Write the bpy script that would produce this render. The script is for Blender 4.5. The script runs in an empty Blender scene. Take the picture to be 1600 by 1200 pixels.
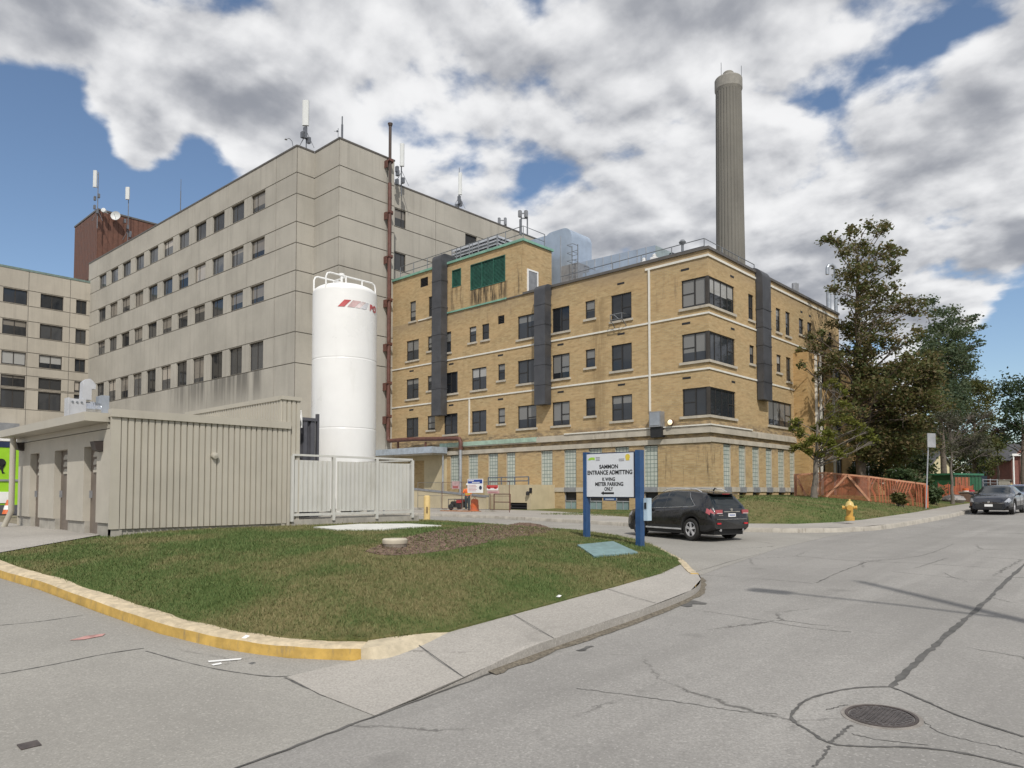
import bpy, bmesh, math, random
from math import sin, cos, tan, atan, radians, pi, sqrt, exp
from mathutils import Vector, Matrix, geometry
random.seed(11)
S = bpy.context.scene
COL = S.collection

# ------------------------------------------------------------------ camera
H = 2.4; FPX = 1130.0; CX = 800.0; CYP = 722.0
PITCH = atan(46/1130); PHI = radians(42.9)
ZV = Vector((0, 0, 1)); FH = Vector((-sin(PHI), cos(PHI), 0)); RV = Vector((cos(PHI), sin(PHI), 0))
FV = FH*cos(PITCH)+ZV*sin(PITCH); UV = ZV*cos(PITCH)-FH*sin(PITCH); CAM = Vector((0, 0, H))
cd = bpy.data.cameras.new('camera'); cam = bpy.data.objects.new('camera', cd); COL.objects.link(cam)
cam.location = CAM; cam.rotation_euler = (pi/2+PITCH, 0, PHI)
cd.sensor_width = 36; cd.lens = FPX/1600*36; cd.shift_y = (CYP-600)/1600
cd.clip_start = .1; cd.clip_end = 6000
S.camera = cam

# surveying helpers: where a sight line meets a wall plane, a distance or the ground
def ray(px, py): return FV*FPX+RV*(px-CX)+UV*(CYP-py)
def onX(px, py, X): d = ray(px, py); return CAM+d*(X/d.x)
def onY(px, py, Y): d = ray(px, py); return CAM+d*(Y/d.y)
def dep(px, py, D): d = ray(px, py); return CAM+d*(D/d.dot(FH))
def onP(px, py, P, n):
    d = ray(px, py); return CAM+d*((Vector(P)-CAM).dot(n)/d.dot(n))

# ------------------------------------------------------------------ world, sun, exposure
SUN = Vector((.77*cos(radians(47)), -.638*cos(radians(47)), sin(radians(47)))).normalized()
S.view_settings.view_transform = 'Standard'; S.view_settings.look = 'None'
S.view_settings.exposure = 0.26; S.view_settings.gamma = 1.0
S.view_settings.use_curve_mapping = False
W = bpy.data.worlds.new('World'); S.world = W; W.use_nodes = True
class NT:
    def __init__(s, tree): s.t = tree; s.n = tree.nodes; s.l = tree.links
    def new(s, typ, **kw):
        nd = s.n.new(typ)
        for k, v in kw.items():
            if k.startswith('i_'):
                key = k[2:]; key = int(key) if key.isdigit() else key.replace('_', ' ')
                nd.inputs[key].default_value = v
            else: setattr(nd, k, v)
        return nd
    def link(s, a, b): s.l.new(a, b)
    def val(s, x, sock):
        if isinstance(x, (int, float)): sock.default_value = x
        elif isinstance(x, (tuple, list, Vector)): sock.default_value = tuple(x)
        else: s.link(x, sock)
    def math(s, op, a, b=0.0, c=None, clamp=False):
        m = s.n.new('ShaderNodeMath'); m.operation = op; m.use_clamp = clamp
        s.val(a, m.inputs[0]); s.val(b, m.inputs[1])
        if c is not None: s.val(c, m.inputs[2])
        return m.outputs[0]
    def vmath(s, op, a, b=(0, 0, 0)):
        m = s.n.new('ShaderNodeVectorMath'); m.operation = op
        s.val(a, m.inputs[0]); s.val(b, m.inputs[1])
        return m.outputs['Value'] if op in ('DOT_PRODUCT', 'LENGTH', 'DISTANCE') else m.outputs[0]
    def mix(s, f, a, b, mode='MIX'):
        m = s.n.new('ShaderNodeMix'); m.data_type = 'RGBA'; m.blend_type = mode
        s.val(f, m.inputs[0])
        for x, k in ((a, 6), (b, 7)):
            if isinstance(x, (tuple, list)): m.inputs[k].default_value = (x[0], x[1], x[2], 1)
            else: s.link(x, m.inputs[k])
        return m.outputs[2]
    def noise(s, vec, scale=1., detail=4., rough=.55, dist=0.):
        m = s.n.new('ShaderNodeTexNoise'); m.inputs['Scale'].default_value = scale
        m.inputs['Detail'].default_value = detail; m.inputs['Roughness'].default_value = rough
        m.inputs['Distortion'].default_value = dist
        if vec is not None: s.link(vec, m.inputs['Vector'])
        return m.outputs[0]
    def ramp(s, x, a, b, lo=0., hi=1., smooth=True):
        m = s.n.new('ShaderNodeMapRange'); m.interpolation_type = 'SMOOTHSTEP' if smooth else 'LINEAR'
        s.val(x, m.inputs[0])
        for k, v in zip((1, 2, 3, 4), (a, b, lo, hi)): m.inputs[k].default_value = v
        return m.outputs[0]
    def xyz(s, v):
        m = s.n.new('ShaderNodeSeparateXYZ'); s.link(v, m.inputs[0]); return m.outputs
    def comb(s, x, y, z):
        m = s.n.new('ShaderNodeCombineXYZ'); s.val(x, m.inputs[0]); s.val(y, m.inputs[1]); s.val(z, m.inputs[2]); return m.outputs[0]

def build_world():
    t = NT(W.node_tree); t.n.clear()
    out = t.new('ShaderNodeOutputWorld')
    sky = t.new('ShaderNodeTexSky'); sky.sky_type = 'NISHITA'; sky.sun_disc = False
    sky.sun_elevation = math.asin(SUN.z); sky.sun_rotation = math.atan2(SUN.x, SUN.y)
    sky.air_density = 1.0; sky.dust_density = .6; sky.ozone_density = 2.2
    b1 = t.new('ShaderNodeBackground'); b1.inputs[1].default_value = .10
    t.link(sky.outputs[0], b1.inputs[0])
    tc = t.new('ShaderNodeTexCoord'); d = tc.outputs['Generated']
    x, y, z = t.xyz(d)
    zz = t.math('MAXIMUM', z, 0.0)
    zd = t.math('ADD', zz, .30)
    p = t.comb(t.math('DIVIDE', x, zd), t.math('DIVIDE', y, zd), 0.)
    n1 = t.noise(p, 4.2, 12, .50, .10)
    n0 = t.noise(p, 1.5, 3, .5)
    n2 = t.noise(t.vmath('ADD', p, (SUN.x*.06, SUN.y*.06, 3.3e-3)), 4.2, 8, .48, .10)
    dens = t.math('ADD', t.math('MULTIPLY', t.math('SUBTRACT', n1, .5), 1.15), t.math('MULTIPLY', t.math('SUBTRACT', n0, .5), .75))
    # openings in the cloud cover and heavier banks, by direction in the sky
    bias = .640
    def bump(px, py, rdeg, amt):
        nonlocal bias
        v = ray(px, py).normalized()
        dt = t.vmath('DOT_PRODUCT', d, tuple(v))
        bias = t.math('ADD', bias, t.ramp(dt, cos(radians(rdeg)), cos(radians(rdeg*.1)), 0., amt))
    for a in ((-20, 400, 17, -.29), (110, 320, 10, -.24), (280, 320, 6, -.16), (20, 180, 4, -.12), (150, 165, 4, -.14), (60, 260, 6, -.1), (175, 225, 4.5, .26), (235, 240, 3, .15),
              (1625, 570, 8, -.28), (1700, 640, 10, -.3), (1430, 100, 4, -.075), (1300, 130, 3, -.05), (1370, 60, 6, .05),
              (690, 280, 4, -.12), (640, 240, 4, -.08), (800, 10, 3, -.10), (610, 15, 3, -.05), (380, 50, 4, -.08), (1130, 90, 4, -.05),
              (60, 40, 8, .08), (430, 180, 9, .08), (1050, 230, 16, .08), (1480, 360, 12, .10), (900, 140, 10, .05)):
        bump(*a)
    dens = t.math('ADD', dens, bias)
    cov = t.ramp(dens, .475, .60, 0., 1.)
    # light and dark of the cloud: thick parts grey below, edges and sunward sides bright
    rel = t.math('SUBTRACT', n1, n2)
    thick = t.ramp(dens, .55, .92, 0., 1.)
    n3 = t.noise(p, 2.6, 9, .55, .1)
    shade = t.math('ADD', t.math('MULTIPLY', rel, 3.4), t.math('ADD', t.math('MULTIPLY', thick, -.40), t.math('MULTIPLY', t.math('SUBTRACT', n3, .5), 1.15)))
    shade = t.ramp(t.math('ADD', shade, .66), .0, 1.0, 0., 1.)
    col = t.mix(shade, (.32, .335, .375), (.97, .97, .975))
    b2 = t.new('ShaderNodeBackground'); b2.inputs[1].default_value = .80
    t.link(col, b2.inputs[0])
    mx = t.new('ShaderNodeMixShader')
    t.link(t.math('MULTIPLY', cov, .97), mx.inputs[0]); t.link(b1.outputs[0], mx.inputs[1]); t.link(b2.outputs[0], mx.inputs[2])
    t.link(mx.outputs[0], out.inputs[0])
build_world()
sd = bpy.data.lights.new('sun', 'SUN'); sd.energy = 2.7; sd.angle = radians(.8); sd.color = (1, .955, .88)
so = bpy.data.objects.new('sun', sd); COL.objects.link(so); so.location = (30, -30, 60)
so.rotation_euler = (-SUN).to_track_quat('-Z', 'Y').to_euler()

# ------------------------------------------------------------------ materials
def newmat(name):
    m = bpy.data.materials.new(name); m.use_nodes = True
    t = NT(m.node_tree); t.n.clear()
    o = t.new('ShaderNodeOutputMaterial'); b = t.new('ShaderNodeBsdfPrincipled')
    t.link(b.outputs[0], o.inputs[0])
    return m, t, b, o
def gpos(t): return t.new('ShaderNodeNewGeometry').outputs['Position']
def opos(t): return t.new('ShaderNodeTexCoord').outputs['Object']
def bump(t, b, h, strength=.3, dist=.02):
    m = t.new('ShaderNodeBump'); m.inputs['Strength'].default_value = strength; m.inputs['Distance'].default_value = dist
    t.link(h, m.inputs['Height']); t.link(m.outputs[0], b.inputs['Normal'])
def mat(name, col, rough=.7, metal=0., var=.18, scale=2.5, bmp=0., bscale=60., spec=.5, grime=0., gcol=(.1, .08, .06)):
    m, t, b, o = newmat(name)
    P = opos(t)
    n = t.noise(P, scale, 6, .6)
    lo = tuple(c*(1-var) for c in col); hi = tuple(min(1, c*(1+var)) for c in col)
    c = t.mix(t.ramp(n, .25, .75), lo, hi)
    if grime:
        g = t.noise(t.vmath('MULTIPLY', P, (1, 1, .25)), scale*2.3, 7, .65)
        c = t.mix(t.ramp(g, .52, .78, 0, grime), c, gcol)
    t.link(c, b.inputs['Base Color'])
    rr = t.ramp(n, .2, .8, max(.02, rough-.08), min(1, rough+.08)); t.link(rr, b.inputs['Roughness'])
    b.inputs['Metallic'].default_value = metal; b.inputs['Specular IOR Level'].default_value = spec
    if bmp: bump(t, b, t.noise(P, bscale, 4, .6), bmp, .01)
    return m
def glassmat(name, col, rough=.06, var=.5, blind=None, blindp=.45):
    """dark glazing; some panes show a roller blind over their upper part"""
    m, t, b, o = newmat(name)
    oi = t.new('ShaderNodeObjectInfo'); rnd = oi.outputs['Random']
    c = t.mix(rnd, tuple(x*(1-var) for x in col), tuple(x*(1+var) for x in col))
    if blind:
        g = t.new('ShaderNodeTexCoord').outputs['Generated']
        gz = t.xyz(g)[2]
        r2 = t.math('FRACT', t.math('MULTIPLY', rnd, 7.31))
        lvl = t.math('FRACT', t.math('MULTIPLY', rnd, 23.7))
        on = t.math('MULTIPLY', t.math('LESS_THAN', r2, blindp), t.math('GREATER_THAN', gz, t.math('MULTIPLY', lvl, .8)))
        r3 = t.math('FRACT', t.math('MULTIPLY', rnd, 51.3))
        bc = t.mix(t.math('LESS_THAN', r3, .3), blind, tuple(min(1, k*1.9) for k in blind))
        c = t.mix(on, c, bc)
    t.link(c, b.inputs['Base Color']); b.inputs['Roughness'].default_value = rough
    b.inputs['Specular IOR Level'].default_value = .6
    bump(t, b, t.noise(gpos(t), .7, 2, .5), .06, .1)
    return m

def brickmat(name, hue=(1, 1, 1), stain=True):
    m, t, b, o = newmat(name)
    P = gpos(t); x, y, z = t.xyz(P)
    u = t.math('ADD', x, y)
    v = t.comb(u, z, 0.)
    br = t.new('ShaderNodeTexBrick'); t.link(v, br.inputs['Vector'])
    br.inputs['Scale'].default_value = 1.; br.inputs['Brick Width'].default_value = .30; br.inputs['Row Height'].default_value = .10
    br.inputs['Mortar Size'].default_value = .012; br.inputs['Mortar Smooth'].default_value = .3
    h = lambda c: (c[0]*hue[0], c[1]*hue[1], c[2]*hue[2], 1)
    br.inputs['Color1'].default_value = h((.495, .375, .20)); br.inputs['Color2'].default_value = h((.385, .27, .13)); br.inputs['Mortar'].default_value = h((.37, .31, .22))
    c = br.outputs[0]
    # patches of replaced brick and general weathering
    n = t.noise(t.comb(t.math('MULTIPLY', u, .5), t.math('MULTIPLY', z, 1.1), 0.), .8, 6, .62)
    c = t.mix(t.ramp(n, .35, .68), c, h((.56, .40, .20)), 'MIX') if False else t.mix(t.ramp(n, .30, .72, 0., .55), c, h((.53, .37, .20)))
    n4 = t.noise(t.comb(t.math('MULTIPLY', u, 1.6), t.math('MULTIPLY', z, 5.), 0.), 1., 5, .65)
    c = t.mix(t.ramp(n4, .46, .70, 0., .5), c, h((.27, .185, .095)))
    if stain:
        s = t.noise(t.comb(t.math('MULTIPLY', u, 2.6), t.math('MULTIPLY', z, .28), 0.), 1.3, 7, .7)
        def box(u0, u1, z0, z1, fu=.3, fz=.5):
            a = t.math('MULTIPLY', t.ramp(u, u0-fu, u0+fu), t.ramp(u, u1-fu, u1+fu, 1, 0))
            return t.math('MULTIPLY', a, t.math('MULTIPLY', t.ramp(z, z0-fz, z0+fz), t.ramp(z, z1-.05, z1+.05, 1, 0)))
        k = STAIN_U
        for (u0, u1, z0, z1, lo, st, gc) in k:
            c = t.mix(t.math('MULTIPLY', box(u0, u1, z0, z1), t.ramp(s, lo, lo+.2, 0., st)), c, gc)
        gen = t.ramp(s, .56, .78, 0., .34)
        c = t.mix(gen, c, (.17, .13, .08))
        # soot under the roof edge and at the cornice
        top = t.math('MULTIPLY', t.ramp(z, 15.6, 16.9), t.ramp(z, 17.0, 17.05, 1, 0))
        c = t.mix(t.math('MULTIPLY', top, t.ramp(n, .3, .62, 0, .6)), c, (.26, .21, .15))
        lowb = t.math('MULTIPLY', t.ramp(z, 4.6, 5.6), t.ramp(z, 6.5, 6.9, 1, 0))
        c = t.mix(t.math('MULTIPLY', lowb, t.ramp(n4, .35, .6, 0, .7)), c, (.15, .12, .09))
    t.link(c, b.inputs['Base Color']); b.inputs['Roughness'].default_value = .9; b.inputs['Specular IOR Level'].default_value = .2
    bump(t, b, br.outputs['Fac'], -.35, .01)
    return m

def panelmat(name, col, streak=.4, joint=None):
    """precast concrete with rain streaks below the sills"""
    m, t, b, o = newmat(name)
    P = gpos(t); x, y, z = t.xyz(P)
    u = t.math('ADD', x, t.math('MULTIPLY', y, 1.0))
    n = t.noise(P, .22, 5, .6)
    c = t.mix(t.ramp(n, .3, .7), tuple(k*.88 for k in col), tuple(k*1.08 for k in col))
    s = t.noise(t.comb(t.math('MULTIPLY', u, 1.8), t.math('MULTIPLY', z, .10), 0.), 1., 6, .68)
    c = t.mix(t.ramp(s, .47, .72, 0., streak), c, tuple(k*.52 for k in col))
    s2 = t.noise(t.comb(t.math('MULTIPLY', u, 3.2), t.math('MULTIPLY', z, .07), 7.), 1., 4, .6)
    c = t.mix(t.ramp(s2, .55, .75, 0., .35), c, tuple(min(1, k*1.2) for k in col))
    # heavy run-off under the tall lower windows
    a = t.math('MULTIPLY', t.ramp(z, 9.5, 13.2), t.ramp(z, 13.35, 13.42, 1, 0))
    a = t.math('MULTIPLY', a, t.math('MULTIPLY', t.ramp(x, -86, -72), t.ramp(x, -60.5, -60, 1, 0)))
    s3 = t.noise(t.comb(t.math('MULTIPLY', x, .9), t.math('MULTIPLY', z, .05), 3.), 1., 5, .6)
    c = t.mix(t.math('MULTIPLY', a, t.ramp(s3, .38, .62, 0., .85)), c, (.12, .115, .105))
    f = t.noise(P, 14, 4, .6)
    c = t.mix(t.ramp(f, .3, .7, 0, .18), c, tuple(k*.7 for k in col))
    t.link(c, b.inputs['Base Color']); b.inputs['Roughness'].default_value = .88; b.inputs['Specular IOR Level'].default_value = .2
    bump(t, b, f, .15, .01)
    return m

def leafmat(name, cols, trans=.25):
    m, t, b, o = newmat(name)
    g = t.new('ShaderNodeNewGeometry')
    r = g.outputs['Random Per Island']
    n = t.noise(g.outputs['Position'], .55, 3, .6)
    f = t.math('ADD', t.math('MULTIPLY', r, .5), t.math('MULTIPLY', t.ramp(n, .3, .7), .5))
    cr = t.new('ShaderNodeValToRGB'); e = cr.color_ramp.elements
    e[0].position = 0; e[0].color = (*cols[0], 1); e[1].position = 1; e[1].color = (*cols[-1], 1)
    for i, c in enumerate(cols[1:-1]):
        q = e.new((i+1)/(len(cols)-1)); q.color = (*c, 1)
    t.link(f, cr.inputs[0])
    t.link(cr.outputs[0], b.inputs['Base Color']); b.inputs['Roughness'].default_value = .6
    b.inputs['Specular IOR Level'].default_value = .25
    tr = t.new('ShaderNodeBsdfTranslucent'); t.link(t.mix(.5, cr.outputs[0], (.10, .13, .02)), tr.inputs[0])
    mx = t.new('ShaderNodeMixShader'); mx.inputs[0].default_value = trans
    t.link(b.outputs[0], mx.inputs[1]); t.link(tr.outputs[0], mx.inputs[2]); t.link(mx.outputs[0], o.inputs[0])
    return m

def roadmat(name, col, kind):
    m, t, b, o = newmat(name)
    P = gpos(t); x, y, z = t.xyz(P)
    n = t.noise(P, .35, 6, .62); f = t.noise(P, 38, 3, .7); f2 = t.noise(P, 9, 4, .7)
    c = t.mix(t.ramp(n, .28, .72), tuple(k*.80 for k in col), tuple(k*1.14 for k in col))
    c = t.mix(t.ramp(f, .32, .68, 0, .55), c, tuple(k*.62 for k in col))
    c = t.mix(t.ramp(f2, .52, .75, 0, .30), c, tuple(min(1, k*1.3) for k in col))
    if kind == 'road':
        wl = t.noise(t.comb(t.math('MULTIPLY', x, 1.1), t.math('MULTIPLY', y, .09), 4.), 1., 5, .6)
        c = t.mix(t.ramp(wl, .54, .74, 0, .30), c, tuple(min(1, k*1.4) for k in col))
        # tyre-worn lanes along the street, and thin oil drips
        w = t.noise(t.comb(t.math('MULTIPLY', x, 1.3), t.math('MULTIPLY', y, .06), 0.), 1., 4, .55)
        c = t.mix(t.ramp(w, .48, .68, 0, .34), c, tuple(k*.66 for k in col))
        v = t.new('ShaderNodeTexVoronoi'); v.feature = 'DISTANCE_TO_EDGE'; v.inputs['Scale'].default_value = .33
        t.link(t.vmath('ADD', P, t.comb(t.math('MULTIPLY', f2, .35), t.math('MULTIPLY', n, 1.2), 0.)), v.inputs['Vector'])
        crk = t.math('MULTIPLY', t.ramp(v.outputs[0], .0, .013, 1, 0), t.ramp(n, .50, .60))
        c = t.mix(t.math('MULTIPLY', crk, .75), c, (.05, .048, .045))
    else:
        v = t.new('ShaderNodeTexVoronoi'); v.feature = 'DISTANCE_TO_EDGE'; v.inputs['Scale'].default_value = .25
        t.link(t.vmath('ADD', P, t.comb(t.math('MULTIPLY', f2, .5), n, 0.)), v.inputs['Vector'])
        crk = t.math('MULTIPLY', t.ramp(v.outputs[0], .0, .010, 1, 0), t.ramp(n, .53, .62))
        c = t.mix(t.math('MULTIPLY', crk, .7), c, (.06, .055, .05))
        st = t.noise(P, 1.4, 7, .7)
        c = t.mix(t.ramp(st, .55, .75, 0, .35), c, tuple(k*.62 for k in col))
    ag = t.new('ShaderNodeTexVoronoi'); ag.inputs['Scale'].default_value = 55; t.link(P, ag.inputs['Vector'])
    agr = t.xyz(ag.outputs['Color'])[0]
    c = t.mix(t.ramp(agr, .2, .9, 0, .38), c, tuple(k*.55 for k in col)); c = t.mix(t.ramp(agr, .85, 1., 0, .4), c, tuple(min(1, k*1.5) for k in col))
    lg = t.noise(P, .16, 3, .5, .6); c = t.mix(t.ramp(lg, .50, .56, 0, .22), c, tuple(k*.72 for k in col))
    oil = t.noise(P, .9, 3, .4); c = t.mix(t.ramp(oil, .68, .76, 0, .4), c, tuple(k*.5 for k in col))
    pb = t.noise(P, 70, 2, .5)
    c = t.mix(t.ramp(pb, .60, .70, 0, .35), c, tuple(k*.45 for k in col))
    t.link(c, b.inputs['Base Color']); b.inputs['Roughness'].default_value = .92; b.inputs['Specular IOR Level'].default_value = .2
    bump(t, b, f, .35, .008)
    return m
def grassmat(name):
    m, t, b, o = newmat(name)
    P = gpos(t)
    n = t.noise(P, .45, 6, .62); f = t.noise(P, 5, 6, .7); f2 = t.noise(P, 30, 3, .7)
    c = t.mix(t.ramp(n, .35, .62), (.090, .128, .040), (.195, .17, .08))
    c = t.mix(t.ramp(f, .40, .70, 0, .65), c, (.042, .078, .017))
    c = t.mix(t.ramp(f2, .45, .75, 0, .5), c, (.16, .13, .062))
    t.link(c, b.inputs['Base Color']); b.inputs['Roughness'].default_value = .95; b.inputs['Specular IOR Level'].default_value = .1
    bump(t, b, f2, .8, .04)
    return m
def netmat(name, col, cell=.12, hole=.55):
    m, t, b, o = newmat(name)
    P = gpos(t); x, y, z = t.xyz(P)
    n = t.noise(P, 1.6, 4, .6)
    t.link(t.mix(t.ramp(n, .3, .7), tuple(k*.6 for k in col), col), b.inputs['Base Color']); b.inputs['Roughness'].default_value = .6
    u = t.math('MULTIPLY', t.math('SUBTRACT', x, t.math('MULTIPLY', y, .6)), 1/cell)
    fu = t.math('GREATER_THAN', t.math('FRACT', u), 1-hole); fz = t.math('GREATER_THAN', t.math('FRACT', t.math('MULTIPLY', z, 1/cell)), 1-hole)
    tr = t.new('ShaderNodeBsdfTransparent'); mx = t.new('ShaderNodeMixShader')
    t.link(t.math('MULTIPLY', fu, fz), mx.inputs[0]); t.link(b.outputs[0], mx.inputs[1]); t.link(tr.outputs[0], mx.inputs[2]); t.link(mx.outputs[0], o.inputs[0])
    return m
def blockmat(name, su=.145, sz=.165):
    """glass block: pale green cells with dark joints"""
    m, t, b, o = newmat(name)
    P = gpos(t); x, y, z = t.xyz(P); u = t.math('ADD', x, y)
    br = t.new('ShaderNodeTexBrick'); t.link(t.comb(u, z, 0.), br.inputs['Vector']); br.offset = 0.
    br.inputs['Scale'].default_value = 1.; br.inputs['Brick Width'].default_value = .26; br.inputs['Row Height'].default_value = .26
    br.inputs['Mortar Size'].default_value = .028; br.inputs['Mortar Smooth'].default_value = .5
    br.inputs['Color1'].default_value = (.50, .53, .47, 1); br.inputs['Color2'].default_value = (.41, .45, .41, 1); br.inputs['Mortar'].default_value = (.17, .21, .19, 1)
    t.link(br.outputs[0], b.inputs['Base Color']); b.inputs['Roughness'].default_value = .18
    bump(t, b, t.noise(P, 9, 2, .5), .25, .02)
    return m
# ------------------------------------------------------------------ mesh helpers
class MB:
    def __init__(s): s.v = []; s.f = []; s.m = []
    def add(s, vs, fs, m=0):
        k = len(s.v); s.v += [tuple(v) for v in vs]; s.f += [[i+k for i in f] for f in fs]; s.m += [m]*len(fs); return s
    def box(s, x0, x1, y0, y1, z0, z1, m=0):
        return s.add([(x0, y0, z0), (x1, y0, z0), (x1, y1, z0), (x0, y1, z0), (x0, y0, z1), (x1, y0, z1), (x1, y1, z1), (x0, y1, z1)],
                     [(3, 2, 1, 0), (4, 5, 6, 7), (0, 1, 5, 4), (1, 2, 6, 5), (2, 3, 7, 6), (3, 0, 4, 7)], m)
    def obox(s, O, u, n, u0, u1, d0, d1, z0, z1, m=0):
        """box in a wall frame: u along the wall, n outward, z up"""
        P = lambda a, d, z: (O[0]+u[0]*a+n[0]*d, O[1]+u[1]*a+n[1]*d, z)
        return s.add([P(u0, d0, z0), P(u1, d0, z0), P(u1, d1, z0), P(u0, d1, z0), P(u0, d0, z1), P(u1, d0, z1), P(u1, d1, z1), P(u0, d1, z1)],
                     [(3, 2, 1, 0), (4, 5, 6, 7), (0, 1, 5, 4), (1, 2, 6, 5), (2, 3, 7, 6), (3, 0, 4, 7)], m)
    def bar(s, a, b, w, h=None, m=0):
        a = Vector(a); b = Vector(b); h = h or w; d = (b-a).normalized()
        r = d.cross(ZV) if abs(d.z) < .95 else d.cross(Vector((1, 0, 0))); r.normalize(); q = r.cross(d)
        vs = []
        for p in (a, b):
            for i, j in ((-1, -1), (1, -1), (1, 1), (-1, 1)): vs.append(p+r*(i*w/2)+q*(j*h/2))
        return s.add(vs, [(3, 2, 1, 0), (4, 5, 6, 7), (0, 1, 5, 4), (1, 2, 6, 5), (2, 3, 7, 6), (3, 0, 4, 7)], m)
    def tube(s, path, r, n=8, m=0, cap=True):
        path = [Vector(p) for p in path]; rs = r if isinstance(r, (list, tuple)) else [r]*len(path)
        d0 = (path[1]-path[0]).normalized(); a = d0.cross(ZV) if abs(d0.z) < .9 else d0.cross(Vector((1, 0, 0))); a.normalize()
        vs = []
        for i, p in enumerate(path):
            d = (path[min(i+1, len(path)-1)]-path[max(i-1, 0)]).normalized()
            a = (a-d*a.dot(d)).normalized(); b = d.cross(a)
            for k in range(n):
                t = 2*pi*k/n; vs.append(p+(a*cos(t)+b*sin(t))*rs[i])
        fs = [(i*n+k, i*n+(k+1) % n, (i+1)*n+(k+1) % n, (i+1)*n+k) for i in range(len(path)-1) for k in range(n)]
        if cap: fs += [tuple(range(n))[::-1], tuple(range((len(path)-1)*n, len(path)*n))]
        return s.add(vs, fs, m)
    def lathe(s, prof, c=(0, 0, 0), n=24, m=0, axis='z', cap=True):
        vs = []
        for r, z in prof:
            for k in range(n):
                t = 2*pi*k/n; p = (r*cos(t), r*sin(t), z)
                if axis == 'x': p = (z, r*cos(t), r*sin(t))
                if axis == 'y': p = (r*cos(t), z, r*sin(t))
                vs.append((p[0]+c[0], p[1]+c[1], p[2]+c[2]))
        L = len(prof)
        fs = [(i*n+k, i*n+(k+1) % n, (i+1)*n+(k+1) % n, (i+1)*n+k) for i in range(L-1) for k in range(n)]
        if cap: fs += [tuple(range(n))[::-1], tuple(range((L-1)*n, L*n))]
        return s.add(vs, fs, m)
    def prism(s, pts, z0, z1, m=0):
        n = len(pts)
        zf0 = z0 if callable(z0) else (lambda x, y: z0); zf1 = z1 if callable(z1) else (lambda x, y: z1)
        return s.add([(x, y, zf0(x, y)) for x, y in pts]+[(x, y, zf1(x, y)) for x, y in pts],
                     [tuple(range(n))[::-1], tuple(range(n, 2*n))]+[(i, (i+1) % n, n+(i+1) % n, n+i) for i in range(n)], m)
    def parts(s, name, mats, parent, smooth=None):
        """every separate piece as an object of its own"""
        p = list(range(len(s.v)))
        def fd(i):
            while p[i] != i: p[i] = p[p[i]]; i = p[i]
            return i
        for f in s.f:
            for i in f[1:]: p[fd(i)] = fd(f[0])
        g = {}
        for k, f in enumerate(s.f): g.setdefault(fd(f[0]), []).append(k)
        for ks in g.values():
            m = MB(); ix = {}
            for k in ks:
                f = []
                for i in s.f[k]:
                    if i not in ix: ix[i] = len(m.v); m.v.append(s.v[i])
                    f.append(ix[i])
                m.f.append(f); m.m.append(s.m[k])
            m.build(name, mats, parent, smooth=smooth)
    def build(s, name, mats, parent=None, off=None, smooth=None):
        """link as one object; off = world point that becomes the mesh origin"""
        me = bpy.data.meshes.new(name)
        o = Vector(off) if off is not None else (world_loc(parent) if parent else Vector((0, 0, 0)))
        vs = [(v[0]-o.x, v[1]-o.y, v[2]-o.z) for v in s.v]
        me.from_pydata(vs, [], s.f)
        if not isinstance(mats, (list, tuple)): mats = [mats]
        for mm in mats: me.materials.append(mm)
        if len(mats) > 1: me.polygons.foreach_set('material_index', s.m)
        bm = bmesh.new(); bm.from_mesh(me); bmesh.ops.recalc_face_normals(bm, faces=bm.faces); bm.to_mesh(me); bm.free()
        if smooth:
            me.polygons.foreach_set('use_smooth', [True]*len(me.polygons))
            me.set_sharp_from_angle(angle=radians(smooth))
        me.update()
        ob = bpy.data.objects.new(name, me); COL.objects.link(ob)
        if parent:
            ob.parent = parent
            if off is not None: ob.location = o-world_loc(parent)
        else: ob.location = o
        return ob
def world_loc(o):
    p = Vector((0, 0, 0))
    while o: p = p+o.location; o = o.parent
    return p
def tag(o, label, cat, group=None):
    o['label'] = label; o['category'] = cat
    if group: o['group'] = group
    return o
def thing(name, label, cat, loc=(0, 0, 0), rot=0., group=None):
    o = bpy.data.objects.new(name, None); COL.objects.link(o); o.location = loc; o.rotation_euler = (0, 0, rot); o.empty_display_size = .3
    return tag(o, label, cat, group)
class LOCAL:                                   # parent whose parts are modelled in its own axes
    pass
def part(mb, name, mats, root, smooth=None, local=False):
    return mb.build(name, mats, root, off=None, smooth=smooth) if not local else lpart(mb, name, mats, root, smooth)
def lpart(mb, name, mats, root, smooth=None):
    ob = mb.build(name, mats, None, off=(0, 0, 0), smooth=smooth); ob.parent = root; return ob
def copy_tree(o, parent=None):
    c = o.copy(); COL.objects.link(c)
    if parent: c.parent = parent
    for ch in list(o.children): copy_tree(ch, c)
    return c
def structure(mb, name, mats, smooth=None):
    o = mb.build(name, mats, None, smooth=smooth); o['kind'] = 'structure'; return o

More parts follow.
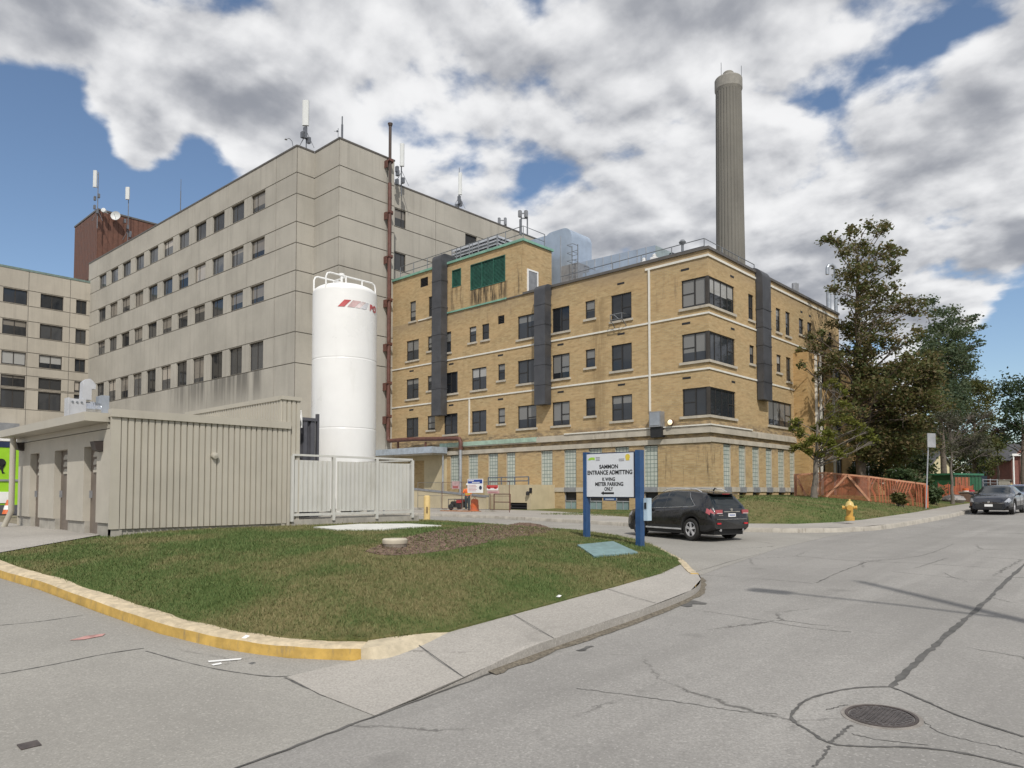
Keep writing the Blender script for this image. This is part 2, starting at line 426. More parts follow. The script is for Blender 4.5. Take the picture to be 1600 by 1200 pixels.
def facade(mb, O, u, n, L, z0, z1, recs, m=0):
    """wall sheet with real recesses: recs = (u0,u1,z0,z1,depth,matindex of back)"""
    us = sorted(set([0., L]+[min(max(a, 0), L) for r in recs for a in r[:2]])); zs = sorted(set([z0, z1]+[min(max(a, z0), z1) for r in recs for a in r[2:4]]))
    def dm(a, z):
        d, k = 0., m
        for r in recs:
            if r[0] < a < r[1] and r[2] < z < r[3] and abs(r[4]) >= abs(d): d, k = r[4], r[5]
        return d, k
    P = lambda a, d, z: (O[0]+u[0]*a-n[0]*d, O[1]+u[1]*a-n[1]*d, z)
    g = [[dm((us[i]+us[i+1])/2, (zs[j]+zs[j+1])/2) for j in range(len(zs)-1)] for i in range(len(us)-1)]
    for i in range(len(us)-1):
        for j in range(len(zs)-1):
            d, k = g[i][j]
            mb.add([P(us[i], d, zs[j]), P(us[i+1], d, zs[j]), P(us[i+1], d, zs[j+1]), P(us[i], d, zs[j+1])], [(0, 1, 2, 3)], k)
            if i+1 < len(us)-1 and abs(g[i+1][j][0]-d) > 1e-6:
                e = g[i+1][j][0]; mb.add([P(us[i+1], d, zs[j]), P(us[i+1], e, zs[j]), P(us[i+1], e, zs[j+1]), P(us[i+1], d, zs[j+1])], [(0, 1, 2, 3)], m)
            if j+1 < len(zs)-1 and abs(g[i][j+1][0]-d) > 1e-6:
                e = g[i][j+1][0]; mb.add([P(us[i], d, zs[j+1]), P(us[i+1], d, zs[j+1]), P(us[i+1], e, zs[j+1]), P(us[i], e, zs[j+1])], [(0, 1, 2, 3)], m)
    return mb

# ------------------------------------------------------------------ the lie of the land
def sm(a, b, x):
    t = min(1., max(0., (x-a)/(b-a))); return t*t*(3-2*t)
def G(x, y):
    yy = max(y, -15.)
    z = 1.7*(1-exp(-yy/31)) + .06*min(14., max(0., -x-6.7))*(1-sm(8, 20, y))
    return z-.16*sm(24, 36, y)*sm(-11, -20, x)
def ground(px, py, off=0., fn=G):
    d = ray(px, py); d = d/d.dot(FH); t = 1.
    while t < 150:
        p = CAM+d*t
        if p.z < fn(p.x, p.y)+off: break
        t += .02
    return CAM+d*t
YK = [(-40, 3.2), (-26, 3.2), (-20, 3.3), (-16.4, 3.48), (-14.84, 3.7), (-12.4, 3.88), (-10.42, 4.07), (-9.1, 4.36), (-8.2, 4.75), (-7.47, 5.32)]       # yellow kerb, road side
SWI = [(-7.47, 5.32), (-7.40, 6.67), (-7.48, 8.8), (-7.62, 10.95), (-7.80, 12.7), (-8.2, 14.2)]                 # lawn side of the pavement
SWO = [(-5.82, 4.3), (-5.95, 6.0), (-6.05, 7.5), (-6.15, 9.5), (-6.4, 11.5), (-6.85, 12.7), (-7.45, 13.6)]        # street side
NK = [(-7.45, 13.6), (-8.4, 14.85), (-9.46, 16.0), (-10.6, 17.3), (-11.9, 18.6), (-13.6, 19.9), (-15.7, 20.9), (-20.2, 21.8), (-26.5, 22.2), (-40, 22.3)]
FK = [(-62, 27.9), (-40, 27.9), (-31.6, 27.7), (-26.5, 27.3), (-20.7, 26.3), (-16.7, 25.3), (-12.5, 24.9), (-9.9, 25.5), (-8.5, 27.0), (-7.9, 30), (-7.95, 40), (-8.7, 50), (-10.5, 80), (-12.5, 120), (-15, 200)]
FL = [(-62, 36.5), (-40, 36.5), (-31, 36.0), (-26, 34.2), (-20.7, 30.8), (-16.2, 28.3), (-12.8, 27.3), (-11.0, 27.9), (-10.1, 29.6), (-9.75, 32), (-9.8, 40), (-10.5, 50), (-12.3, 80), (-14.3, 120), (-16.8, 200)]
def crv(pts, k=6):
    """Catmull-Rom through 2-D points"""
    out = []
    for i in range(len(pts)-1):
        p0, p1, p2, p3 = [Vector((*pts[min(max(j, 0), len(pts)-1)], 0)) for j in (i-1, i, i+1, i+2)]
        for q in range(k):
            t = q/k; v = .5*((2*p1)+(p2-p0)*t+(2*p0-5*p1+4*p2-p3)*t*t+(3*p1-p0-3*p2+p3)*t**3); out.append((v.x, v.y))
    out.append(tuple(pts[-1])); return out
cYK, cSWI, cSWO, cNK, cFK, cFL = [crv(p) for p in (YK, SWI, SWO, NK, FK, FL)]
def offs(pts, d):
    o = []
    for i, p in enumerate(pts):
        a = Vector(pts[max(i-1, 0)]); b = Vector(pts[min(i+1, len(pts)-1)]); t = (b-a).normalized(); o.append((p[0]-t.y*d, p[1]+t.x*d))
    return o
def dist(pts, x, y):
    best = 1e9
    for i in range(len(pts)-1):
        ax, ay = pts[i]; bx, by = pts[i+1]; dx, dy = bx-ax, by-ay; L = dx*dx+dy*dy
        t = max(0, min(1, ((x-ax)*dx+(y-ay)*dy)/L)) if L else 0
        d = (ax+dx*t-x)**2+(ay+dy*t-y)**2
        if d < best: best = d
    return sqrt(best)
YK_S = offs(YK, .32); NK_S = offs(NK, .17)
ISL_EDGE = YK_S[:-1]+SWI+NK_S[1:]
PADX = -20.2                                      # west of this the shed's own paved pad begins
def lawn(x, y):
    d = dist(ISL_EDGE, x, y); e = G(x, y)+.15
    t = min(1, d/6.2); top = max(e+.05, 1.37)
    z = e+(top-e)*(1-(1-t)**1.7)
    s_ = ((x+18.6)*2.5+(y-3.9)*1.8)/3.08
    pad = 1-sm(-.1, 1.9, s_)
    pad *= 1-sm(6.6, 7.6, y)
    return z*(1-pad)+(G(x, y)+.13)*pad
def lawn2(x, y):
    d = dist(FL, x, y); e = G(x, y)+.14; t = min(1, d/6.5)
    return e+(2.12-e)*(1-(1-t)**1.7)*max(sm(-21, -15.5, x), sm(40, 42, y))

def poly_sheet(name, loop, zf, m, cell=.5, holes=(), smooth=60):
    xs = [p[0] for p in loop]; ys = [p[1] for p in loop]
    vs = [Vector(p) for p in loop]; n = len(loop); es = [(i, (i+1) % n) for i in range(n)]
    gx = int((max(xs)-min(xs))/cell); gy = int((max(ys)-min(ys))/cell)
    def inside(x, y):
        c = False; j = n-1
        for i in range(n):
            if (ys[i] > y) != (ys[j] > y) and x < (xs[j]-xs[i])*(y-ys[i])/(ys[j]-ys[i])+xs[i]: c = not c
            j = i
        return c
    for i in range(gx+1):
        for j in range(gy+1):
            x = min(xs)+(i+.5)*cell; y = min(ys)+(j+.5)*cell
            if inside(x, y): vs.append(Vector((x, y)))
    r = geometry.delaunay_2d_cdt(vs, es, [list(range(n))], 1, 1e-4)
    mb = MB(); mb.add([(v.x, v.y, zf(v.x, v.y)) for v in r[0]], [list(f) for f in r[2]])
    return mb
def strip(mb, L, Rr, zl, zr, m=0):
    n = len(L); mb.add([(x, y, zl(x, y)) for x, y in L]+[(x, y, zr(x, y)) for x, y in Rr], [(i, i+1, n+i+1, n+i) for i in range(n-1)], m)
def kerb(name, path, w, h, m, mtop=None):
    """kerb: upright face on the path, level top w wide to the left of it"""
    mb = MB(); rnd = random.Random(5)
    p = crv(path, 10); A = p; A2 = offs(p, .03); B = offs(p, w)
    j = [.004*sin(i*.8)+rnd.uniform(-.002, .002) for i in range(len(p))]; n = len(p)
    vs = []
    for i in range(n):
        x, y = A[i]; z = G(x, y); vs += [(x, y, z-.25), (A2[i][0], A2[i][1], z+h-.03+j[i]), (offs_l(A2[i], B[i], .12)[0], offs_l(A2[i], B[i], .12)[1], z+h+j[i]), (B[i][0], B[i][1], z+h+.004+j[i]), (B[i][0], B[i][1], z-.25)]
    fs = []; ms = []
    for i in range(n-1):
        for k in range(4): fs.append((i*5+k, i*5+k+1, (i+1)*5+k+1, (i+1)*5+k)); ms.append(0 if k < 1 else 1)
    for i in (0, n-1): fs.append(tuple(i*5+k for k in range(5))); ms.append(0)
    mb.v = vs; mb.f = fs; mb.m = ms
    return structure(mb, name, [m, mtop or m], smooth=40)
def offs_l(a, b, t): return (a[0]+(b[0]-a[0])*t, a[1]+(b[1]-a[1])*t)

M_road = roadmat('street_surface', (.33, .318, .30), 'road')
M_drive = roadmat('driveway_concrete', (.36, .345, .315), 'drive')
M_walk = roadmat('pavement_concrete', (.43, .405, .37), 'walk')
M_grass = grassmat('lawn_turf')
M_earth = mat('bare_ground', (.20, .17, .12), .95, var=.3)
M_tar = mat('tar_seam', (.10, .097, .092), .85, var=.35, scale=6)
M_kerb = mat('kerb_concrete', (.40, .37, .32), .9, var=.2, grime=.7, gcol=(.12, .10, .08))
M_yface = mat('kerb_yellow_paint', (.50, .325, .085), .85, var=.22, scale=5, grime=.95, gcol=(.22, .18, .12), bmp=.35)
M_ytop = mat('kerb_faded_yellow', (.50, .415, .285), .9, var=.25, scale=6, grime=.9, gcol=(.32, .28, .22), bmp=.4)
M_white = mat('white_paint', (.80, .80, .79), .5, var=.05)
M_black = mat('black_rubber', (.02, .02, .02), .7, var=.2)
M_iron = mat('cast_iron', (.09, .075, .07), .6, .3, var=.35, scale=8, bmp=.3)

# ground: one sheet out to the horizon
def build_ground():
    mb = MB(); xs = [-3000, -1200, -500, -250, -160]+[-130+2.*i for i in range(80)]+[40, 90, 200, 600, 1500, 3000]; ys = [-3000, -900, -300, -100, -50]+[-30+2.*i for i in range(100)]+[200, 300, 500, 1000, 3000]
    nx = len(xs); vs = []
    for y in ys:
        for x in xs: vs.append((x, y, G(x, y)-.12))
    mb.add(vs, [(j*nx+i, j*nx+i+1, (j+1)*nx+i+1, (j+1)*nx+i) for j in range(len(ys)-1) for i in range(nx-1)])
    structure(mb, 'ground', M_earth, smooth=60)
build_ground()
# street with its seams, cracks and patches as part of the sheet
def build_road():
    left = [(-5.5, -30), (-5.6, -10), (-5.75, 0)]+SWO+[(-7.6, 14.5), (-8.4, 20), (-8.6, 25)]+FK[8:]
    loop = left+[(-2, 200), (1.5, 120), (3.2, 60), (3.4, 0), (3.4, -30)]
    mb = poly_sheet('road', loop, G, M_road, .9)
    rnd = random.Random(3)
    def seam(pts, w, k=8, wob=.03, off=.004):
        p = crv(pts, k); L = []; Rr = []
        for i, q in enumerate(p):
            a = Vector(p[max(i-1, 0)]); b = Vector(p[min(i+1, len(p)-1)]); t = (b-a).normalized(); ww = w*.8*rnd.uniform(.45, 1.35); o = rnd.uniform(-wob, wob)
            L.append((q[0]-t.y*(ww/2+o), q[1]+t.x*(ww/2+o))); Rr.append((q[0]+t.y*(ww/2-o), q[1]-t.x*(ww/2-o)))
        strip(mb, L, Rr, lambda x, y: G(x, y)+off, lambda x, y: G(x, y)+off, 1)
    P = lambda *pts: [(ground(x, y).x, ground(x, y).y) for x, y in pts]
    # sealed centre seam running up the street and round the manhole
    seam(P((1392, 1074), (1440, 1028), (1490, 984), (1540, 940), (1590, 892), (1640, 850)), .095, 14, .010)
    seam(P((1392, 1074), (1330, 1077), (1268, 1092), (1240, 1112), (1240, 1128), (1262, 1142), (1296, 1162), (1350, 1168), (1420, 1168), (1500, 1178), (1600, 1200)), .04, 8, .006, .005)
    seam(P((1392, 1074), (1440, 1094), (1500, 1120), (1600, 1153)), .035, 8, .006, .006)
    # open cracks
    for pts, w in (((900, 1076), (960, 1084), (1060, 1098), (1150, 1112), (1215, 1117)), .028), (((1296, 1166), (1285, 1185), (1270, 1200)), .05), (((1330, 1134), (1310, 1150), (1296, 1162)), .06), \
                   (((1330, 1148), (1380, 1158), (1450, 1164)), .025), (((1440, 1124), (1475, 1148), (1560, 1168), (1600, 1180)), .025), (((1290, 1110), (1325, 1102)), .03), \
                   (((1100, 955), (1180, 968), (1260, 981), (1330, 988)), .022), (((1090, 898), (1180, 904), (1270, 912)), .025), \
                   (((1275, 911), (1310, 895), (1355, 878)), .05), (((1355, 878), (1430, 880), (1560, 888)), .03), (((1355, 878), (1440, 868), (1490, 850)), .03), (((1430, 888), (1480, 872)), .03), (((1090, 893), (1140, 878), (1190, 865)), .03), (((1190, 865), (1300, 872), (1420, 870)), .025), \
                   (((1475, 895), (1500, 905), (1560, 906)), .025):
        seam(P(*pts), w*.62, 12, .014, .003)
    # gutter joint between the aprons and the street
    seam([(-5.62, -6), (-5.66, 1), (-5.72, 3), (-5.82, 4.4), (-5.92, 6.0)], .045, 10, .012, .006)
    for pts, ww in (((1060, 946), (1095, 941)), .45), (((905, 1018), (925, 1010)), .12): seam(P(*pts), ww, 4, .05, .007)
    structure(mb, 'road', [M_road, M_tar])
build_road()
# south driveway: concrete apron at lower left
def build_drives():
    loop = [(-5.66, -12), (-5.72, 2.9), (-5.82, 4.3)]+[(-6.6, 4.9)]+[(x, y-.0) for x, y in YK[::-1]]+[(-40, -12)]
    mb = poly_sheet('driveway', loop, lambda x, y: G(x, y)+.003, M_drive, .8)
    rnd = random.Random(9)
    def joint(pts, w):
        p = crv(pts, 8); L = []; Rr = []
        for i, q in enumerate(p):
            a = Vector(p[max(i-1, 0)]); b = Vector(p[min(i+1, len(p)-1)]); t = (b-a).normalized(); ww = w*.7*rnd.uniform(.3, 1.5)
            L.append((q[0]-t.y*ww/2, q[1]+t.x*ww/2)); Rr.append((q[0]+t.y*ww/2, q[1]-t.x*ww/2))
        strip(mb, L, Rr, lambda x, y: G(x, y)+.007, lambda x, y: G(x, y)+.007, 1)
    P = lambda *pts: [(ground(x, y).x, ground(x, y).y) for x, y in pts]
    joint(P((0, 1054), (80, 1040), (160, 1024), (225, 1014)), .035)
    joint(P((0, 978), (60, 972), (130, 962)), .025)
    joint(P((228, 1018), (300, 1038), (370, 1052), (445, 1058), (520, 1042)), .03)
    joint(P((445, 1060), (500, 1085), (560, 1108), (592, 1116)), .05)
    structure(mb, 'driveway', [M_drive, M_tar])
    # north driveway between lawn and hospital
    loop = [(-8.6, 25), (-8.4, 20), (-7.6, 14.5), (-7.45, 13.6)]+NK[1:]+[(-62, 22.3), (-62, 27.9)]+FK[1:9]
    mb = poly_sheet('driveway', loop, lambda x, y: G(x, y)+.003, M_drive, 1.2)
    structure(mb, 'driveway.001', M_drive)
build_drives()
# pavements
def build_walks():
    loop = SWI+[(-7.9, 14.0)]+SWO[::-1][0:]+[(-6.6, 4.95)]
    def zf(x, y): return G(x, y)+.009+.131*sm(4.8, 7.0, y)
    gp = [(ground(a, b).x, ground(a, b).y) for a, b in ((592, 1115), (500, 1086), (448, 1059), (520, 1042))]
    loop = [(-7.47, 5.32)]+SWI[1:-1]+[(-8.2, 14.35)]+SWO[::-1]+gp[1:]
    mb = poly_sheet('pavement', loop, zf, M_walk, .2)
    o = SWO
    L = crv(SWO, 5); strip(mb, L, L, zf, lambda x, y: G(x, y)-.1, 0)
    rnd = random.Random(2)
    for a, b in (((-7.45, 8.0), (-6.05, 7.3)), ((-7.6, 10.6), (-6.25, 10.1)), ((-7.42, 6.1), (-5.95, 5.6))):
        mb.add([(a[0], a[1], zf(*a)+.004), (b[0], b[1], zf(*b)+.004), (b[0], b[1]+.013, zf(b[0], b[1]+.02)+.004), (a[0], a[1]+.013, zf(a[0], a[1]+.02)+.004)], [(0, 1, 2, 3)], 1)
    structure(mb, 'pavement', [M_walk, M_tar])
    mb = poly_sheet('pavement', offs(FK, .14)+FL[::-1], lambda x, y: G(x, y)+.145, M_walk, 1.2)
    structure(mb, 'pavement.001', M_walk)
    # worn gutter strip of leaves and earth along the street pavement
    mb = MB(); p = crv(SWO[1:], 8); a = offs(p, .0); bpts = []
    for i, q in enumerate(p):
        w = .03+.07*rnd.random()+.06*abs(sin(i*.37+.5))
        t = Vector(p[min(i+1, len(p)-1)])-Vector(p[max(i-1, 0)]); t.normalize(); bpts.append((q[0]+t.y*w, q[1]-t.x*w))
    strip(mb, a, bpts, lambda x, y: G(x, y)+.03, lambda x, y: G(x, y)+.008)
    structure(mb, 'gutter_litter', mat('dry_leaves', (.15, .13, .10), .95, var=.5, scale=22, bmp=.5, grime=.6, gcol=(.05, .04, .03)))
build_walks()
kerb('kerb', YK, .34, .17, M_yface, M_ytop)
kerb('kerb.001', [(-7.15, 13.25)]+NK[:4], .20, .155, M_yface, M_ytop)
kerb('kerb.002', NK[3:], .18, .15, M_kerb)
kerb('kerb.003', FK, .17, .15, M_kerb)
def build_lawns():
    loop = [(-18.65, 3.66)]+offs(YK, .30)[3:]+[(-7.60, 5.85)]+[(x+.06, y) for x, y in SWI[1:]]+offs(NK, .12)[1:-2]+[(-26.5, 12), (-21, 12), (-19.7, 7), (-20.4, 6.45)]
    mb = poly_sheet('lawn', loop, lawn, M_grass, .45); L_ = loop+loop[:1]; strip(mb, L_, L_, lawn, lambda x, y: G(x, y)-.1)
    structure(mb, 'lawn', M_grass, smooth=50)
    loop = FL+[(-30, 200), (-30, 90), (-20.7, 63), (-20.7, 39.6), (-62, 39.6)]
    structure(poly_sheet('lawn', loop, lawn2, M_grass, 1.1), 'lawn.001', M_grass, smooth=80)
    # pavement pad before the shed doors
    loop = [(-20.2, 6.6), (-20.4, 6.43), (-18.65, 3.67), (-18.7, 3.55), (-26, 3.5), (-40, 3.5), (-40, 6.6)]
    structure(poly_sheet('pad', loop, lambda x, y: G(x, y)+.15, M_walk, .7), 'shed_pad', M_walk)
build_lawns()
def kerb_flare():
    """pale dropped end of the yellow kerb running down into the pavement"""
    I_ = crv([(-7.69, 5.60), (-7.56, 6.0), (-7.49, 6.4), (-7.46, 6.9)], 5); O_ = crv([(-7.46, 5.31), (-7.22, 5.52), (-7.20, 6.1), (-7.36, 6.9)], 5); n = len(I_); vs = []; fs = []
    zp = lambda x, y: G(x, y)+.009+.131*sm(4.8, 7.0, y)
    for i in range(n):
        t = i/(n-1); (x, y), (u, v) = I_[i], O_[i]; h = G(x, y)+.172*(1-t)+.152*t; f = .85*(1-t)**2+.2
        q = (x+(u-x)*f, y+(v-y)*f)
        vs += [(x, y, G(x, y)-.1), (x, y, h), (q[0], q[1], min(h, G(*q)+.172*(1-t)+.15*t)-.004), (u, v, zp(u, v)-.01-.1*(1-t)**8)]
    for i in range(n-1):
        for k in range(3): fs.append((i*4+k, i*4+k+1, (i+1)*4+k+1, (i+1)*4+k))
    fs.append((0, 1, 2, 3)); mb = MB(); mb.add(vs, fs); structure(mb, 'kerb_flare', mat('pale_kerb_end', (.50, .43, .31), .9, var=.2, scale=5, grime=.8, gcol=(.30, .26, .20), bmp=.3), smooth=40)
kerb_flare()
# ------------------------------------------------------------------ buildings
XC, YC = -20.637, 39.523                       # street corner of the brick wing
XB, XM, YBL, YF = -51.22, -55.05, 33.84, 32.11
STAIN_U = [(-1.7, 2.2, 17.0, 18.45, .40, .95, (.055, .045, .035)), (-4.0, -2.7, 17.0, 19.1, .44, .85, (.07, .055, .04)),
           (3.0, 3.9, 17.2, 20.9, .50, .75, (.08, .065, .05)), (-1.5, 3.5, 15.7, 16.9, .5, .75, (.16, .12, .08)),
           (10.2, 11.3, 2.5, 15.5, .35, .55, (.24, .17, .09)), (15.2, 22.5, 2.6, 5.3, .52, .8, (.10, .075, .05)),
           (14.5, 18, 14.2, 16.2, .52, .55, (.2, .15, .1)), (4.8, 6, 13.2, 16.4, .5, .45, (.22, .16, .09)), (-6.5, 12, 5.4, 6.4, .46, .6, (.13, .1, .075))]
M_brick = brickmat('buff_brick'); M_brick2 = brickmat('buff_brick_wing', (1.02, .93, .80), False)
M_panel = panelmat('precast_concrete', (.43, .408, .362), .32); M_panel2 = panelmat('precast_concrete_pale', (.455, .42, .36), .3)
M_joint = mat('joint_sealant', (.21, .195, .175), .9)
M_dark = mat('dark_interior', (.018, .018, .02), .6)
M_cop = mat('metal_coping', (.13, .12, .11), .5, .3)
M_roof = mat('roof_gravel', (.25, .24, .23), .95, var=.2, bmp=.4)
M_stone = mat('limestone_trim', (.46, .42, .35), .85, var=.15, scale=1.2, grime=.65, gcol=(.16, .13, .10))
M_line = mat('white_string_course', (.70, .68, .62), .7, var=.06, grime=.2, gcol=(.3, .27, .2))
M_green = mat('copper_green', (.19, .37, .29), .6, var=.2)
M_greenl = mat('green_louvre', (.030, .115, .085), .5, var=.3)
M_frame = mat('dark_window_frame', (.035, .033, .032), .45, .2)
M_frame2 = mat('bronze_window_frame', (.055, .048, .042), .45, .2)
M_glass = glassmat('window_glass', (.026, .03, .036), .05, .5, (.19, .19, .185), .5)
M_glassc = glassmat('tinted_glass', (.045, .047, .05), .04, .7, (.21, .19, .165), .42)
M_glassb = glassmat('basement_glass', (.20, .28, .28), .12, .3)
M_block = blockmat('glass_block')
M_duct = mat('weathered_duct', (.085, .088, .098), .5, .35, var=.2, scale=1.2, grime=.4, gcol=(.05, .05, .055))
M_galv = mat('galvanised_steel', (.42, .45, .49), .38, .65, var=.15, scale=1.5)
M_galvd = mat('galvanised_plate', (.30, .31, .33), .5, .4, var=.15)
M_rail = mat('rail_steel', (.20, .215, .235), .5, .4)
M_blued = mat('pale_blue_duct', (.36, .43, .53), .45, .3, var=.12, scale=1.)
M_tan = mat('tan_render', (.50, .43, .29), .85, var=.1, scale=1., grime=.3, gcol=(.28, .23, .15))
M_brown = mat('brown_cladding', (.135, .062, .042), .6, .1, var=.2)
M_rust = mat('rust_primer_pipe', (.125, .055, .043), .6, .1, var=.3, scale=4)
M_steel = mat('pale_steel', (.45, .47, .50), .4, .5)
rw = random.Random(21)

def window(root, O, u, n, u0, u1, z0, z1, style='two', frame=None, glass=None, sill=True, fw=.07, rec=.14, sm_=None):
    frame = frame or M_frame; glass = glass or M_glass
    a, b = -rec, -rec+.07
    f = MB(); ob = lambda q0, q1, w0, w1: f.obox(O, u, n, q0, q1, a, b, w0, w1)
    ob(u0, u1, z0, z0+fw); ob(u0, u1, z1-fw, z1); ob(u0, u0+fw, z0+fw, z1-fw); ob(u1-fw, u1, z0+fw, z1-fw)
    um = (u0+u1)/2; zm = (z0+z1)/2
    if style == 'two':
        f.obox(O, u, n, um-.045, um+.045, a, b+.004, z0+fw, z1-fw)
        s = rw.choice((0, 1))
        f.obox(O, u, n, (u0+fw, um+.045)[s], (um-.045, u1-fw)[s], a, b-.004, zm-.09, zm-.03)
    elif style == 'one': f.obox(O, u, n, u0+fw, u1-fw, a, b-.004, zm-.03, zm+.03)
    elif style == 'third': f.obox(O, u, n, u0+(u1-u0)*.64, u0+(u1-u0)*.64+.05, a, b-.004, z0+fw, z1-fw)
    elif style == 'pair': f.obox(O, u, n, um-.05, um+.05, a, b-.004, z0+fw, z1-fw)
    elif style == 'grid4':
        for k in (1, 2, 3): q = u0+(u1-u0)*k/4; f.obox(O, u, n, q-.035, q+.035, a, b-.004, z0+fw, z1-fw)
        f.obox(O, u, n, u1-(u1-u0)/4, u1-fw, a, b-.008, zm-.03, zm+.03)
    elif style == 'corner2':
        f.obox(O, u, n, um-.045, um+.045, a, b-.004, z0+fw, z1-fw); f.obox(O, u, n, u0+fw, um, a, b-.008, zm-.03, zm+.03)
    w = f.build('window', frame, root)
    p = MB(); p.obox(O, u, n, u0+.03, u1-.03, a+.015, a+.035, z0+.03, z1-.03); p.build('window_pane', glass, w)
    if sill:
        s = MB(); s.obox(O, u, n, u0-.13, u1+.13, -.1, .09, z0-.15, z0-.002); s.build('window_sill', M_stone, w)
    return w
def slats(mb, O, u, n, u0, u1, z0, z1, d0, d1, pitch=.16, th=.03, m=0):
    k = int((z1-z0)/pitch)
    for i in range(k):
        z = z0+(i+.5)*(z1-z0)/k
        P = lambda a, d, zz: (O[0]+u[0]*a+n[0]*d, O[1]+u[1]*a+n[1]*d, zz)
        h = pitch*.42
        mb.add([P(u0, d1, z-h), P(u1, d1, z-h), P(u1, d0, z+h), P(u0, d0, z+h), P(u0, d1-.0, z-h+th), P(u1, d1, z-h+th), P(u1, d0, z+h+th), P(u0, d0, z+h+th)],
               [(3, 2, 1, 0), (4, 5, 6, 7), (0, 1, 5, 4), (1, 2, 6, 5), (2, 3, 7, 6), (3, 0, 4, 7)], m)

def concrete_block():
    root = thing('concrete_hospital', 'tall grey precast concrete hospital block with rows of small dark windows and a stepped corner', 'building', (-70, 40, 1.))
    q = radians(1.6); a = (-cos(q), -sin(q)); n = (sin(q), -cos(q)); O = (XM, YF); N = Vector((n[0], n[1], 0))
    ZR = 32.05
    uof = lambda px, py: (onP(px, py, (XM, YF, 0), N)-Vector((XM, YF, 0))).dot(Vector((a[0], a[1], 0)))
    L = uof(136.5, 520)
    rows = [(28.02, 29.74), (23.76, 25.46), (19.57, 21.24), (13.41, 15.95)]
    gz = []
    for r in rows: gz += [(r[0]-.10, r[0]-.02), (r[1]+.02, r[1]+.10)]
    cols = [(155, 165.6), (173, 183.6), (192, 203), (211.6, 223.6), (232.6, 245.4), (255, 268.4), (278, 293.6), (304, 320), (331.4, 349), (361.4, 380), (393, 413.4)]
    uc = [sum(uof(p, 440-(c[0]-155)*.4) for p in c)/2 for c in cols]
    m = (uc[0]-uc[-1])/10; b = uc[-1]
    ucs = [b+m*i for i in range(11)]; ww = 1.22
    recs = []
    for z0, z1 in gz: recs.append((0, L, z0, z1, .05, 1))
    for i, c in enumerate(ucs):
        for k, (z0, z1) in enumerate(rows): recs.append((c-ww, c+ww, z0, z1, .32, 2))
        recs.append((c+m/2-.02, c+m/2+.02, 8.5, ZR, .012, 1))
    recs.append((b-m*.5-1.2, b-m*.5-1.13, 0, ZR, .03, 1))
    wall = MB(); facade(wall, O, a, n, L, -.5, ZR, recs)
    dr = lambda gl, LL: [(0, LL, z0, z1, .05, 1) for z0, z1 in gl]
    # return, projecting corner block and set-back wall
    facade(wall, (XM, YF), (0, 1), (1, 0), YBL-YF, -.5, ZR, dr(gz, YBL-YF)+[(0, .08, 0, ZR, .04, 1)])
    facade(wall, (XM, YBL), (1, 0), (0, -1), XB-XM, -.5, ZR, dr(gz, XB-XM)+[(XB-XM-.09, XB-XM, 0, ZR, .04, 1)])
    YB2 = onX(616, 300, XB).y; LB = YB2-YBL; yj = onX(604.5, 300, XB).y-YBL
    facade(wall, (XB, YBL), (0, 1), (1, 0), LB, -.5, ZR, dr(gz, LB)+[(yj, yj+.09, 0, ZR, .05, 1)])
    wall.add([(XB, YB2, -.5), (XM, YB2, -.5), (XM, YB2, ZR), (XB, YB2, ZR)], [(0, 1, 2, 3)])
    LM = 34.
    w2 = []
    for pa, pb in ((616.5, 634), (727, 745)):
        ya = onX(pa, 360, XM).y-YB2; yb = onX(pb, 360, XM).y-YB2; w2.append((max(.02, ya), yb))
    recs = dr(gz, LM)
    for ya, yb in w2+[(20, 22.4)]:
        for z0, z1 in rows[:3]: recs.append((ya, yb, z0, z1, .25, 2))
    ys = onX(680.5, 330, XM).y-YB2; recs.append((ys, ys+.06, 20, ZR, .02, 1))
    facade(wall, (XM, YB2), (0, 1), (1, 0), LM, -.5, ZR, recs)
    E0 = (XM+a[0]*L, YF+a[1]*L); yb_ = YB2+LM
    wall.add([(E0[0], E0[1], -.5), (E0[0]-.5, yb_, -.5), (XM, yb_, -.5), (E0[0], E0[1], ZR), (E0[0]-.5, yb_, ZR), (XM, yb_, ZR)], [(0, 1, 4, 3), (1, 2, 5, 4)])
    wall.build('wall', [M_panel, M_joint, M_dark], root)
    rf = MB(); rf.prism([(XM-.3, YF+.3), (XM-.3, YBL+.3), (XB-.3, YBL+.3), (XB-.3, YB2-.3), (XM-.3, YB2-.3), (XM-.3, yb_-.3), (E0[0], yb_-.3), (E0[0]+.3, E0[1]+.3)], ZR-1.0, ZR-.7)
    rf.build('roof', M_roof, root)
    cp = MB()
    cp.obox(O, a, n, 0, L, -.4, .05, ZR, ZR+.14); cp.box(XM-.4, XM+.05, YF+.02, YBL-.06, ZR, ZR+.138); cp.box(XM+.06, XB+.05, YBL-.05, YBL+.4, ZR, ZR+.136)
    cp.box(XB-.4, XB+.05, YBL+.41, YB2+.05, ZR, ZR+.138); cp.box(XM-.4, XB-.41, YB2-.35, YB2+.04, ZR, ZR+.134); cp.box(XM-.4, XM+.05, YB2+.06, yb_, ZR, ZR+.136)
    cp.build('roof_coping', M_cop, root)
    for i, c in enumerate(ucs):
        for k, (z0, z1) in enumerate(rows):
            window(root, O, a, n, c-ww, c+ww, z0, z1, 'third' if k < 3 else 'pair', M_frame2, M_glassc, False, .06, .24)
    for ya, yb in w2+[(20, 22.4)]:
        for z0, z1 in rows[:3]: window(root, (XM, YB2), (0, 1), (1, 0), ya, yb, z0, z1, 'third', M_frame2, M_glassc, False, .06, .18)
    # brown clad plant room on the roof
    pc = onY(153, 340, 31.9); zt = onY(153, 325, 31.9).z; zt = zt-.3
    x1 = pc.x; x0 = x1-9.5; y0 = pc.y; y1 = y0+24
    ph = MB()
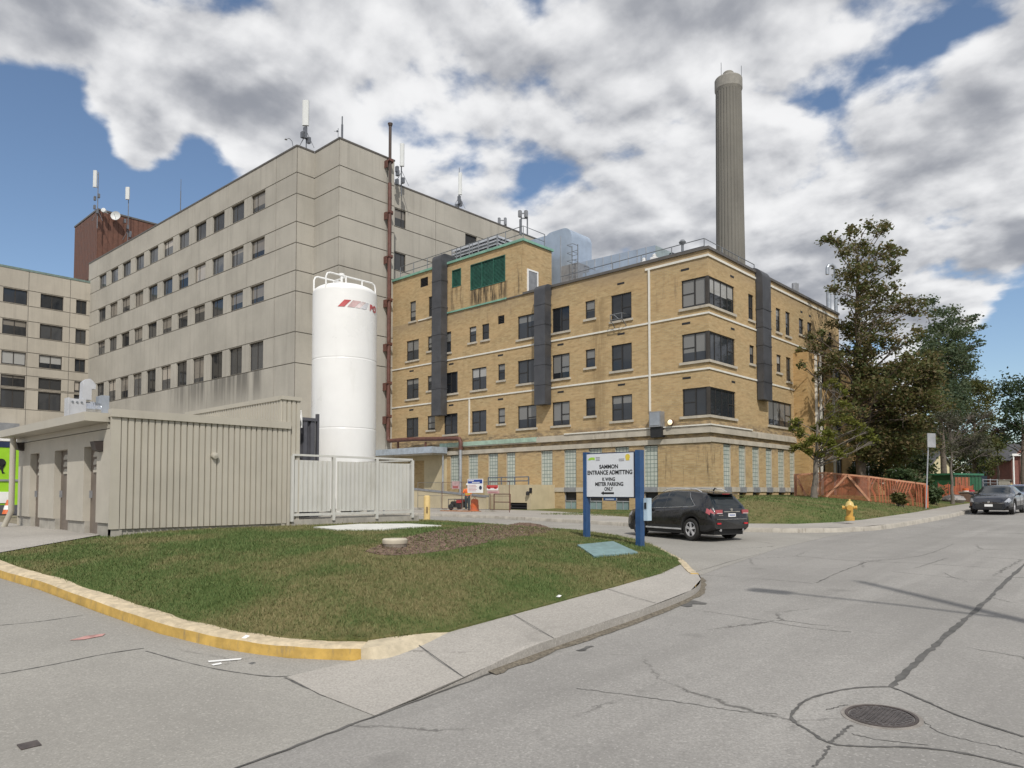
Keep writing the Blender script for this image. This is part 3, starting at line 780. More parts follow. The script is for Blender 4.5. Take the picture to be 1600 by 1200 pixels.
    def ribs(O_, u_, n_, L_):
        k = int(L_/.62)
        for i in range(k):
            s = L_/k; ph.obox(O_, u_, n_, i*s+.05, (i+1)*s-.05, -.02, .045, ZR-.9, zt-.12)
    ph.box(x0, x1, y0, y1, ZR-1., zt)
    ribs((x1, y0), (0, 1), (1, 0), y1-y0); ribs((x1, y0), (-1, 0), (0, -1), 9.5)
    p = ph.build('plant_room', M_brown, root)
    c = MB(); c.box(x0-.1, x1+.1, y0-.1, y1+.1, zt, zt+.22); c.build('roof_coping', M_cop, p)
    return root, E0, (x1, y0, zt), (a, n)
CB, E0, PH_C, (FA, FN) = concrete_block()

def west_wing():
    XW = E0[0]+.6
    ZR = onX(67, 428.5, XW).z
    root = thing('office_wing', 'lower beige concrete wing with wide dark windows at the far left behind the green hoarding', 'building', (XW-8, 20, 1))
    Y0 = 6.; L = 34-Y0; O = (XW, Y0); u = (0, 1); n = (1, 0)
    U = lambda px, py=560: onX(px, py, XW).y-Y0
    colp = [(2, 40.5), (61, 97), (117, 133.5)]
    zl = lambda px, py: onX(px, py, XW).z
    rowp = [(452.5, 475), (500, 523), (549, 571), (585, 604), (607, 639)]
    zs = [(zl(21, b), zl(21, a)) for a, b in [(451, 473.5), (499.5, 523), (549, 570), (586, 604), (608, 637.5)]]
    cols = [(U(a), U(b)) for a, b in colp]
    step = cols[1][0]-cols[0][0]; cols += [(cols[0][0]-step*k, cols[0][1]-step*k) for k in (1, 2)]
    recs = [(0, L, z0-.12, z0-.04, .05, 1) for z0, z1 in zs]+[(0, L, z1+.04, z1+.12, .05, 1) for z0, z1 in zs]
    for a, b in cols:
        for z0, z1 in zs: recs.append((max(a, .1), b, z0, z1, .35, 2))
    for px in (41.5, 107): recs.append((U(px), U(px)+.08, 0, ZR, .03, 1))
    zb = zl(15, 662)
    recs.append((0, U(28), -.5, zb, 1.2, 2))
    w = MB(); facade(w, O, u, n, L, -.5, ZR, recs)
    w.add([(XW, Y0, -.5), (XW-15, Y0, -.5), (XW-15, Y0, ZR), (XW, Y0, ZR), (XW-15, 34, -.5), (XW, 34, -.5), (XW-15, 34, ZR), (XW, 34, ZR)], [(0, 1, 2, 3), (1, 4, 6, 2), (4, 5, 7, 6)])
    w.build('wall', [M_panel2, M_joint, M_dark], root)
    r = MB(); r.box(XW-15, XW-.3, Y0+.3, 34, ZR-.5, ZR-.3); r.build('roof', M_roof, root)
    c = MB(); c.box(XW-.4, XW+.05, Y0, 34, ZR, ZR+.25); c.build('roof_coping', mat('green_coping', (.16, .22, .20), .5), root)
    for a, b in cols:
        for k, (z0, z1) in enumerate(zs): window(root, O, u, n, max(a, .1), b, z0, z1, 'pair', M_frame2, M_glass if k in (0, 2) else M_glassc, False, .09, .22)
    s = MB(); s.box(XW-.9, XW+1.2, Y0, Y0+U(26), zl(10, 690), zl(10, 685)); s.build('canopy_fascia', M_white, root)
    s = MB(); s.box(XW-.9, XW+1.0, Y0, Y0+U(30), zl(10, 684), zb); s.build('soffit_band', M_galvd, root)
west_wing()

LVL = {'A': (13.70, 15.45), 'B': (10.37, 12.10), 'C': (7.05, 8.73)}
NLV = {'A': 14.21, 'B': 10.86, 'C': 7.54}
def brick_wing():
    root = thing('brick_hospital', 'older buff brick hospital wing with white string courses, corner windows and green louvred rooftop storey', 'building', (-30, 46, 1.2))
    u = (1, 0); n = (0, -1); XL = XB; O = (XL, YC); L = XC-XL; ZR = 17.0; ZP = 21.08
    X = lambda px: onY(px, 600, YC).x-XL
    UP = X(817.5)
    wide = []; narrow = []
    recs = []
    def add(lst, px0, px1, fl, w=None):
        z0, z1 = LVL[fl]
        a, b = X(px0), X(px1)
        if lst is narrow: z0 = NLV[fl]
        lst.append((a, b, z0, z1)); recs.append((a, b, z0, z1, .2, 1))
    for fl in 'ABC':
        for p in ((635, 654), (809, 838), (863, 890), (955.5, 987.5)): add(wide, *p, fl)
        add(narrow, 668, 680, fl); add(narrow, 915, 930, fl)
        if fl != 'A':
            add(wide, 694, 715, fl); add(wide, 737, 760, fl); add(narrow, 778, 789, fl)
    tall = [(X(694), X(704.5), 13.78, 15.47)]
    for p in ((733, 744), (753, 764)): add(narrow, *p, 'A')
    tall += [(X(640), X(649), 17.1, 18.83), (X(669), X(680), 17.1, 18.83)]
    for t_ in tall: recs.append((*t_, .2, 1))
    vents = [(X(778), X(788), 15.19, 15.83), (X(656), X(668), 19.83, 20.6)]
    for t_ in vents: recs.append((*t_, .15, 1))
    louv = [(X(735), X(789.5), 18.4, 20.45), (X(706), X(720), 19.03, 20.46)]
    for t_ in louv: recs.append((*t_, .15, 1))
    # glass block strips and basement lights of the plinth storey
    gcols = [(704, 719), (732, 747), (763, 778), (791, 805), (845, 863), (881, 900), (919, 940), (960, 982), (1005, 1027)]
    gb = []; bw = []
    for k, (a, b) in enumerate(gcols):
        gb.append((X(a), X(b), 2.68, 5.34)); recs.append((X(a), X(b), 2.68, 5.34, .16, 1))
        if k > 3: bw.append((X(a), X(b), 1.02, 2.36)); recs.append((X(a), X(b), 1.02, 2.36, .22, 1))
    cw = (X(1066), L)
    for fl in 'ABC': z0, z1 = LVL[fl]; recs.append((cw[0], cw[1], z0-.06, z1-.05, .2, 1))
    wall = MB()
    facade(wall, O, u, n, L, -.3, ZR, recs)
    facade(wall, O, u, n, UP, ZR, ZP, [r for r in recs if r[2] > ZR-.1])
    # street face
    Yv = lambda px: onX(px, 600, XC).y-YC
    YE = 22.5; O2 = (XC, YC); u2 = (0, 1); n2 = (1, 0); r2 = []; nw2 = []; ww2 = []
    for px0, px1, z0, z1 in ((1171, 1179, 13.7, 15.4), (1172, 1179, 10.8, 12.02), (1214, 1221, 13.6, 15.3), (1229, 1236, 13.6, 15.35), (1214, 1221, 10.75, 12.0), (1229, 1236, 10.3, 12.05),
                             (1250, 1257, 14.1, 15.3), (1263, 1270, 14.1, 15.3), (1284, 1289.5, 13.75, 15.2), (1296, 1301, 13.9, 15.25)):
        nw2.append((Yv(px0), Yv(px1), z0, z1))
    ww2.append((Yv(1200), Yv(1236.5), 6.95, 8.7))
    for t_ in nw2+ww2: r2.append((*t_, .2, 1))
    c2 = Yv(1149)
    for fl in 'ABC': z0, z1 = LVL[fl]; r2.append((0, c2, z0-.06, z1-.05, .2, 1))
    gb2 = [(Yv(a), Yv(b), 2.68, 5.36) for a, b in ((1129, 1141), (1153, 1164), (1174, 1185), (1195, 1205), (1214, 1224), (1232, 1240))]
    for t_ in gb2: r2.append((*t_, .16, 1)); r2.append((t_[0], t_[1], 1.6, 2.34, .25, 1))
    facade(wall, O2, u2, n2, YE, -.3, ZR, r2)
    wall.add([(XL, YC, -.3), (XL, YC+YE, -.3), (XC, YC+YE, -.3), (XL, YC, ZR), (XL, YC+YE, ZR), (XC, YC+YE, ZR)], [(0, 1, 4, 3), (1, 2, 5, 4)])
    # rooftop storey: street side and back
    xp = XL+UP; ye = onX(862, 420, xp).y
    facade(wall, (xp, YC), (0, 1), (1, 0), ye-YC, ZR-.4, ZP, [])
    wall.add([(xp, ye, ZR-.4), (XL, ye, ZR-.4), (XL, YC, ZR-.4), (xp, ye, ZP), (XL, ye, ZP), (XL, YC, ZP)], [(0, 1, 4, 3), (1, 2, 5, 4)])
    wall.build('wall', [M_brick, M_dark], root)
    rf = MB(); rf.box(XL+.2, XC-.3, YC+.3, YC+YE-.3, ZR-.7, ZR-.45); rf.build('roof', M_roof, root)
    rf = MB(); rf.box(XL+.2, xp-.25, YC+.25, ye-.25, ZP-.4, ZP-.2); rf.build('roof', M_roof, root)
    cp = MB(); cp.box(xp+.02, XC+.1, YC-.1, YC+.35, ZR, ZR+.17); cp.box(XC-.35, XC+.1, YC+.36, YC+YE, ZR, ZR+.168)
    cp.build('roof_coping', M_cop, root)
    cp = MB(); cp.box(XL+.01, xp+.13, YC-.13, YC+.3, ZP-.02, ZP+.16); cp.box(xp-.3, xp+.13, YC+.31, ye+.1, ZP-.02, ZP+.158)
    cp.build('green_roof_edge', M_green, root)
    fl = MB(); fl.obox(O, u, n, X(689), X(792), -.02, .10, ZR-.02, ZR+.10); fl.build('green_flashing', M_green, root)
    fl = MB(); fl.obox(O, u, n, X(690)-3, X(690), -.02, .07, 16.96, 17.05); fl.build('string_course', M_line, root)
    fl = MB(); fl.obox(O, u, n, X(792)+.01, UP, -.02, .07, ZR-.03, ZR+.05); fl.build('string_course', M_cop, root)
    for z in (13.08, 9.72):
        s = MB(); s.obox(O, u, n, .0, L+.06, -.02, .06, z, z+.11); s.obox(O2, u2, n2, .0, YE, -.02, .058, z, z+.11); s.build('string_course', M_line, root)
    s = MB(); s.obox(O, u, n, X(1010), L+.07, -.02, .07, 16.56, 16.70); s.obox(O2, u2, n2, 0, YE, -.02, .068, 16.56, 16.70); s.build('string_course', M_line, root)
    s = MB(); s.obox(O, u, n, X(883), L+.16, -.02, .16, 6.36, 6.44); s.obox(O2, u2, n2, 0, Yv(1172), -.02, .158, 6.36, 6.44); s.build('string_course', M_line, root)
    s = MB(); s.obox(O, u, n, X(690), L+.16, -.02, .16, 5.92, 6.24); s.obox(O, u, n, X(690), L+.09, -.02, .09, 6.245, 6.34); s.obox(O2, u2, n2, 0, Yv(1241), -.02, .158, 5.92, 6.24); s.obox(O2, u2, n2, 0, Yv(1241), -.02, .088, 6.245, 6.34)
    s.build('cornice', M_stone, root)
    s = MB(); s.obox(O, u, n, X(690), X(840), -.02, .2, 6.0, 6.32); s.build('green_flashing', mat('pale_copper_green', (.33, .45, .37), .7, var=.2, grime=.4, gcol=(.3, .27, .2)), root)
    s = MB(); s.obox(O, u, n, X(700), L+.07, -.02, .07, 5.35, 5.66); s.obox(O2, u2, n2, 0, Yv(1241), -.02, .068, 5.38, 5.66); s.build('head_band', M_stone, root)
    s = MB(); prev = X(833)
    for a, b, z0, z1 in gb[4:]+[(L+.06, 0, 0, 0)]:
        s.obox(O, u, n, prev, a, -.02, .06, 2.38, 2.68); prev = b
    prev = 0
    for a, b, z0, z1 in gb2+[(Yv(1241), 0, 0, 0)]:
        s.obox(O2, u2, n2, prev, a, -.02, .058, 2.38, 2.68); prev = b
    s.parts('sill_band', M_stone, root)
    s = MB()
    for a, b, z0, z1 in gb[4:]: s.obox(O, u, n, a, b, -.15, .03, 2.37, 2.68)
    for a, b, z0, z1 in gb2: s.obox(O2, u2, n2, a, b, -.15, .03, 2.35, 2.68)
    s.parts('sill_band', M_galvd, root)
    for (a, b, z0, z1) in wide: window(root, O, u, n, a, b, z0, z1, 'two')
    for (a, b, z0, z1) in narrow+tall: window(root, O, u, n, a, b, z0, z1, 'one')
    for (a, b, z0, z1) in nw2: window(root, O2, u2, n2, a, b, z0, z1, 'one')
    for (a, b, z0, z1) in ww2: window(root, O2, u2, n2, a, b, z0, z1, 'grid4')
    for fl_ in 'ABC':
        z0, z1 = LVL[fl_]; z0 -= .06; z1 -= .05
        w = window(root, O, u, n, cw[0], L-.06, z0, z1, 'corner2', sill=False)
        s = MB(); s.obox(O, u, n, cw[0]-.15, L+.10, -.1, .10, z0-.16, z0-.002); s.obox(O2, u2, n2, 0, c2+.15, -.1, .098, z0-.16, z0-.002); s.build('window_sill', M_stone, w)
        s = MB(); s.box(XC-.20, XC-.02, YC+.02, YC+.20, z0, z1); s.build('corner_post', M_frame2, w)
        window(root, O2, u2, n2, .06, c2, z0, z1, 'grid4', sill=False)
    for (a, b, z0, z1) in vents:
        s = MB(); slats(s, O, u, n, a, b, z0, z1, -.12, -.02, .12); s.build('wall_vent', M_dark, root)
    for (a, b, z0, z1) in louv:
        s = MB(); slats(s, O, u, n, a+.05, b-.05, z0+.05, z1-.05, -.10, -.03, .10)
        s.obox(O, u, n, a, b, -.14, .03, z0, z0+.05); s.obox(O, u, n, a, b, -.14, .03, z1-.05, z1)
        k = max(1, round((b-a)/1.3))
        for i in range(k+1): q = a+(b-a-.05)*i/k; s.obox(O, u, n, q, q+.05, -.138, .032, z0+.05, z1-.05)
        s.build('green_louvre', M_greenl, root)
    def gbw(OO, uu, nn, a, b, z0, z1):
        s = MB(); s.obox(OO, uu, nn, a+.03, b-.03, -.13, -.10, z0, z1-.05); w = s.build('glass_block_window', M_block, root)
        s = MB(); s.obox(OO, uu, nn, a, a+.035, -.14, -.03, z0, z1); s.obox(OO, uu, nn, b-.035, b, -.14, -.03, z0, z1); s.build('window_frame', M_stone, w)
    for t_ in gb: gbw(O, u, n, *t_)
    for t_ in gb2: gbw(O2, u2, n2, *t_)
    for a, b, z0, z1 in bw:
        f = MB(); f.obox(O, u, n, a, b, -.18, -.1, 1.72, 1.78); f.obox(O, u, n, a, a+.05, -.18, -.1, z0, z1); f.obox(O, u, n, b-.05, b, -.18, -.1, z0, z1); f.obox(O, u, n, (a+b)/2-.02, (a+b)/2+.02, -.18, -.1, z0, 1.72)
        w = f.build('basement_window', M_steel, root)
        f = MB(); f.obox(O, u, n, a+.05, b-.05, -.17, -.15, z0, 1.72); f.build('window_pane', M_glassb, w)
    # dark brick vent slots over the windows
    for fl_, px in (('B', 643), ('C', 643), ('B', 705), ('C', 705), ('B', 782), ('C', 782), ('B', 876), ('C', 876), ('A', 971), ('B', 971), ('C', 971), ('A', 1072), ('B', 1073), ('C', 1073)):
        z = LVL[fl_][1]+(.62 if px != 1072 and px != 1073 else .55); a = X(px)-.28
        s = MB(); s.obox(O, u, n, a, a+.56, -.05, .012, z, z+.13); s.build('wall_vent', M_dark, root)
    for fl_ in 'ABC':
        z = LVL[fl_][1]+.5; a = Yv(1143); s = MB(); s.obox(O2, u2, n2, a, a+.5, -.05, .012, z, z+.13); s.build('wall_vent', M_dark, root)
    for px in (1254, 1267):
        s = MB(); a = Yv(px); s.obox(O2, u2, n2, a-.2, a+.2, -.05, .012, 15.75, 15.9); s.build('wall_vent', M_dark, root)
    # roof door of the rooftop storey
    ya, yb = onX(825, 470, xp).y-YC, onX(838.5, 470, xp).y-YC
    s = MB(); s.obox((xp, YC), (0, 1), (1, 0), ya, yb, .0, .05, ZR-.3, 18.95); d = s.build('roof_door', M_galvd, root)
    s = MB(); s.obox((xp, YC), (0, 1), (1, 0), ya-.12, ya, .0, .08, ZR-.3, 19.07); s.obox((xp, YC), (0, 1), (1, 0), yb, yb+.12, 0, .08, ZR-.3, 19.07); s.obox((xp, YC), (0, 1), (1, 0), ya, yb, 0, .08, 18.95, 19.07); s.build('door_frame', M_white, d)
    # tan rendered entrance bay under the canopy
    s = MB(); a1 = X(699)
    facade(s, (XL, YC-.25), u, n, a1, -.3, 5.6, [(X(642), X(667), 2.2, 5.0, .5, 1)]); s.add([(XL+a1, YC-.25, -.3), (XL+a1, YC, -.3), (XL+a1, YC, 5.6), (XL+a1, YC-.25, 5.6)], [(0, 1, 2, 3)])
    s.build('entrance_bay', [M_tan, M_dark], root)
    window(root, (XL, YC-.25), u, n, X(642), X(667), 2.2, 5.0, 'pair', M_frame2, M_glassc, False, .1, .35)
    # entrance canopy
    yf = YC-1.9; cr = onY(672, 705, yf); zt = onY(680, 697, yf).z; zb_ = onY(680, 707, yf).z; cp_ = onY(692, 740, YC-.5)
    s = MB(); s.box(XL-1.5, cr.x+.2, yf, YC-.26, zb_, zt); cn = s.build('canopy', mat('canopy_metal', (.42, .48, .55), .45, .3), root)
    s = MB(); s.box(XL-1.4, cr.x+.1, yf+.1, YC-.27, zb_-.12, zb_-.002); s.build('canopy_soffit', M_stone, cn)
    s = MB(); s.tube([(cp_.x, YC-.5, G(cp_.x, YC)), (cp_.x, YC-.5, zb_-.12)], .07, 10); s.build('canopy_post', M_steel, cn)
    # landing beside the ramp, with its louvre
    yl = YC-2.6; a0 = onY(757, 770, yl).x; b0 = onY(829, 770, yl).x; zt = onY(800, 757.5, yl).z
    lx = (onY(797, 790, yl).x-a0, onY(823.5, 790, yl).x-a0); lz = (.6, onY(810, 785.5, yl).z)
    s = MB(); facade(s, (a0, yl), u, n, b0-a0, -.3, zt, [(*lx, *lz, .25, 1)])
    s.add([(b0, yl, -.3), (b0, YC, -.3), (b0, YC, zt), (b0, yl, zt), (a0, yl, -.3), (a0, YC, -.3), (a0, YC, zt), (a0, yl, zt)], [(0, 1, 2, 3), (4, 5, 6, 7), (3, 2, 6, 7)])
    ln = s.build('landing', [M_tan, M_dark], root)
    s = MB(); slats(s, (a0, yl), u, n, lx[0], lx[1], lz[0], lz[1], -.2, -.02, .2); s.build('louvre', M_dark, ln)
    r0 = onY(640, 770, yl-.6).x; r1 = onY(760, 770, yl-.6).x; za = onY(650, 764.5, yl-.6).z; zb2 = onY(755, 777, yl-.6).z
    s = MB(); s.add([(r0, yl-.6, -.3), (r1, yl-.6, -.3), (r1, yl-.6, zb2), (r0, yl-.6, za), (r0, yl-.35, -.3), (r1, yl-.35, -.3), (r1, yl-.35, zb2), (r0, yl-.35, za)], [(0, 1, 2, 3), (4, 5, 6, 7), (3, 2, 6, 7), (1, 5, 6, 2), (0, 4, 7, 3)])
    rp = s.build('ramp_wall', M_tan, root)
    s = MB(); s.bar((r0, yl-.47, za+.06), (r1, yl-.47, zb2+.06), .34, .14); s.build('wall_cap', M_galvd, rp)
    # small white downpipe by the fourth window
    s = MB(); z = 9.7; s.obox(O, u, n, X(733.5), X(733.5)+.09, 0, .09, 6.9, z); s.build('downpipe', M_line, root)
    # projecting lower wing along the street
    yw = onX(1240, 600, XC).y; xq = onY(1262, 600, yw).x; zq = onX(1250, 556, XC).z
    w = MB(); LQ = 20
    facade(w, (XC, yw), (1, 0), (0, -1), xq-XC, -.3, zq, [])
    rq = []; wn = []
    for k in range(5):
        for z0 in (3.2, 6.95, 10.3):
            if z0+1.7 < zq: wn.append((2+k*3.6, 3.3+k*3.6, z0, z0+1.7)); rq.append((*wn[-1], .2, 1))
    facade(w, (xq, yw), (0, 1), (1, 0), LQ, -.3, zq, rq)
    w.add([(XC, yw, zq), (xq, yw, zq), (xq, yw+LQ, zq), (XC, yw+LQ, zq), (xq, yw+LQ, -.3), (XC, yw+LQ, -.3)], [(0, 1, 2, 3), (2, 4, 5, 3)])
    w.build('projecting_bay', [M_brick2, M_dark], root)
    for t_ in wn: window(root, (xq, yw), (0, 1), (1, 0), *t_, 'two')
    for px in (1273, 1280, 1300):
        y = onX(px, 600, xq).y; s = MB(); s.box(xq, xq+.14, y, y+.14, 1.5, zq); s.build('downpipe', M_line, root)
    return root, xp, ye, ZR, ZP
BW, XP, YPE, ZR_B, ZP_B = brick_wing()
# ------------------------------------------------------------------ things fixed to or standing on the buildings
def single(mb, name, m, label, cat, at, group=None, smooth=None):
    o = mb.build(name, m, None, off=at, smooth=smooth); return tag(o, label, cat, group)
def vent_pipe():
    y = onX(608, 400, XB+.35).y; x = XB+.38
    zt = onX(608, 192, x).z; zb = onX(606.5, 689, x).z
    root = thing('vent_pipe', 'tall rust red vent pipe climbing the grey concrete corner, then level over the canopy', 'pipe', (x, y, zb))
    s = MB(); s.tube([(x, y, 29.6), (x, y, zt)], .13, 10); s.lathe([(.16, zt-.25), (.22, zt-.05), (.22, zt)], (x, y, 0), 12); s.build('vent_stack', mat('stack_dark_brown', (.075, .055, .048), .6, .2), root, smooth=40)
    s = MB(); xe = onY(722, 684, YC-.3).x; ze = onY(720, 685, YC-.35).z
    s.tube([(x, y, 29.7), (x, y, zb+.5), (x, y, zb+.12), (x+.15, y-.0, zb), (x+.6, y, zb)], .17, 12)
    yc = YC-.45; s.tube([(x+.5, y, zb), (x+1.4, min(y, yc), zb), (x+3., yc, zb+.02), (xe-.5, yc, ze), (xe-.12, yc, ze-.05), (xe, yc, ze-.3), (xe, yc, ze-.9)], .17, 12)
    s.build('pipe_run', M_rust, root, smooth=50)
    for py in (252, 333, 402, 470, 539, 600, 652):
        z = onX(608, py, x).z; s = MB()
        s.box(XB+.0, x+.05, y-.34, y+.34, z-.04, z+.06); s.box(XB, x+.05, y-.34, y-.26, z-.6, z-.04); s.box(x+.1, x+.2, y-.22, y+.24, z-.0, z+.2)
        s.build('bracket', M_rust, root)
    for px in (622, 665):
        p = onY(px, 690, yc); s = MB(); s.box(p.x-.06, p.x+.06, yc-.06, yc+.06, p.z-.9, p.z-.02); s.build('pipe_support', M_rust, root)
    s = MB(); s.tube([(xe, yc, ze-.85), (xe, yc, G(xe, yc)+.1)], .12, 10); s.build('downspout', M_steel, root, smooth=50)
vent_pipe()

def ducts():
    # two on the drive side
    for (p0, p1, ytop, ybot, zr, lab) in ((674.5, 689, 397, 649, ZP_B, 'dark square duct down the left end of the brick wing beside the rooftop green louvres'),
                                          (834.5, 851.5, 444, 632, ZR_B, 'dark square duct down the middle of the brick facade right of the rooftop storey')):
        yd = YC-.75; x0 = onY(p0, 550, yd).x; x1 = onY(p1, 550, yd).x
        zt = onY((p0+p1)/2, ytop, yd).z; zb = onY((p0+p1)/2, ybot, yd).z
        root = thing('exhaust_duct', lab, 'duct', ((x0+x1)/2, YC-.4, zb), group='dark ducts on the brick wing')
        s = MB(); s.box(x0, x1, yd, YC-.08, zb, zt-.45)
        k = 7; prof = [(yd+.45-.45*cos(t), zt-.45+.45*sin(t)) for t in [i*pi/2/k for i in range(k+1)]]+[(YC+1.6, zt), (YC+1.6, zt-.75), (YC-.08, zt-.75)]
        pr = prof+[(YC-.08, zt-.45)]
        n = len(pr); s.add([(x0, y, z) for y, z in pr]+[(x1, y, z) for y, z in pr], [tuple(range(n)), tuple(range(n, 2*n))[::-1]]+[(i, i+1, n+i+1, n+i) for i in range(n-1)])
        s.build('duct_shaft', M_duct, root)
        s = MB()
        for j in range(1, 6): z = zb+(zt-zb)*j/6; s.box(x0-.025, x1+.025, yd-.025, YC-.05, z-.05, z+.05)
        s.parts('duct_flange', M_duct, root)
        s = MB(); s.box(x0-.05, x1+.05, YC+1.3, YC+2.6, zt-1.5, zt-.1); s.build('roof_fan_box', M_galvd, root)
    # one on the street side, with a rounded hood over the parapet
    y0 = onX(1182, 600, XC).y; xd = onY(1193, 560, y0).x; y1 = onX(1206, 560, xd).y
    zt = onY(1192, 415, y0).z; zb = onY(1190, 624, y0).z
    root = thing('exhaust_duct', 'round topped grey duct on the street side of the brick wing', 'duct', (XC+.4, (y0+y1)/2, zb), group='dark ducts on the brick wing')
    d = xd-XC; k = 9; R_ = d+.25
    pr = [(XC+.06, zb), (xd, zb), (xd, zt-R_)]+[(xd-R_+R_*cos(t), zt-R_+R_*sin(t)) for t in [i*pi/2/k for i in range(1, k+1)]]+[(XC-1.9, zt), (XC-1.9, zt-1.0), (XC+.06, zt-1.0)]
    n = len(pr); s = MB(); s.add([(x, y0, z) for x, z in pr]+[(x, y1, z) for x, z in pr], [tuple(range(n)), tuple(range(n, 2*n))[::-1]]+[(i, (i+1) % n, n+(i+1) % n, n+i) for i in range(n)])
    s.build('duct_shaft', [M_duct], root, smooth=35)
    s = MB()
    for j in range(1, 6): z = zb+(zt-1.6-zb)*j/6; s.box(XC+.02, xd+.025, y0-.025, y1+.025, z-.04, z+.04)
    s.parts('duct_flange', M_duct, root)
ducts()

def chimney():
    D = 76; a = dep(1141.5, 400, D); x, y = a.x, a.y; k = D/FPX
    zt = dep(1138, 124, D).z
    root = thing('chimney_stack', 'tall tapering grey concrete chimney stack rising behind the brick wing roof', 'chimney', (x, y, 1))
    r0 = 25.0*k; r1 = 20.0*k; n = 60; prof = []
    s = MB(); N = 14; n = 96
    vs = []; 
    for j in range(N+1):
        t = j/N; z = 1+(zt-1.2-1)*t; r = r0+(r1-r0)*t
        for i in range(n):
            an = 2*pi*i/n; rr = r*(1.0 if i % 4 else .955); vs.append((x+rr*cos(an), y+rr*sin(an), z))
    fs = [(j*n+i, j*n+(i+1) % n, (j+1)*n+(i+1) % n, (j+1)*n+i) for j in range(N) for i in range(n)]
    s.add(vs, fs); s.build('shaft', mat('chimney_concrete', (.175, .167, .148), .9, var=.12, scale=.3, grime=.35, gcol=(.06, .055, .05), bmp=.2), root)
    s = MB(); s.lathe([(r1*.98, zt-1.5), (r1*1.07, zt-1.2), (r1*1.07, zt-.15), (r1*1.03, zt-.05), (r1*.42, zt-.04), (r1*.42, zt+.65), (r1*.36, zt+.75), (0.02, zt+.76)], (x, y, 0), 40); s.build('cap', mat('chimney_cap', (.27, .26, .235), .9, var=.15), root)
    s = MB()
    for an in (.5, 2.5, 4.6): s.tube([(x+r1*cos(an), y+r1*sin(an), zt-.3), (x+r1*cos(an), y+r1*sin(an), zt+1.3)], .03, 5)
    s.parts('lightning_rod', M_rail, root)
chimney()

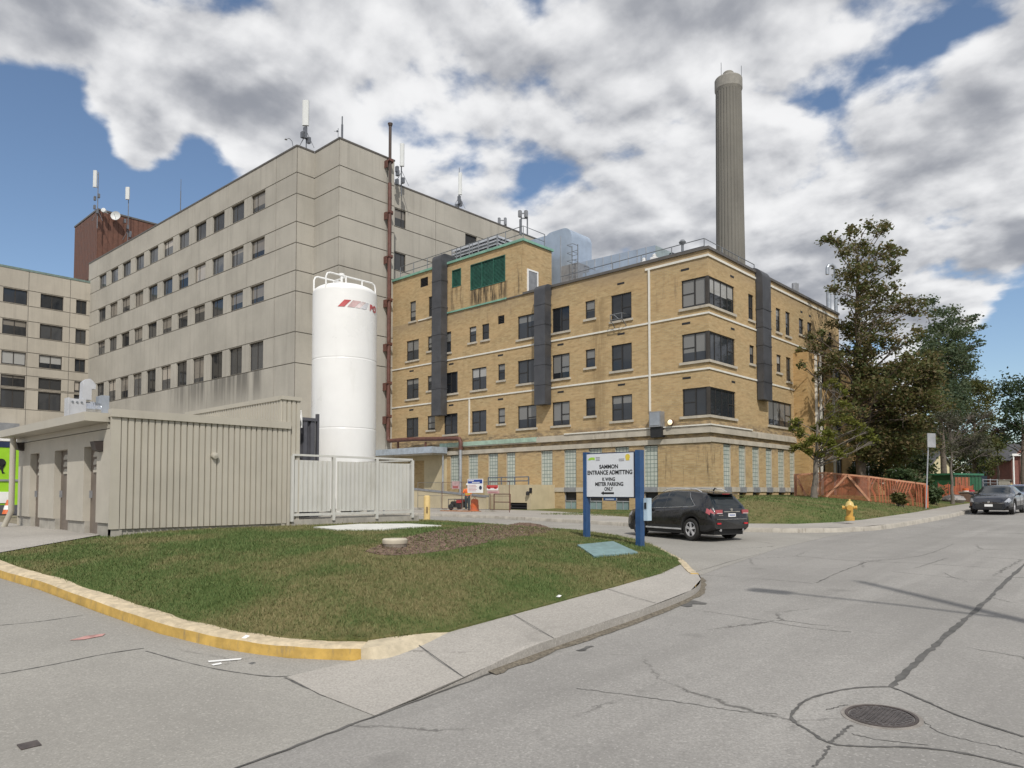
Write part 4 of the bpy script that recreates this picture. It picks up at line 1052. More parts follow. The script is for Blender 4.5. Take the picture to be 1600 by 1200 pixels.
def antennas():
    grp = 'mobile phone antennas on the roofs'
    M_pan = mat('antenna_white', (.62, .64, .64), .5, var=.04); M_mast = mat('antenna_mast', (.17, .18, .20), .5, .5)
    def panel(px, yb, yt, yp, D, lab, w=.42, side=0.):
        b = dep(px, yb, D); zt = dep(px, yt, D).z; zp = dep(px, yp, D).z
        root = thing('antenna_mast', lab, 'antenna', b, group=grp)
        s = MB(); s.tube([b-ZV*1., (b.x, b.y, zt-.1)], .055, 8); s.build('mast', M_mast, root)
        s = MB(); c = b-FH*.3+RV*side; s.prism([(c.x+RV.x*w*i-FH.x*.12*j, c.y+RV.y*w*i-FH.y*.12*j) for i, j in ((-.5, -1), (.5, -1), (.5, .6), (.3, 1), (-.3, 1), (-.5, .6))], zp, zt); s.build('antenna_panel', M_pan, root)
        s = MB(); c = b+RV*side*.5
        for k in range(4):
            q = c+RV*random.uniform(-.45, .45)-FH*random.uniform(.1, .35); z = b.z+(zp-b.z)*random.uniform(.1, .85)
            s.box(q.x-.16, q.x+.16, q.y-.12, q.y+.12, z-.26, z+.26)
        for z in (zp+.1, zt-.4): s.bar((b.x, b.y, z), b-FH*.3+RV*side+ZV*(z-b.z), .07)
        s.bar(b-RV*.7, b+RV*.05+ZV*1.4, .05); s.bar(b+RV*.7, b+RV*.05+ZV*1.4, .05)
        s.parts('radio_unit', M_mast, root)
    panel(478.5, 231, 160, 199, 63.4, 'largest white panel antenna on the notched corner of the grey concrete roof', .55)
    panel(627, 290, 227, 262, 68, 'white panel antenna just right of the rust red vent pipe', .40, .1)
    panel(717, 326, 272, 306, 80, 'slim panel antenna halfway along the sloping concrete roofline', .40, .15)
    x1, y0, zt = PH_C
    D = (Vector((x1, y0, zt))-CAM).dot(FH)
    panel(152, 345, 268, 294, D-1.2, 'white panel antenna with many radios at the left corner of the brown plant room', .45, -.25)
    panel(199.5, 375, 294, 313, D+2, 'white panel antenna on a pole against the brown plant room wall', .5)
    def whip(px, yb, yt, D, lab, r=.035):
        b = dep(px, yb, D); zt_ = dep(px, yt, D).z; root = thing('whip_antenna', lab, 'antenna', b, group=grp)
        s = MB(); s.tube([b-ZV*.9, b+ZV*.0+(ZV*(zt_-b.z))*.6], r*1.7, 6); s.build('mast', M_mast, root)
        s = MB(); s.tube([b+ZV*(zt_-b.z)*.6, (b.x, b.y, zt_)], r, 6); s.build('whip', M_mast, root)
    whip(534.5, 214, 182, 62, 'thin whip antenna above the peak of the concrete corner', .06)
    whip(717.5, 300, 262, 80.3, 'thin whip antenna rising from the slim panel antenna')
    whip(282, 326, 280, 84, 'very thin whip antenna above the middle of the long concrete facade', .03)
    def hframe(px0, px1, yb, yt, D, lab):
        a = dep(px0, yb, D); b = dep(px1, yb, D); zt_ = dep(px0, yt, D).z
        root = thing('rooftop_antenna', lab, 'antenna', (a+b)/2, group=grp)
        s = MB()
        for p in (a, b): s.tube([p-ZV*1.2, (p.x, p.y, zt_)], .06, 8)
        s.build('mast', M_mast, root)
        s = MB()
        for k in (.35, .8): s.bar(a+ZV*(zt_-a.z)*k, b+ZV*(zt_-a.z)*k, .09)
        s.parts('crossbar', M_mast, root)
        s = MB()
        for p in (a, b): s.box(p.x-.12, p.x+.12, p.y-.3, p.y-.08, p.z+(zt_-p.z)*.4, zt_)
        s.parts('antenna_panel', M_galvd, root)
    hframe(781.5, 791, 358, 341, 86, 'small two pole antenna frame at the far end of the concrete roof')
    hframe(814.5, 824, 347, 330, 62, 'larger two pole antenna frame standing above the rooftop louvre unit')
    p = dep(813, 366, 62); s = MB(); s.tube([p, p+ZV*1.3], .09, 8); single(s, 'antenna_support', M_mast, 'single post under the larger two pole antenna frame', 'post', p)
    # dish on the brown wall
    c = dep(181.5, 338, D+.9); root = thing('satellite_dish', 'round white dish with its arm on the brown plant room wall', 'dish', c, group=None)
    s = MB(); nrm = Vector((.75, -.62, .12)).normalized(); q = nrm.to_track_quat('Z', 'Y')
    pr = []
    for j in range(7):
        r = .62*j/6; pr.append((max(r, .004), .22*(r/.62)**2))
    tmp = MB(); tmp.lathe(pr, (0, 0, 0), 24, cap=False)
    s.add([c+q @ Vector(v) for v in tmp.v], tmp.f); s.build('reflector', M_pan, root, smooth=60)
    s = MB(); s.tube([c, c-nrm*.5-ZV*.1, (PH_C[0], c.y+.2, c.z-.3)], .06, 6); s.tube([c-ZV*.4, c+nrm*.7], .025, 5); s.build('mount_arm', M_mast, root)
    # drum antenna beside it
    c = dep(163, 330, D-.4); s = MB(); tmp = MB(); tmp.lathe([(.28, 0), (.30, .3), (.28, .34), (.02, .36)], (0, 0, 0), 20)
    s.add([c+q @ Vector(v) for v in tmp.v], tmp.f); s.bar(c, c-FH*-.9, .06); single(s, 'drum_antenna', M_pan, 'small white drum antenna low on the left mast of the brown plant room', 'antenna', c, grp, 40)
    # flood lamp arm and wind vane
    a = dep(459, 227, 61.5); root = thing('roof_lamp', 'small lamp on a curved arm at the left edge of the notched concrete corner', 'lamp', a)
    s = MB(); s.tube([a-ZV*.4, a+ZV*.35-RV*.15, a+ZV*.58-RV*.35, a+ZV*.62-RV*.55], .03, 6); s.build('lamp_arm', M_mast, root)
    s = MB(); e = a+ZV*.5-RV*.68; s.lathe([(.05, .12), (.13, 0), (.02, -.02)], e, 12); s.build('lamp_head', M_galvd, root)
    a = dep(528.3, 213, 61.2); root = thing('wind_vane', 'little wind vane on the peak of the concrete corner', 'wind vane', a)
    s = MB(); s.tube([a-ZV*.4, a+ZV*.72], .025, 6); s.build('pole', M_mast, root); s = MB(); s.bar(a+ZV*.45-RV*.35, a+ZV*.45+RV*.08, .03); s.box(a.x-.12, a.x+.0, a.y-.1, a.y+.0, a.z+.38, a.z+.52); s.build('vane', M_mast, root)
antennas()

def rails(name, pts, h, lab, spacing=1.6, nr=2, r=.028, m=None, at=None):
    m = m or M_rail
    root = thing(name, lab, 'railing', at or pts[0])
    s = MB(); p = [Vector(q) for q in pts]
    for k in range(nr): s.tube([q+ZV*(h*(k+1)/nr) for q in p], r, 6)
    s.build('rail', m, root)
    for a, b in zip(p[:-1], p[1:]):
        n = max(1, round((b-a).length/spacing))
        for i in range(n+(1 if b == p[-1] else 0)):
            q = a+(b-a)*i/n; t = MB(); t.tube([q, q+ZV*h], r*1.15, 6); t.build('post', m, root)
    return root
def roof_plant():
    # louvred cooling unit on the rooftop storey
    y0 = YC+1.3; x0 = onY(707, 400, y0).x; x1 = onY(777.5, 366, y0).x; z1 = onY(777, 367, y0).z; z0 = ZP_B-.2; y1 = onX(816, 374, x1).y
    root = thing('louvred_roof_unit', 'grey louvred plant screen on top of the brick rooftop storey', 'roof unit', ((x0+x1)/2, y0, z0))
    s = MB(); s.box(x0+.15, x1-.15, y0+.15, y1, z0, z1-.1); s.build('casing', M_dark, root)
    s = MB(); slats(s, (x0, y0), (1, 0), (0, -1), 0, x1-x0, z0+.1, z1, -.1, .05, .26, .05); s.build('louvre', M_steel, root)
    s = MB(); slats(s, (x1, y0), (0, 1), (1, 0), 0.02, y1-y0, z0+.1, z1, -.1, .05, .26, .05); s.build('louvre', M_steel, root)
    for i in range(6):
        x = x0+(x1-x0)*i/5; s = MB(); s.box(x-.05, x+.05, y0-.08, y0-.01, z0, z1+.05); s.build('mullion', M_galvd, root)
    # small box at the left of it
    a = onY(693, 407, y0); s = MB(); s.box(a.x, a.x+1.6, y0+.2, y0+2, z0, onY(700, 400, y0).z); single(s, 'vent_hood', M_galvd, 'small dark vent box on the rooftop storey behind the first duct', 'vent', (a.x+.8, y0+1, z0))
    zr = ZP_B+.14
    rails('roof_railing', [(XB+.6, YC+.35, zr), (XP-.3, YC+.35, zr), (XP-.3, YPE-.5, zr)], 1.15, 'thin guard rail around the top of the brick rooftop storey', 1.9)
    # large rounded exhaust elbow behind the rooftop storey
    yb = YPE+.8; xa = onY(849, 380, yb).x; xb = onY(893, 380, yb).x; zt = onY(870, 360, yb).z
    root = thing('round_exhaust_elbow', 'big pale blue rounded exhaust duct standing behind the brick rooftop storey', 'duct', ((xa+xb)/2, yb, ZR_B-.4))
    w = xb-xa; k = 8; zc = zt-w*.30
    pr = [(xa, ZR_B-.4), (xa, zc-.2)]+[(xa+w*.30-w*.30*cos(t), zc+w*.30*sin(t)) for t in [i*pi/2/k for i in range(k+1)]]+[(xb-w*.28+w*.28*sin(t), zc+w*.30*cos(t)) for t in [i*pi/2/k for i in range(k+1)]]+[(xb, ZR_B-.4)]
    n = len(pr); s = MB(); s.add([(x, yb, z) for x, z in pr]+[(x, yb+2.6, z) for x, z in pr], [tuple(range(n)), tuple(range(n, 2*n))[::-1]]+[(i, (i+1) % n, n+(i+1) % n, n+i) for i in range(n)])
    s.build('elbow', M_blued, root, smooth=50)
    xa2 = onY(822, 372, yb).x; za = onY(835, 371, yb).z; s = MB(); s.box(xa2, xa-.02, yb+.3, yb+2.2, ZP_B-.1, za); s.build('branch_duct', M_blued, root)
    s = MB(); xm = xa+w*.62; s.box(xm, xm+.06, yb-.03, yb, ZR_B, zc+.3); s.build('seam', M_steel, root)
    # plain grey plant casing and ladder next to it
    yb2 = YC+3.2; xa = onY(877, 430, yb2).x; xb = onY(903, 430, yb2).x
    s = MB(); s.box(xa, xb, yb2, yb2+2.2, ZR_B-.4, onY(890, 413, yb2).z); single(s, 'plant_casing', M_galvd, 'plain grey metal casing between the rounded exhaust duct and the long roof duct', 'roof unit', ((xa+xb)/2, yb2+1, ZR_B-.4))
    yl = YC+2.6; root = thing('roof_ladder', 'caged steel ladder beside the rounded exhaust duct', 'ladder', onY(900, 445, yl))
    s = MB(); a = onY(894, 440, yl); b = onY(903, 440, yl); zt = onY(898, 383, yl).z
    for q in (a, b): s.tube([q-ZV*.3, (q.x, yl, zt)], .035, 6)
    s.parts('stile', M_rail, root)
    s = MB(); z = ZR_B
    while z < zt-.2: s.tube([(a.x, yl, z), (b.x, yl, z)], .02, 5); z += .33
    s.parts('rung', M_rail, root)
    s = MB()
    for z in (zt-.1, zt-.7, zt-1.3): s.tube([(a.x, yl, z), (a.x, yl-.6, z), (b.x, yl-.6, z), (b.x, yl, z)], .022, 5)
    s.parts('safety_hoop', M_rail, root)
    rails('roof_railing', [onY(905, 412, YC+4)-ZV*1.0, onY(932, 423, YC+4)-ZV*1.0], 1.0, 'short guard rail between the roof ladder and the long pale blue duct', 1.6)
    # long pale blue duct on the main roof
    yd = YC+4.6; pa = onY(905, 412, yd); pb = onY(1024, 383.5, yd); zc = onY(1024, 383, yd).z; zl = onY(908, 409.5, yd).z
    root = thing('long_roof_duct', 'long pale blue rectangular duct running along the brick wing roof', 'duct', ((pa.x+pb.x)/2, yd, ZR_B-.3))
    s = MB(); x0 = pa.x; x1 = pb.x; zb = ZR_B+.1
    s.add([(x0, yd, zb), (x1, yd, zb), (x1, yd, zc), (x0, yd, zl), (x0, yd+1.8, zb), (x1, yd+3, zb), (x1, yd+3, zc), (x0, yd+1.8, zl)], [(0, 1, 2, 3), (4, 5, 6, 7), (3, 2, 6, 7), (1, 5, 6, 2), (0, 4, 7, 3)])
    s.build('duct_run', M_blued, root)
    x2 = onY(1062, 392, yd).x; s = MB(); s.add([(x1, yd, zb), (x2, yd, zb), (x2, yd, zc-1.2), (x1, yd, zc-.02), (x1, yd+3, zb), (x2, yd+3, zb), (x2, yd+3, zc-1.2), (x1, yd+3, zc-.02)], [(0, 1, 2, 3), (4, 5, 6, 7), (3, 2, 6, 7), (1, 5, 6, 2)]); s.build('duct_transition', mat('pale_green_duct', (.36, .43, .44), .45, .3), root)
    s = MB()
    for i in range(1, 9): x = x0+(x1-x0)*i/9; s.box(x-.03, x+.03, yd-.03, yd-.003, zb, zl+(zc-zl)*i/9)
    s.parts('duct_flange', M_steel, root)
    s = MB(); x0 = onY(893, 430, yd-.8).x; x1_ = onY(950, 420, yd-.8).x; s.box(x0, x1_, yd-.8, yd-.2, ZR_B+.3, onY(920, 425, yd-.8).z); single(s, 'roof_cable_tray', M_blued, 'low pale blue duct at the foot of the long roof duct', 'duct', (x0, yd-.5, ZR_B+.3))
    rails('roof_railing', [onY(876, 441, YC+.9)-ZV*.55, (XC-.7, YC+.9, ZR_B+.1), (XC-.7, YC+8, ZR_B+.1)], .95, 'guard rail along the street corner roof edge of the brick wing', 2.1)
    # mushroom vent and small roof boxes
    a = onY(1066.5, 398, YC+2.5); zt = onY(1066, 375, YC+2.5).z; root = thing('roof_vent', 'thin hooked vent pipe on the roof near the brick corner', 'vent', a)
    s = MB(); s.tube([a-ZV*.6, (a.x, a.y, zt-.15)], .09, 8); s.build('pipe', M_rail, root); s = MB(); s.lathe([(.2, zt-.25), (.24, zt-.15), (.12, zt), (.02, zt+.02)], (a.x, a.y, 0), 12); s.build('cap', M_rail, root)
    for i, (px, py, w, h, lab) in enumerate(((990, 412, .9, .7, 'grey box on the roof under the middle of the long duct'), (1004, 408, .35, 1.0, 'white capped flue beside the grey roof box'), (1020, 404, .4, 1.1, 'thin white flue at the right end of the long duct'), (1047, 398, .5, .9, 'dark roof vent between the long duct and the brick corner'))):
        p = onY(px, py, YC+1.9); s = MB(); z = ZR_B-.3
        s.box(p.x-w/2, p.x+w/2, p.y, p.y+w, z, z+h+.3); s.lathe([(w*.3, z+h+.3), (w*.3, z+h+.42), (w*.42, z+h+.45), (.02, z+h+.55)], (p.x, p.y+w/2, 0), 12)
        single(s, 'roof_vent', (M_galvd, M_white, M_white, M_dark)[i], lab, 'vent', (p.x, p.y, z))
    # flues along the street-side roof
    y = onX(1241, 460, XC-1.5).y
    for px, r, yt, lab in ((1241.5, .2, 443, 'thicker of the two grey flues on the street side roof'), (1246.5, .09, 443, 'thinner of the two grey flues on the street side roof')):
        p = onX(px, 462, XC-1.5); s = MB(); s.tube([(p.x, p.y, 16.6), (p.x, p.y, onX(px, yt, XC-1.5).z)], r, 10); single(s, 'flue_pipe', M_galvd, lab, 'pipe', (p.x, p.y, 16.6))
    rails('roof_railing', [onX(1264, 484, XC-1.)-ZV*.55, onX(1288, 496, XC-1.)-ZV*.5], 1.0, 'small hoop rail at the far street side of the brick roof', .8, 3)
    p = onX(1307, 520, XC-2.5)
    root = thing('gooseneck_vent', 'tall galvanised gooseneck vent behind the crown of the tall brown green tree', 'vent', (p.x, p.y, 15))
    zt = onX(1309, 417, XC-2.5).z; s = MB(); k = [(0, 0)]+[(-.45+.45*cos(t), .45*sin(t)) for t in [i*pi/8 for i in range(9)]]+[(-.9, -.5)]
    q = Vector((.5, .85, 0)).normalized()
    s.tube([(p.x, p.y, 15)]+[(p.x+q.x*a, p.y+q.y*a, zt-.45+b) for a, b in k], .16, 10); s.build('pipe', M_galv, root, smooth=50)
    s = MB(); s.tube([(p.x-q.x*.8, p.y-q.y*.8, 15), (p.x-q.x*.8, p.y-q.y*.8, zt-2.4)], .22, 10); s.build('flue', M_galv, root, smooth=50)
    s = MB(); s.bar((p.x, p.y, zt-2.5), (p.x-q.x*.8, p.y-q.y*.8, zt-2.6), .08); s.build('bracket', M_rail, root)
roof_plant()

def wall_fittings():
    # white conduit, electrical cabinet and lamp beside it
    p = onY(1014, 420, YC-.06); pb = onY(1015, 643, YC-.06)
    s = MB(); s.box(p.x-.06, p.x+.06, YC-.1, YC-.02, pb.z, 16.6); single(s, 'conduit', M_line, 'thin white conduit down the brick facade from roof to grey cabinet', 'conduit', (p.x, YC-.06, pb.z))
    a = onY(1016, 644, YC-.35); b = onY(1034, 669, YC-.35)
    root = thing('electrical_cabinet', 'grey metal cabinet fixed to the brick wall below the white conduit', 'cabinet', ((a.x+b.x)/2, YC-.2, b.z))
    s = MB(); s.box(a.x, b.x, YC-.5, YC-.01, b.z+.1, a.z); s.build('box', M_galvd, root); s = MB(); s.box(a.x+.06, b.x-.06, YC-.52, YC-.501, b.z+.2, a.z-.08); s.build('door', M_galv, root)
    s = MB(); s.box(a.x+.02, b.x-.02, YC-.4, YC-.01, b.z-.55, b.z+.09); s.build('cable_box', M_dark, root)
    c = onY(1048, 660, YC-.25); root = thing('flood_lamp', 'round pale wall lamp right of the grey cabinet', 'lamp', c)
    s = MB(); s.lathe([(.08, .0), (.19, -.1), (.21, -.22), (.19, -.25)], (c.x, YC-.1, c.z), 16, axis='y'); s.build('housing', M_rust, root, smooth=40)
    lm, t, b_, o = newmat('warm_lamp'); b_.inputs['Base Color'].default_value = (.9, .8, .6, 1); b_.inputs['Emission Color'].default_value = (1, .82, .5, 1); b_.inputs['Emission Strength'].default_value = .7
    s = MB(); s.lathe([(.17, -.25), (.12, -.31), (.02, -.33)], (c.x, YC-.1, c.z), 16, axis='y'); s.build('lens', lm, root, smooth=40)
    # cage of a window air conditioner
    c = onY(964, 497, YC-.4); s = MB()
    for dx in (-.45, .45): s.tube([(c.x+dx, YC, c.z-.5), (c.x+dx, YC-.5, c.z-.1), (c.x+dx, YC-.5, c.z+.25), (c.x+dx, YC, c.z+.3)], .03, 5)
    s.tube([(c.x-.45, YC-.5, c.z-.1), (c.x+.45, YC-.5, c.z-.1)], .03, 5); s.tube([(c.x-.45, YC-.5, c.z+.25), (c.x+.45, YC-.5, c.z+.25)], .03, 5); s.tube([(c.x-.2, YC-.5, c.z+.25), (c.x+.2, YC-.5, c.z-.1)], .025, 5)
    single(s, 'window_bracket', M_rail, 'empty steel bracket under a top floor window of the brick facade', 'bracket', (c.x, YC, c.z))
    # railing on the landing and camera on its wall
    yl = YC-2.5; a = onY(763, 758, yl); b = onY(826, 758, yl)
    rails('landing_railing', [(a.x, yl, a.z), (b.x, yl, a.z)], onY(800, 745.5, yl).z-a.z, 'blue grey railing on the tan landing under the glass block windows', 1.35, 2, .04, mat('blue_grey_rail', (.13, .16, .20), .5, .3))
    c = onY(827, 768, yl-.2); root = thing('wall_camera', 'small dark camera on the right corner of the tan landing', 'camera', c)
    s = MB(); s.box(c.x-.08, c.x+.08, yl-.12, yl, c.z-.1, c.z+.25); s.build('bracket', M_dark, root); s = MB(); s.lathe([(.12, -.25), (.13, -.05), (.05, .02)], (c.x-.1, yl-.25, c.z), 10); s.build('dome', M_dark, root)
wall_fittings()

# ------------------------------------------------------------------ generator shed, tank and screens
SX, SY = -19.575, 6.382; SYE = 11.31; SXW = -28.15; SZT = 4.47; SZE = 4.27
M_metal = mat('beige_steel', (.44, .41, .345), .5, .05, var=.07, scale=.8, grime=.22, gcol=(.25, .21, .15))
M_metal2 = mat('beige_stucco', (.45, .42, .36), .85, 0, var=.08, scale=1., grime=.25, gcol=(.26, .22, .16), bmp=.15)
M_screen = mat('grey_white_screen', (.56, .555, .52), .5, .05, var=.06, scale=1.1, grime=.35, gcol=(.27, .25, .18))
M_darkm = mat('charcoal_ribbed_steel', (.10, .10, .115), .45, .2, var=.15)
M_door = mat('brown_grey_door', (.17, .14, .115), .6, .1, var=.2, scale=2, grime=.4, gcol=(.09, .07, .06))
M_found = mat('foundation_concrete', (.36, .34, .30), .9, var=.2, grime=.6, gcol=(.14, .12, .10), bmp=.3)
def corr(mb, O, u, n, L, z0, z1, pitch=.17, d=.04, flat=.62, m=0, gap=.0):
    """ribbed sheet: flat pans with narrow grooves between, built with thickness"""
    k = max(1, round(L/pitch)); p = L/k; pts = []
    for i in range(k):
        a = i*p; g = p*(1-flat)/2
        pts += [(a, -d), (a+g*.55, -d), (a+g, 0), (a+p-g, 0), (a+p-g*.55, -d)]
    pts.append((L, -d)); N = len(pts)
    P = lambda a, dd, z: (O[0]+u[0]*a+n[0]*dd, O[1]+u[1]*a+n[1]*dd, z)
    vs = [P(a, dd, z0) for a, dd in pts]+[P(a, dd, z1) for a, dd in pts]
    mb.add(vs, [(i, i+1, N+i+1, N+i) for i in range(N-1)], m)
    vs = [P(a, dd-.006, z0) for a, dd in pts]+[P(a, dd-.006, z1) for a, dd in pts]
    mb.add(vs, [(i, N+i, N+i+1, i+1) for i in range(N-1)], m)
def shed():
    root = thing('generator_shed', 'beige ribbed steel shed with three brown louvred doors at the left of the lawn', 'shed', ((SX+SXW)/2, (SY+SYE)/2, 1.0))
    L = SX-SXW; doors = [(46, 60), (84, 104), (130, 150)]
    du = [(onY(a, 770, SY).x-SXW, onY(b, 770, SY).x-SXW) for a, b in doors]
    zt = 3.59; zb = G(-24, SY)+.12
    recs = [(a, b, zb-.4, zt, .24, 1) for a, b in du]
    w = MB(); O = (SXW, SY); u = (1, 0); n = (0, -1)
    facade(w, O, u, n, L, zb+.33, SZE-.3, recs)
    w.add([(SXW, SY, zb-.4), (SXW, SYE, zb-.4), (SXW, SYE, SZE), (SXW, SY, SZE), (SX-.06, SYE, zb-.4), (SX-.06, SYE, SZE)], [(0, 1, 2, 3), (1, 4, 5, 2)])
    w.add([(SX-.05, SY, zb+.3), (SX-.05, SYE, zb+.3), (SX-.05, SYE, SZT-.1), (SX-.05, SY, SZT-.1)], [(0, 1, 2, 3)])
    w.build('wall', [M_metal2, M_dark], root)
    c = MB(); corr(c, (SX, SY+.22), (0, 1), (1, 0), SYE-SY-.3, 1.46, SZT-.2, .163, .045, .74); c.build('ribbed_siding', M_metal, root)
    c = MB(); c.box(SX-.05, SX+.012, SY-.015, SY+.215, 1.46, SZT-.2); c.box(SX-.05, SX+.012, SYE-.08, SYE, 1.35, SZT-.2); c.parts('corner_trim', M_metal, root)
    c = MB(); c.box(SX-.2, SX+.06, SY-.02, SYE, SZT-.2, SZT); c.build('parapet_trim', M_metal, root)
    c = MB(); c.box(SXW-.35, SX-.21, SY-.55, SY+.2, SZE-.12, SZE+.10); c.build('eave', M_metal, root)
    c = MB(); c.box(SXW-.3, SX-.25, SY-.0, SYE, SZE-.28, SZE-.125); c.box(SXW, SX-.22, SY+.21, SYE, SZE-.1, SZE-.02); c.build('roof', M_metal, root)
    f = MB(); 
    prev = 0
    for a, b in du+[(L-.02, 0)]:
        if a-prev > .02: f.obox(O, u, n, prev, a, -.3, -.05, zb-.5, zb+.33)
        prev = b
    f.box(SX-.25, SX-.065, SY+.05, SYE, .5, 1.47); f.parts('foundation', M_found, root)
    for k, (a, b) in enumerate(du):
        d = MB(); d.obox(O, u, n, a, b, -.24, -.18, zb-.1, zt); dr = d.build('door', M_door, root)
        s = MB(); slats(s, O, u, n, a+.25*(b-a), b-.08, zt-.72, zt-.1, -.19, -.15, .155, .05); s.build('door_louvre', M_metal2, dr)
        s = MB(); zz = zb+1.35; s.obox(O, u, n, b-.36, b-.1, -.178, -.165, zz, zz+.32); s.build('notice', mat('faded_yellow_notice', (.50, .44, .22), .7), dr)
        s = MB(); s.obox(O, u, n, a+.08, a+.14, -.18, -.12, zb+.95, zb+1.15); s.build('door_handle', M_galvd, dr)
    # wall lamps
    for px in (36, 158):
        p = onY(px, 700, SY); s = MB(); z = p.z
        s.add([(p.x-.16, SY, z+.18), (p.x+.16, SY, z+.18), (p.x+.16, SY-.22, z+.16), (p.x-.16, SY-.22, z+.16), (p.x-.16, SY, z-.1), (p.x+.16, SY, z-.1), (p.x+.16, SY-.16, z-.06), (p.x-.16, SY-.16, z-.06)],
              [(0, 1, 2, 3), (4, 5, 6, 7), (0, 1, 5, 4), (1, 2, 6, 5), (2, 3, 7, 6), (3, 0, 4, 7)]); s.build('wall_lamp', mat('lamp_brown', (.04, .03, .028), .5), root)
    s = MB(); x = onY(27, 770, SY-.2).x; s.tube([(x, SY-.35, SZE-.15), (x, SY-.35, zb+.5), (x-.15, SY-.5, zb-.0)], .085, 10); s.build('downpipe', M_metal, root, smooth=50)
    # vent cap low on the ribbed side
    p = onX(335, 712, SX+.03); s = MB(); s.lathe([(.09, 0), (.09, .12), (.02, .14)], (SX-.02, p.y, p.z), 12, axis='x'); s.build('pipe_stub', M_metal, root)
    # taller rear volume
    zr = onX(440, 619.5, SX).z; y0 = onX(440, 640, SX-.01).y
    r = MB(); xw = onY(290, 643, y0).x; zl = onY(300, 641, y0).z
    corr(r, (SX-.02, y0+.03), (0, 1), (1, 0), .62, 1.38, zr-.08, .16, .04, .7)
    corr(r, (xw, y0), (1, 0), (0, -1), SX-.02-xw, SZE-.1, zr-.1, .16, .04, .7)
    r.parts('ribbed_siding', M_metal, root)
    r = MB(); r.box(SX-.06, SX+.02, y0-.02, y0+.66, zr-.08, zr+.03); r.box(xw, SX-.061, y0-.03, y0+.06, zr-.1, zr+.03); r.box(xw, SX-.07, y0+.061, y0+.6, zr-.1, zr); r.box(xw, SX-3.2, y0+.601, y0+2.4, zr-.1, zr); r.build('rear_roof', M_metal, root)
    r = MB(); r.box(xw, SX-.08, y0+.07, y0+.58, 1.2, zr-.11); r.box(xw, SX-3.2, y0+.581, y0+2.3, 1.2, zr-.11); r.build('rear_wall', M_metal2, root)
    return y0
RY0 = shed()

M_fan = mat('fan_zinc', (.50, .51, .535), .5, .15, var=.12, scale=2., grime=.3, gcol=(.3, .3, .31))
def shed_fan():
    X = -24.5; z0 = SZE; yy = lambda px: onX(px, 640, X).y; zz = lambda px, py: onX(px, py, X).z
    root = thing('roof_exhaust_fan', 'shiny grey fan box with round duct and upright hood on the shed roof', 'fan', (X, yy(120), z0))
    ya, yb = yy(107), yy(133); z1 = zz(120, 623); zb = zz(120, 655)
    s = MB(); s.box(X-.32, X, ya, yb, zb, z1); s.box(X-.34, X+.012, ya-.02, ya+.03, zb-.02, z1+.02); s.box(X-.34, X+.012, yb-.03, yb+.02, zb-.02, z1+.02); s.parts('fan_box', M_fan, root)
    s = MB()
    for i in range(3):
        for j in range(2): s.lathe([(.03, 0), (.03, .03), (.005, .032)], (X, ya+.1+i*(yb-ya-.2)/2, zb+.1+j*(z1-zb-.2)), 8, axis='x')
    s.parts('bolt', M_rail, root)
    yc, ye = yy(158), yy(160.5); r = (zz(145, 627)-zz(145, 651))/2; zc = (zz(145, 627)+zz(145, 651))/2
    s = MB(); s.lathe([(r, yb+.02), (r, yb+(yc-yb)*.5), (r*1.05, yb+(yc-yb)*.52), (r*1.05, yb+(yc-yb)*.6), (r, yb+(yc-yb)*.62), (r*.92, yc)], (X-.18, 0, zc), 28, axis='y'); s.build('round_duct', mat('bright_spiral_duct', (.62, .63, .65), .22, .9), root, smooth=50)
    s = MB(); s.box(X-.5, X+.03, yc, yy(170), zz(164, 653), zz(164, 618)); s.build('duct_flange', M_galv, root)
    y0, y1, yo = yy(128), yy(143), yy(149); zh = zz(136, 591); zs = zz(140, 607)
    pr = [(y0, z1), (y1, z1), (y1, zs), (yo, zs), (yo+.01, zs+(zh-zs)*.45), (yo-.08, zh-.06), (y1-.05, zh), (y0+.12, zh-.02), (y0+.02, zh-.12)]
    n = len(pr); s = MB(); s.add([(X-.02, y, z) for y, z in pr]+[(X-.30, y, z) for y, z in pr], [tuple(range(n)), tuple(range(n, 2*n))[::-1]]+[(i, (i+1) % n, n+(i+1) % n, n+i) for i in range(n)]); s.build('hood', M_fan, root)
    s = MB()
    for y in (ya+.08, yb-.08): s.box(X-.3, X-.02, y-.05, y+.05, z0-.05, zb)
    s.parts('stand', M_rail, root)
shed_fan()

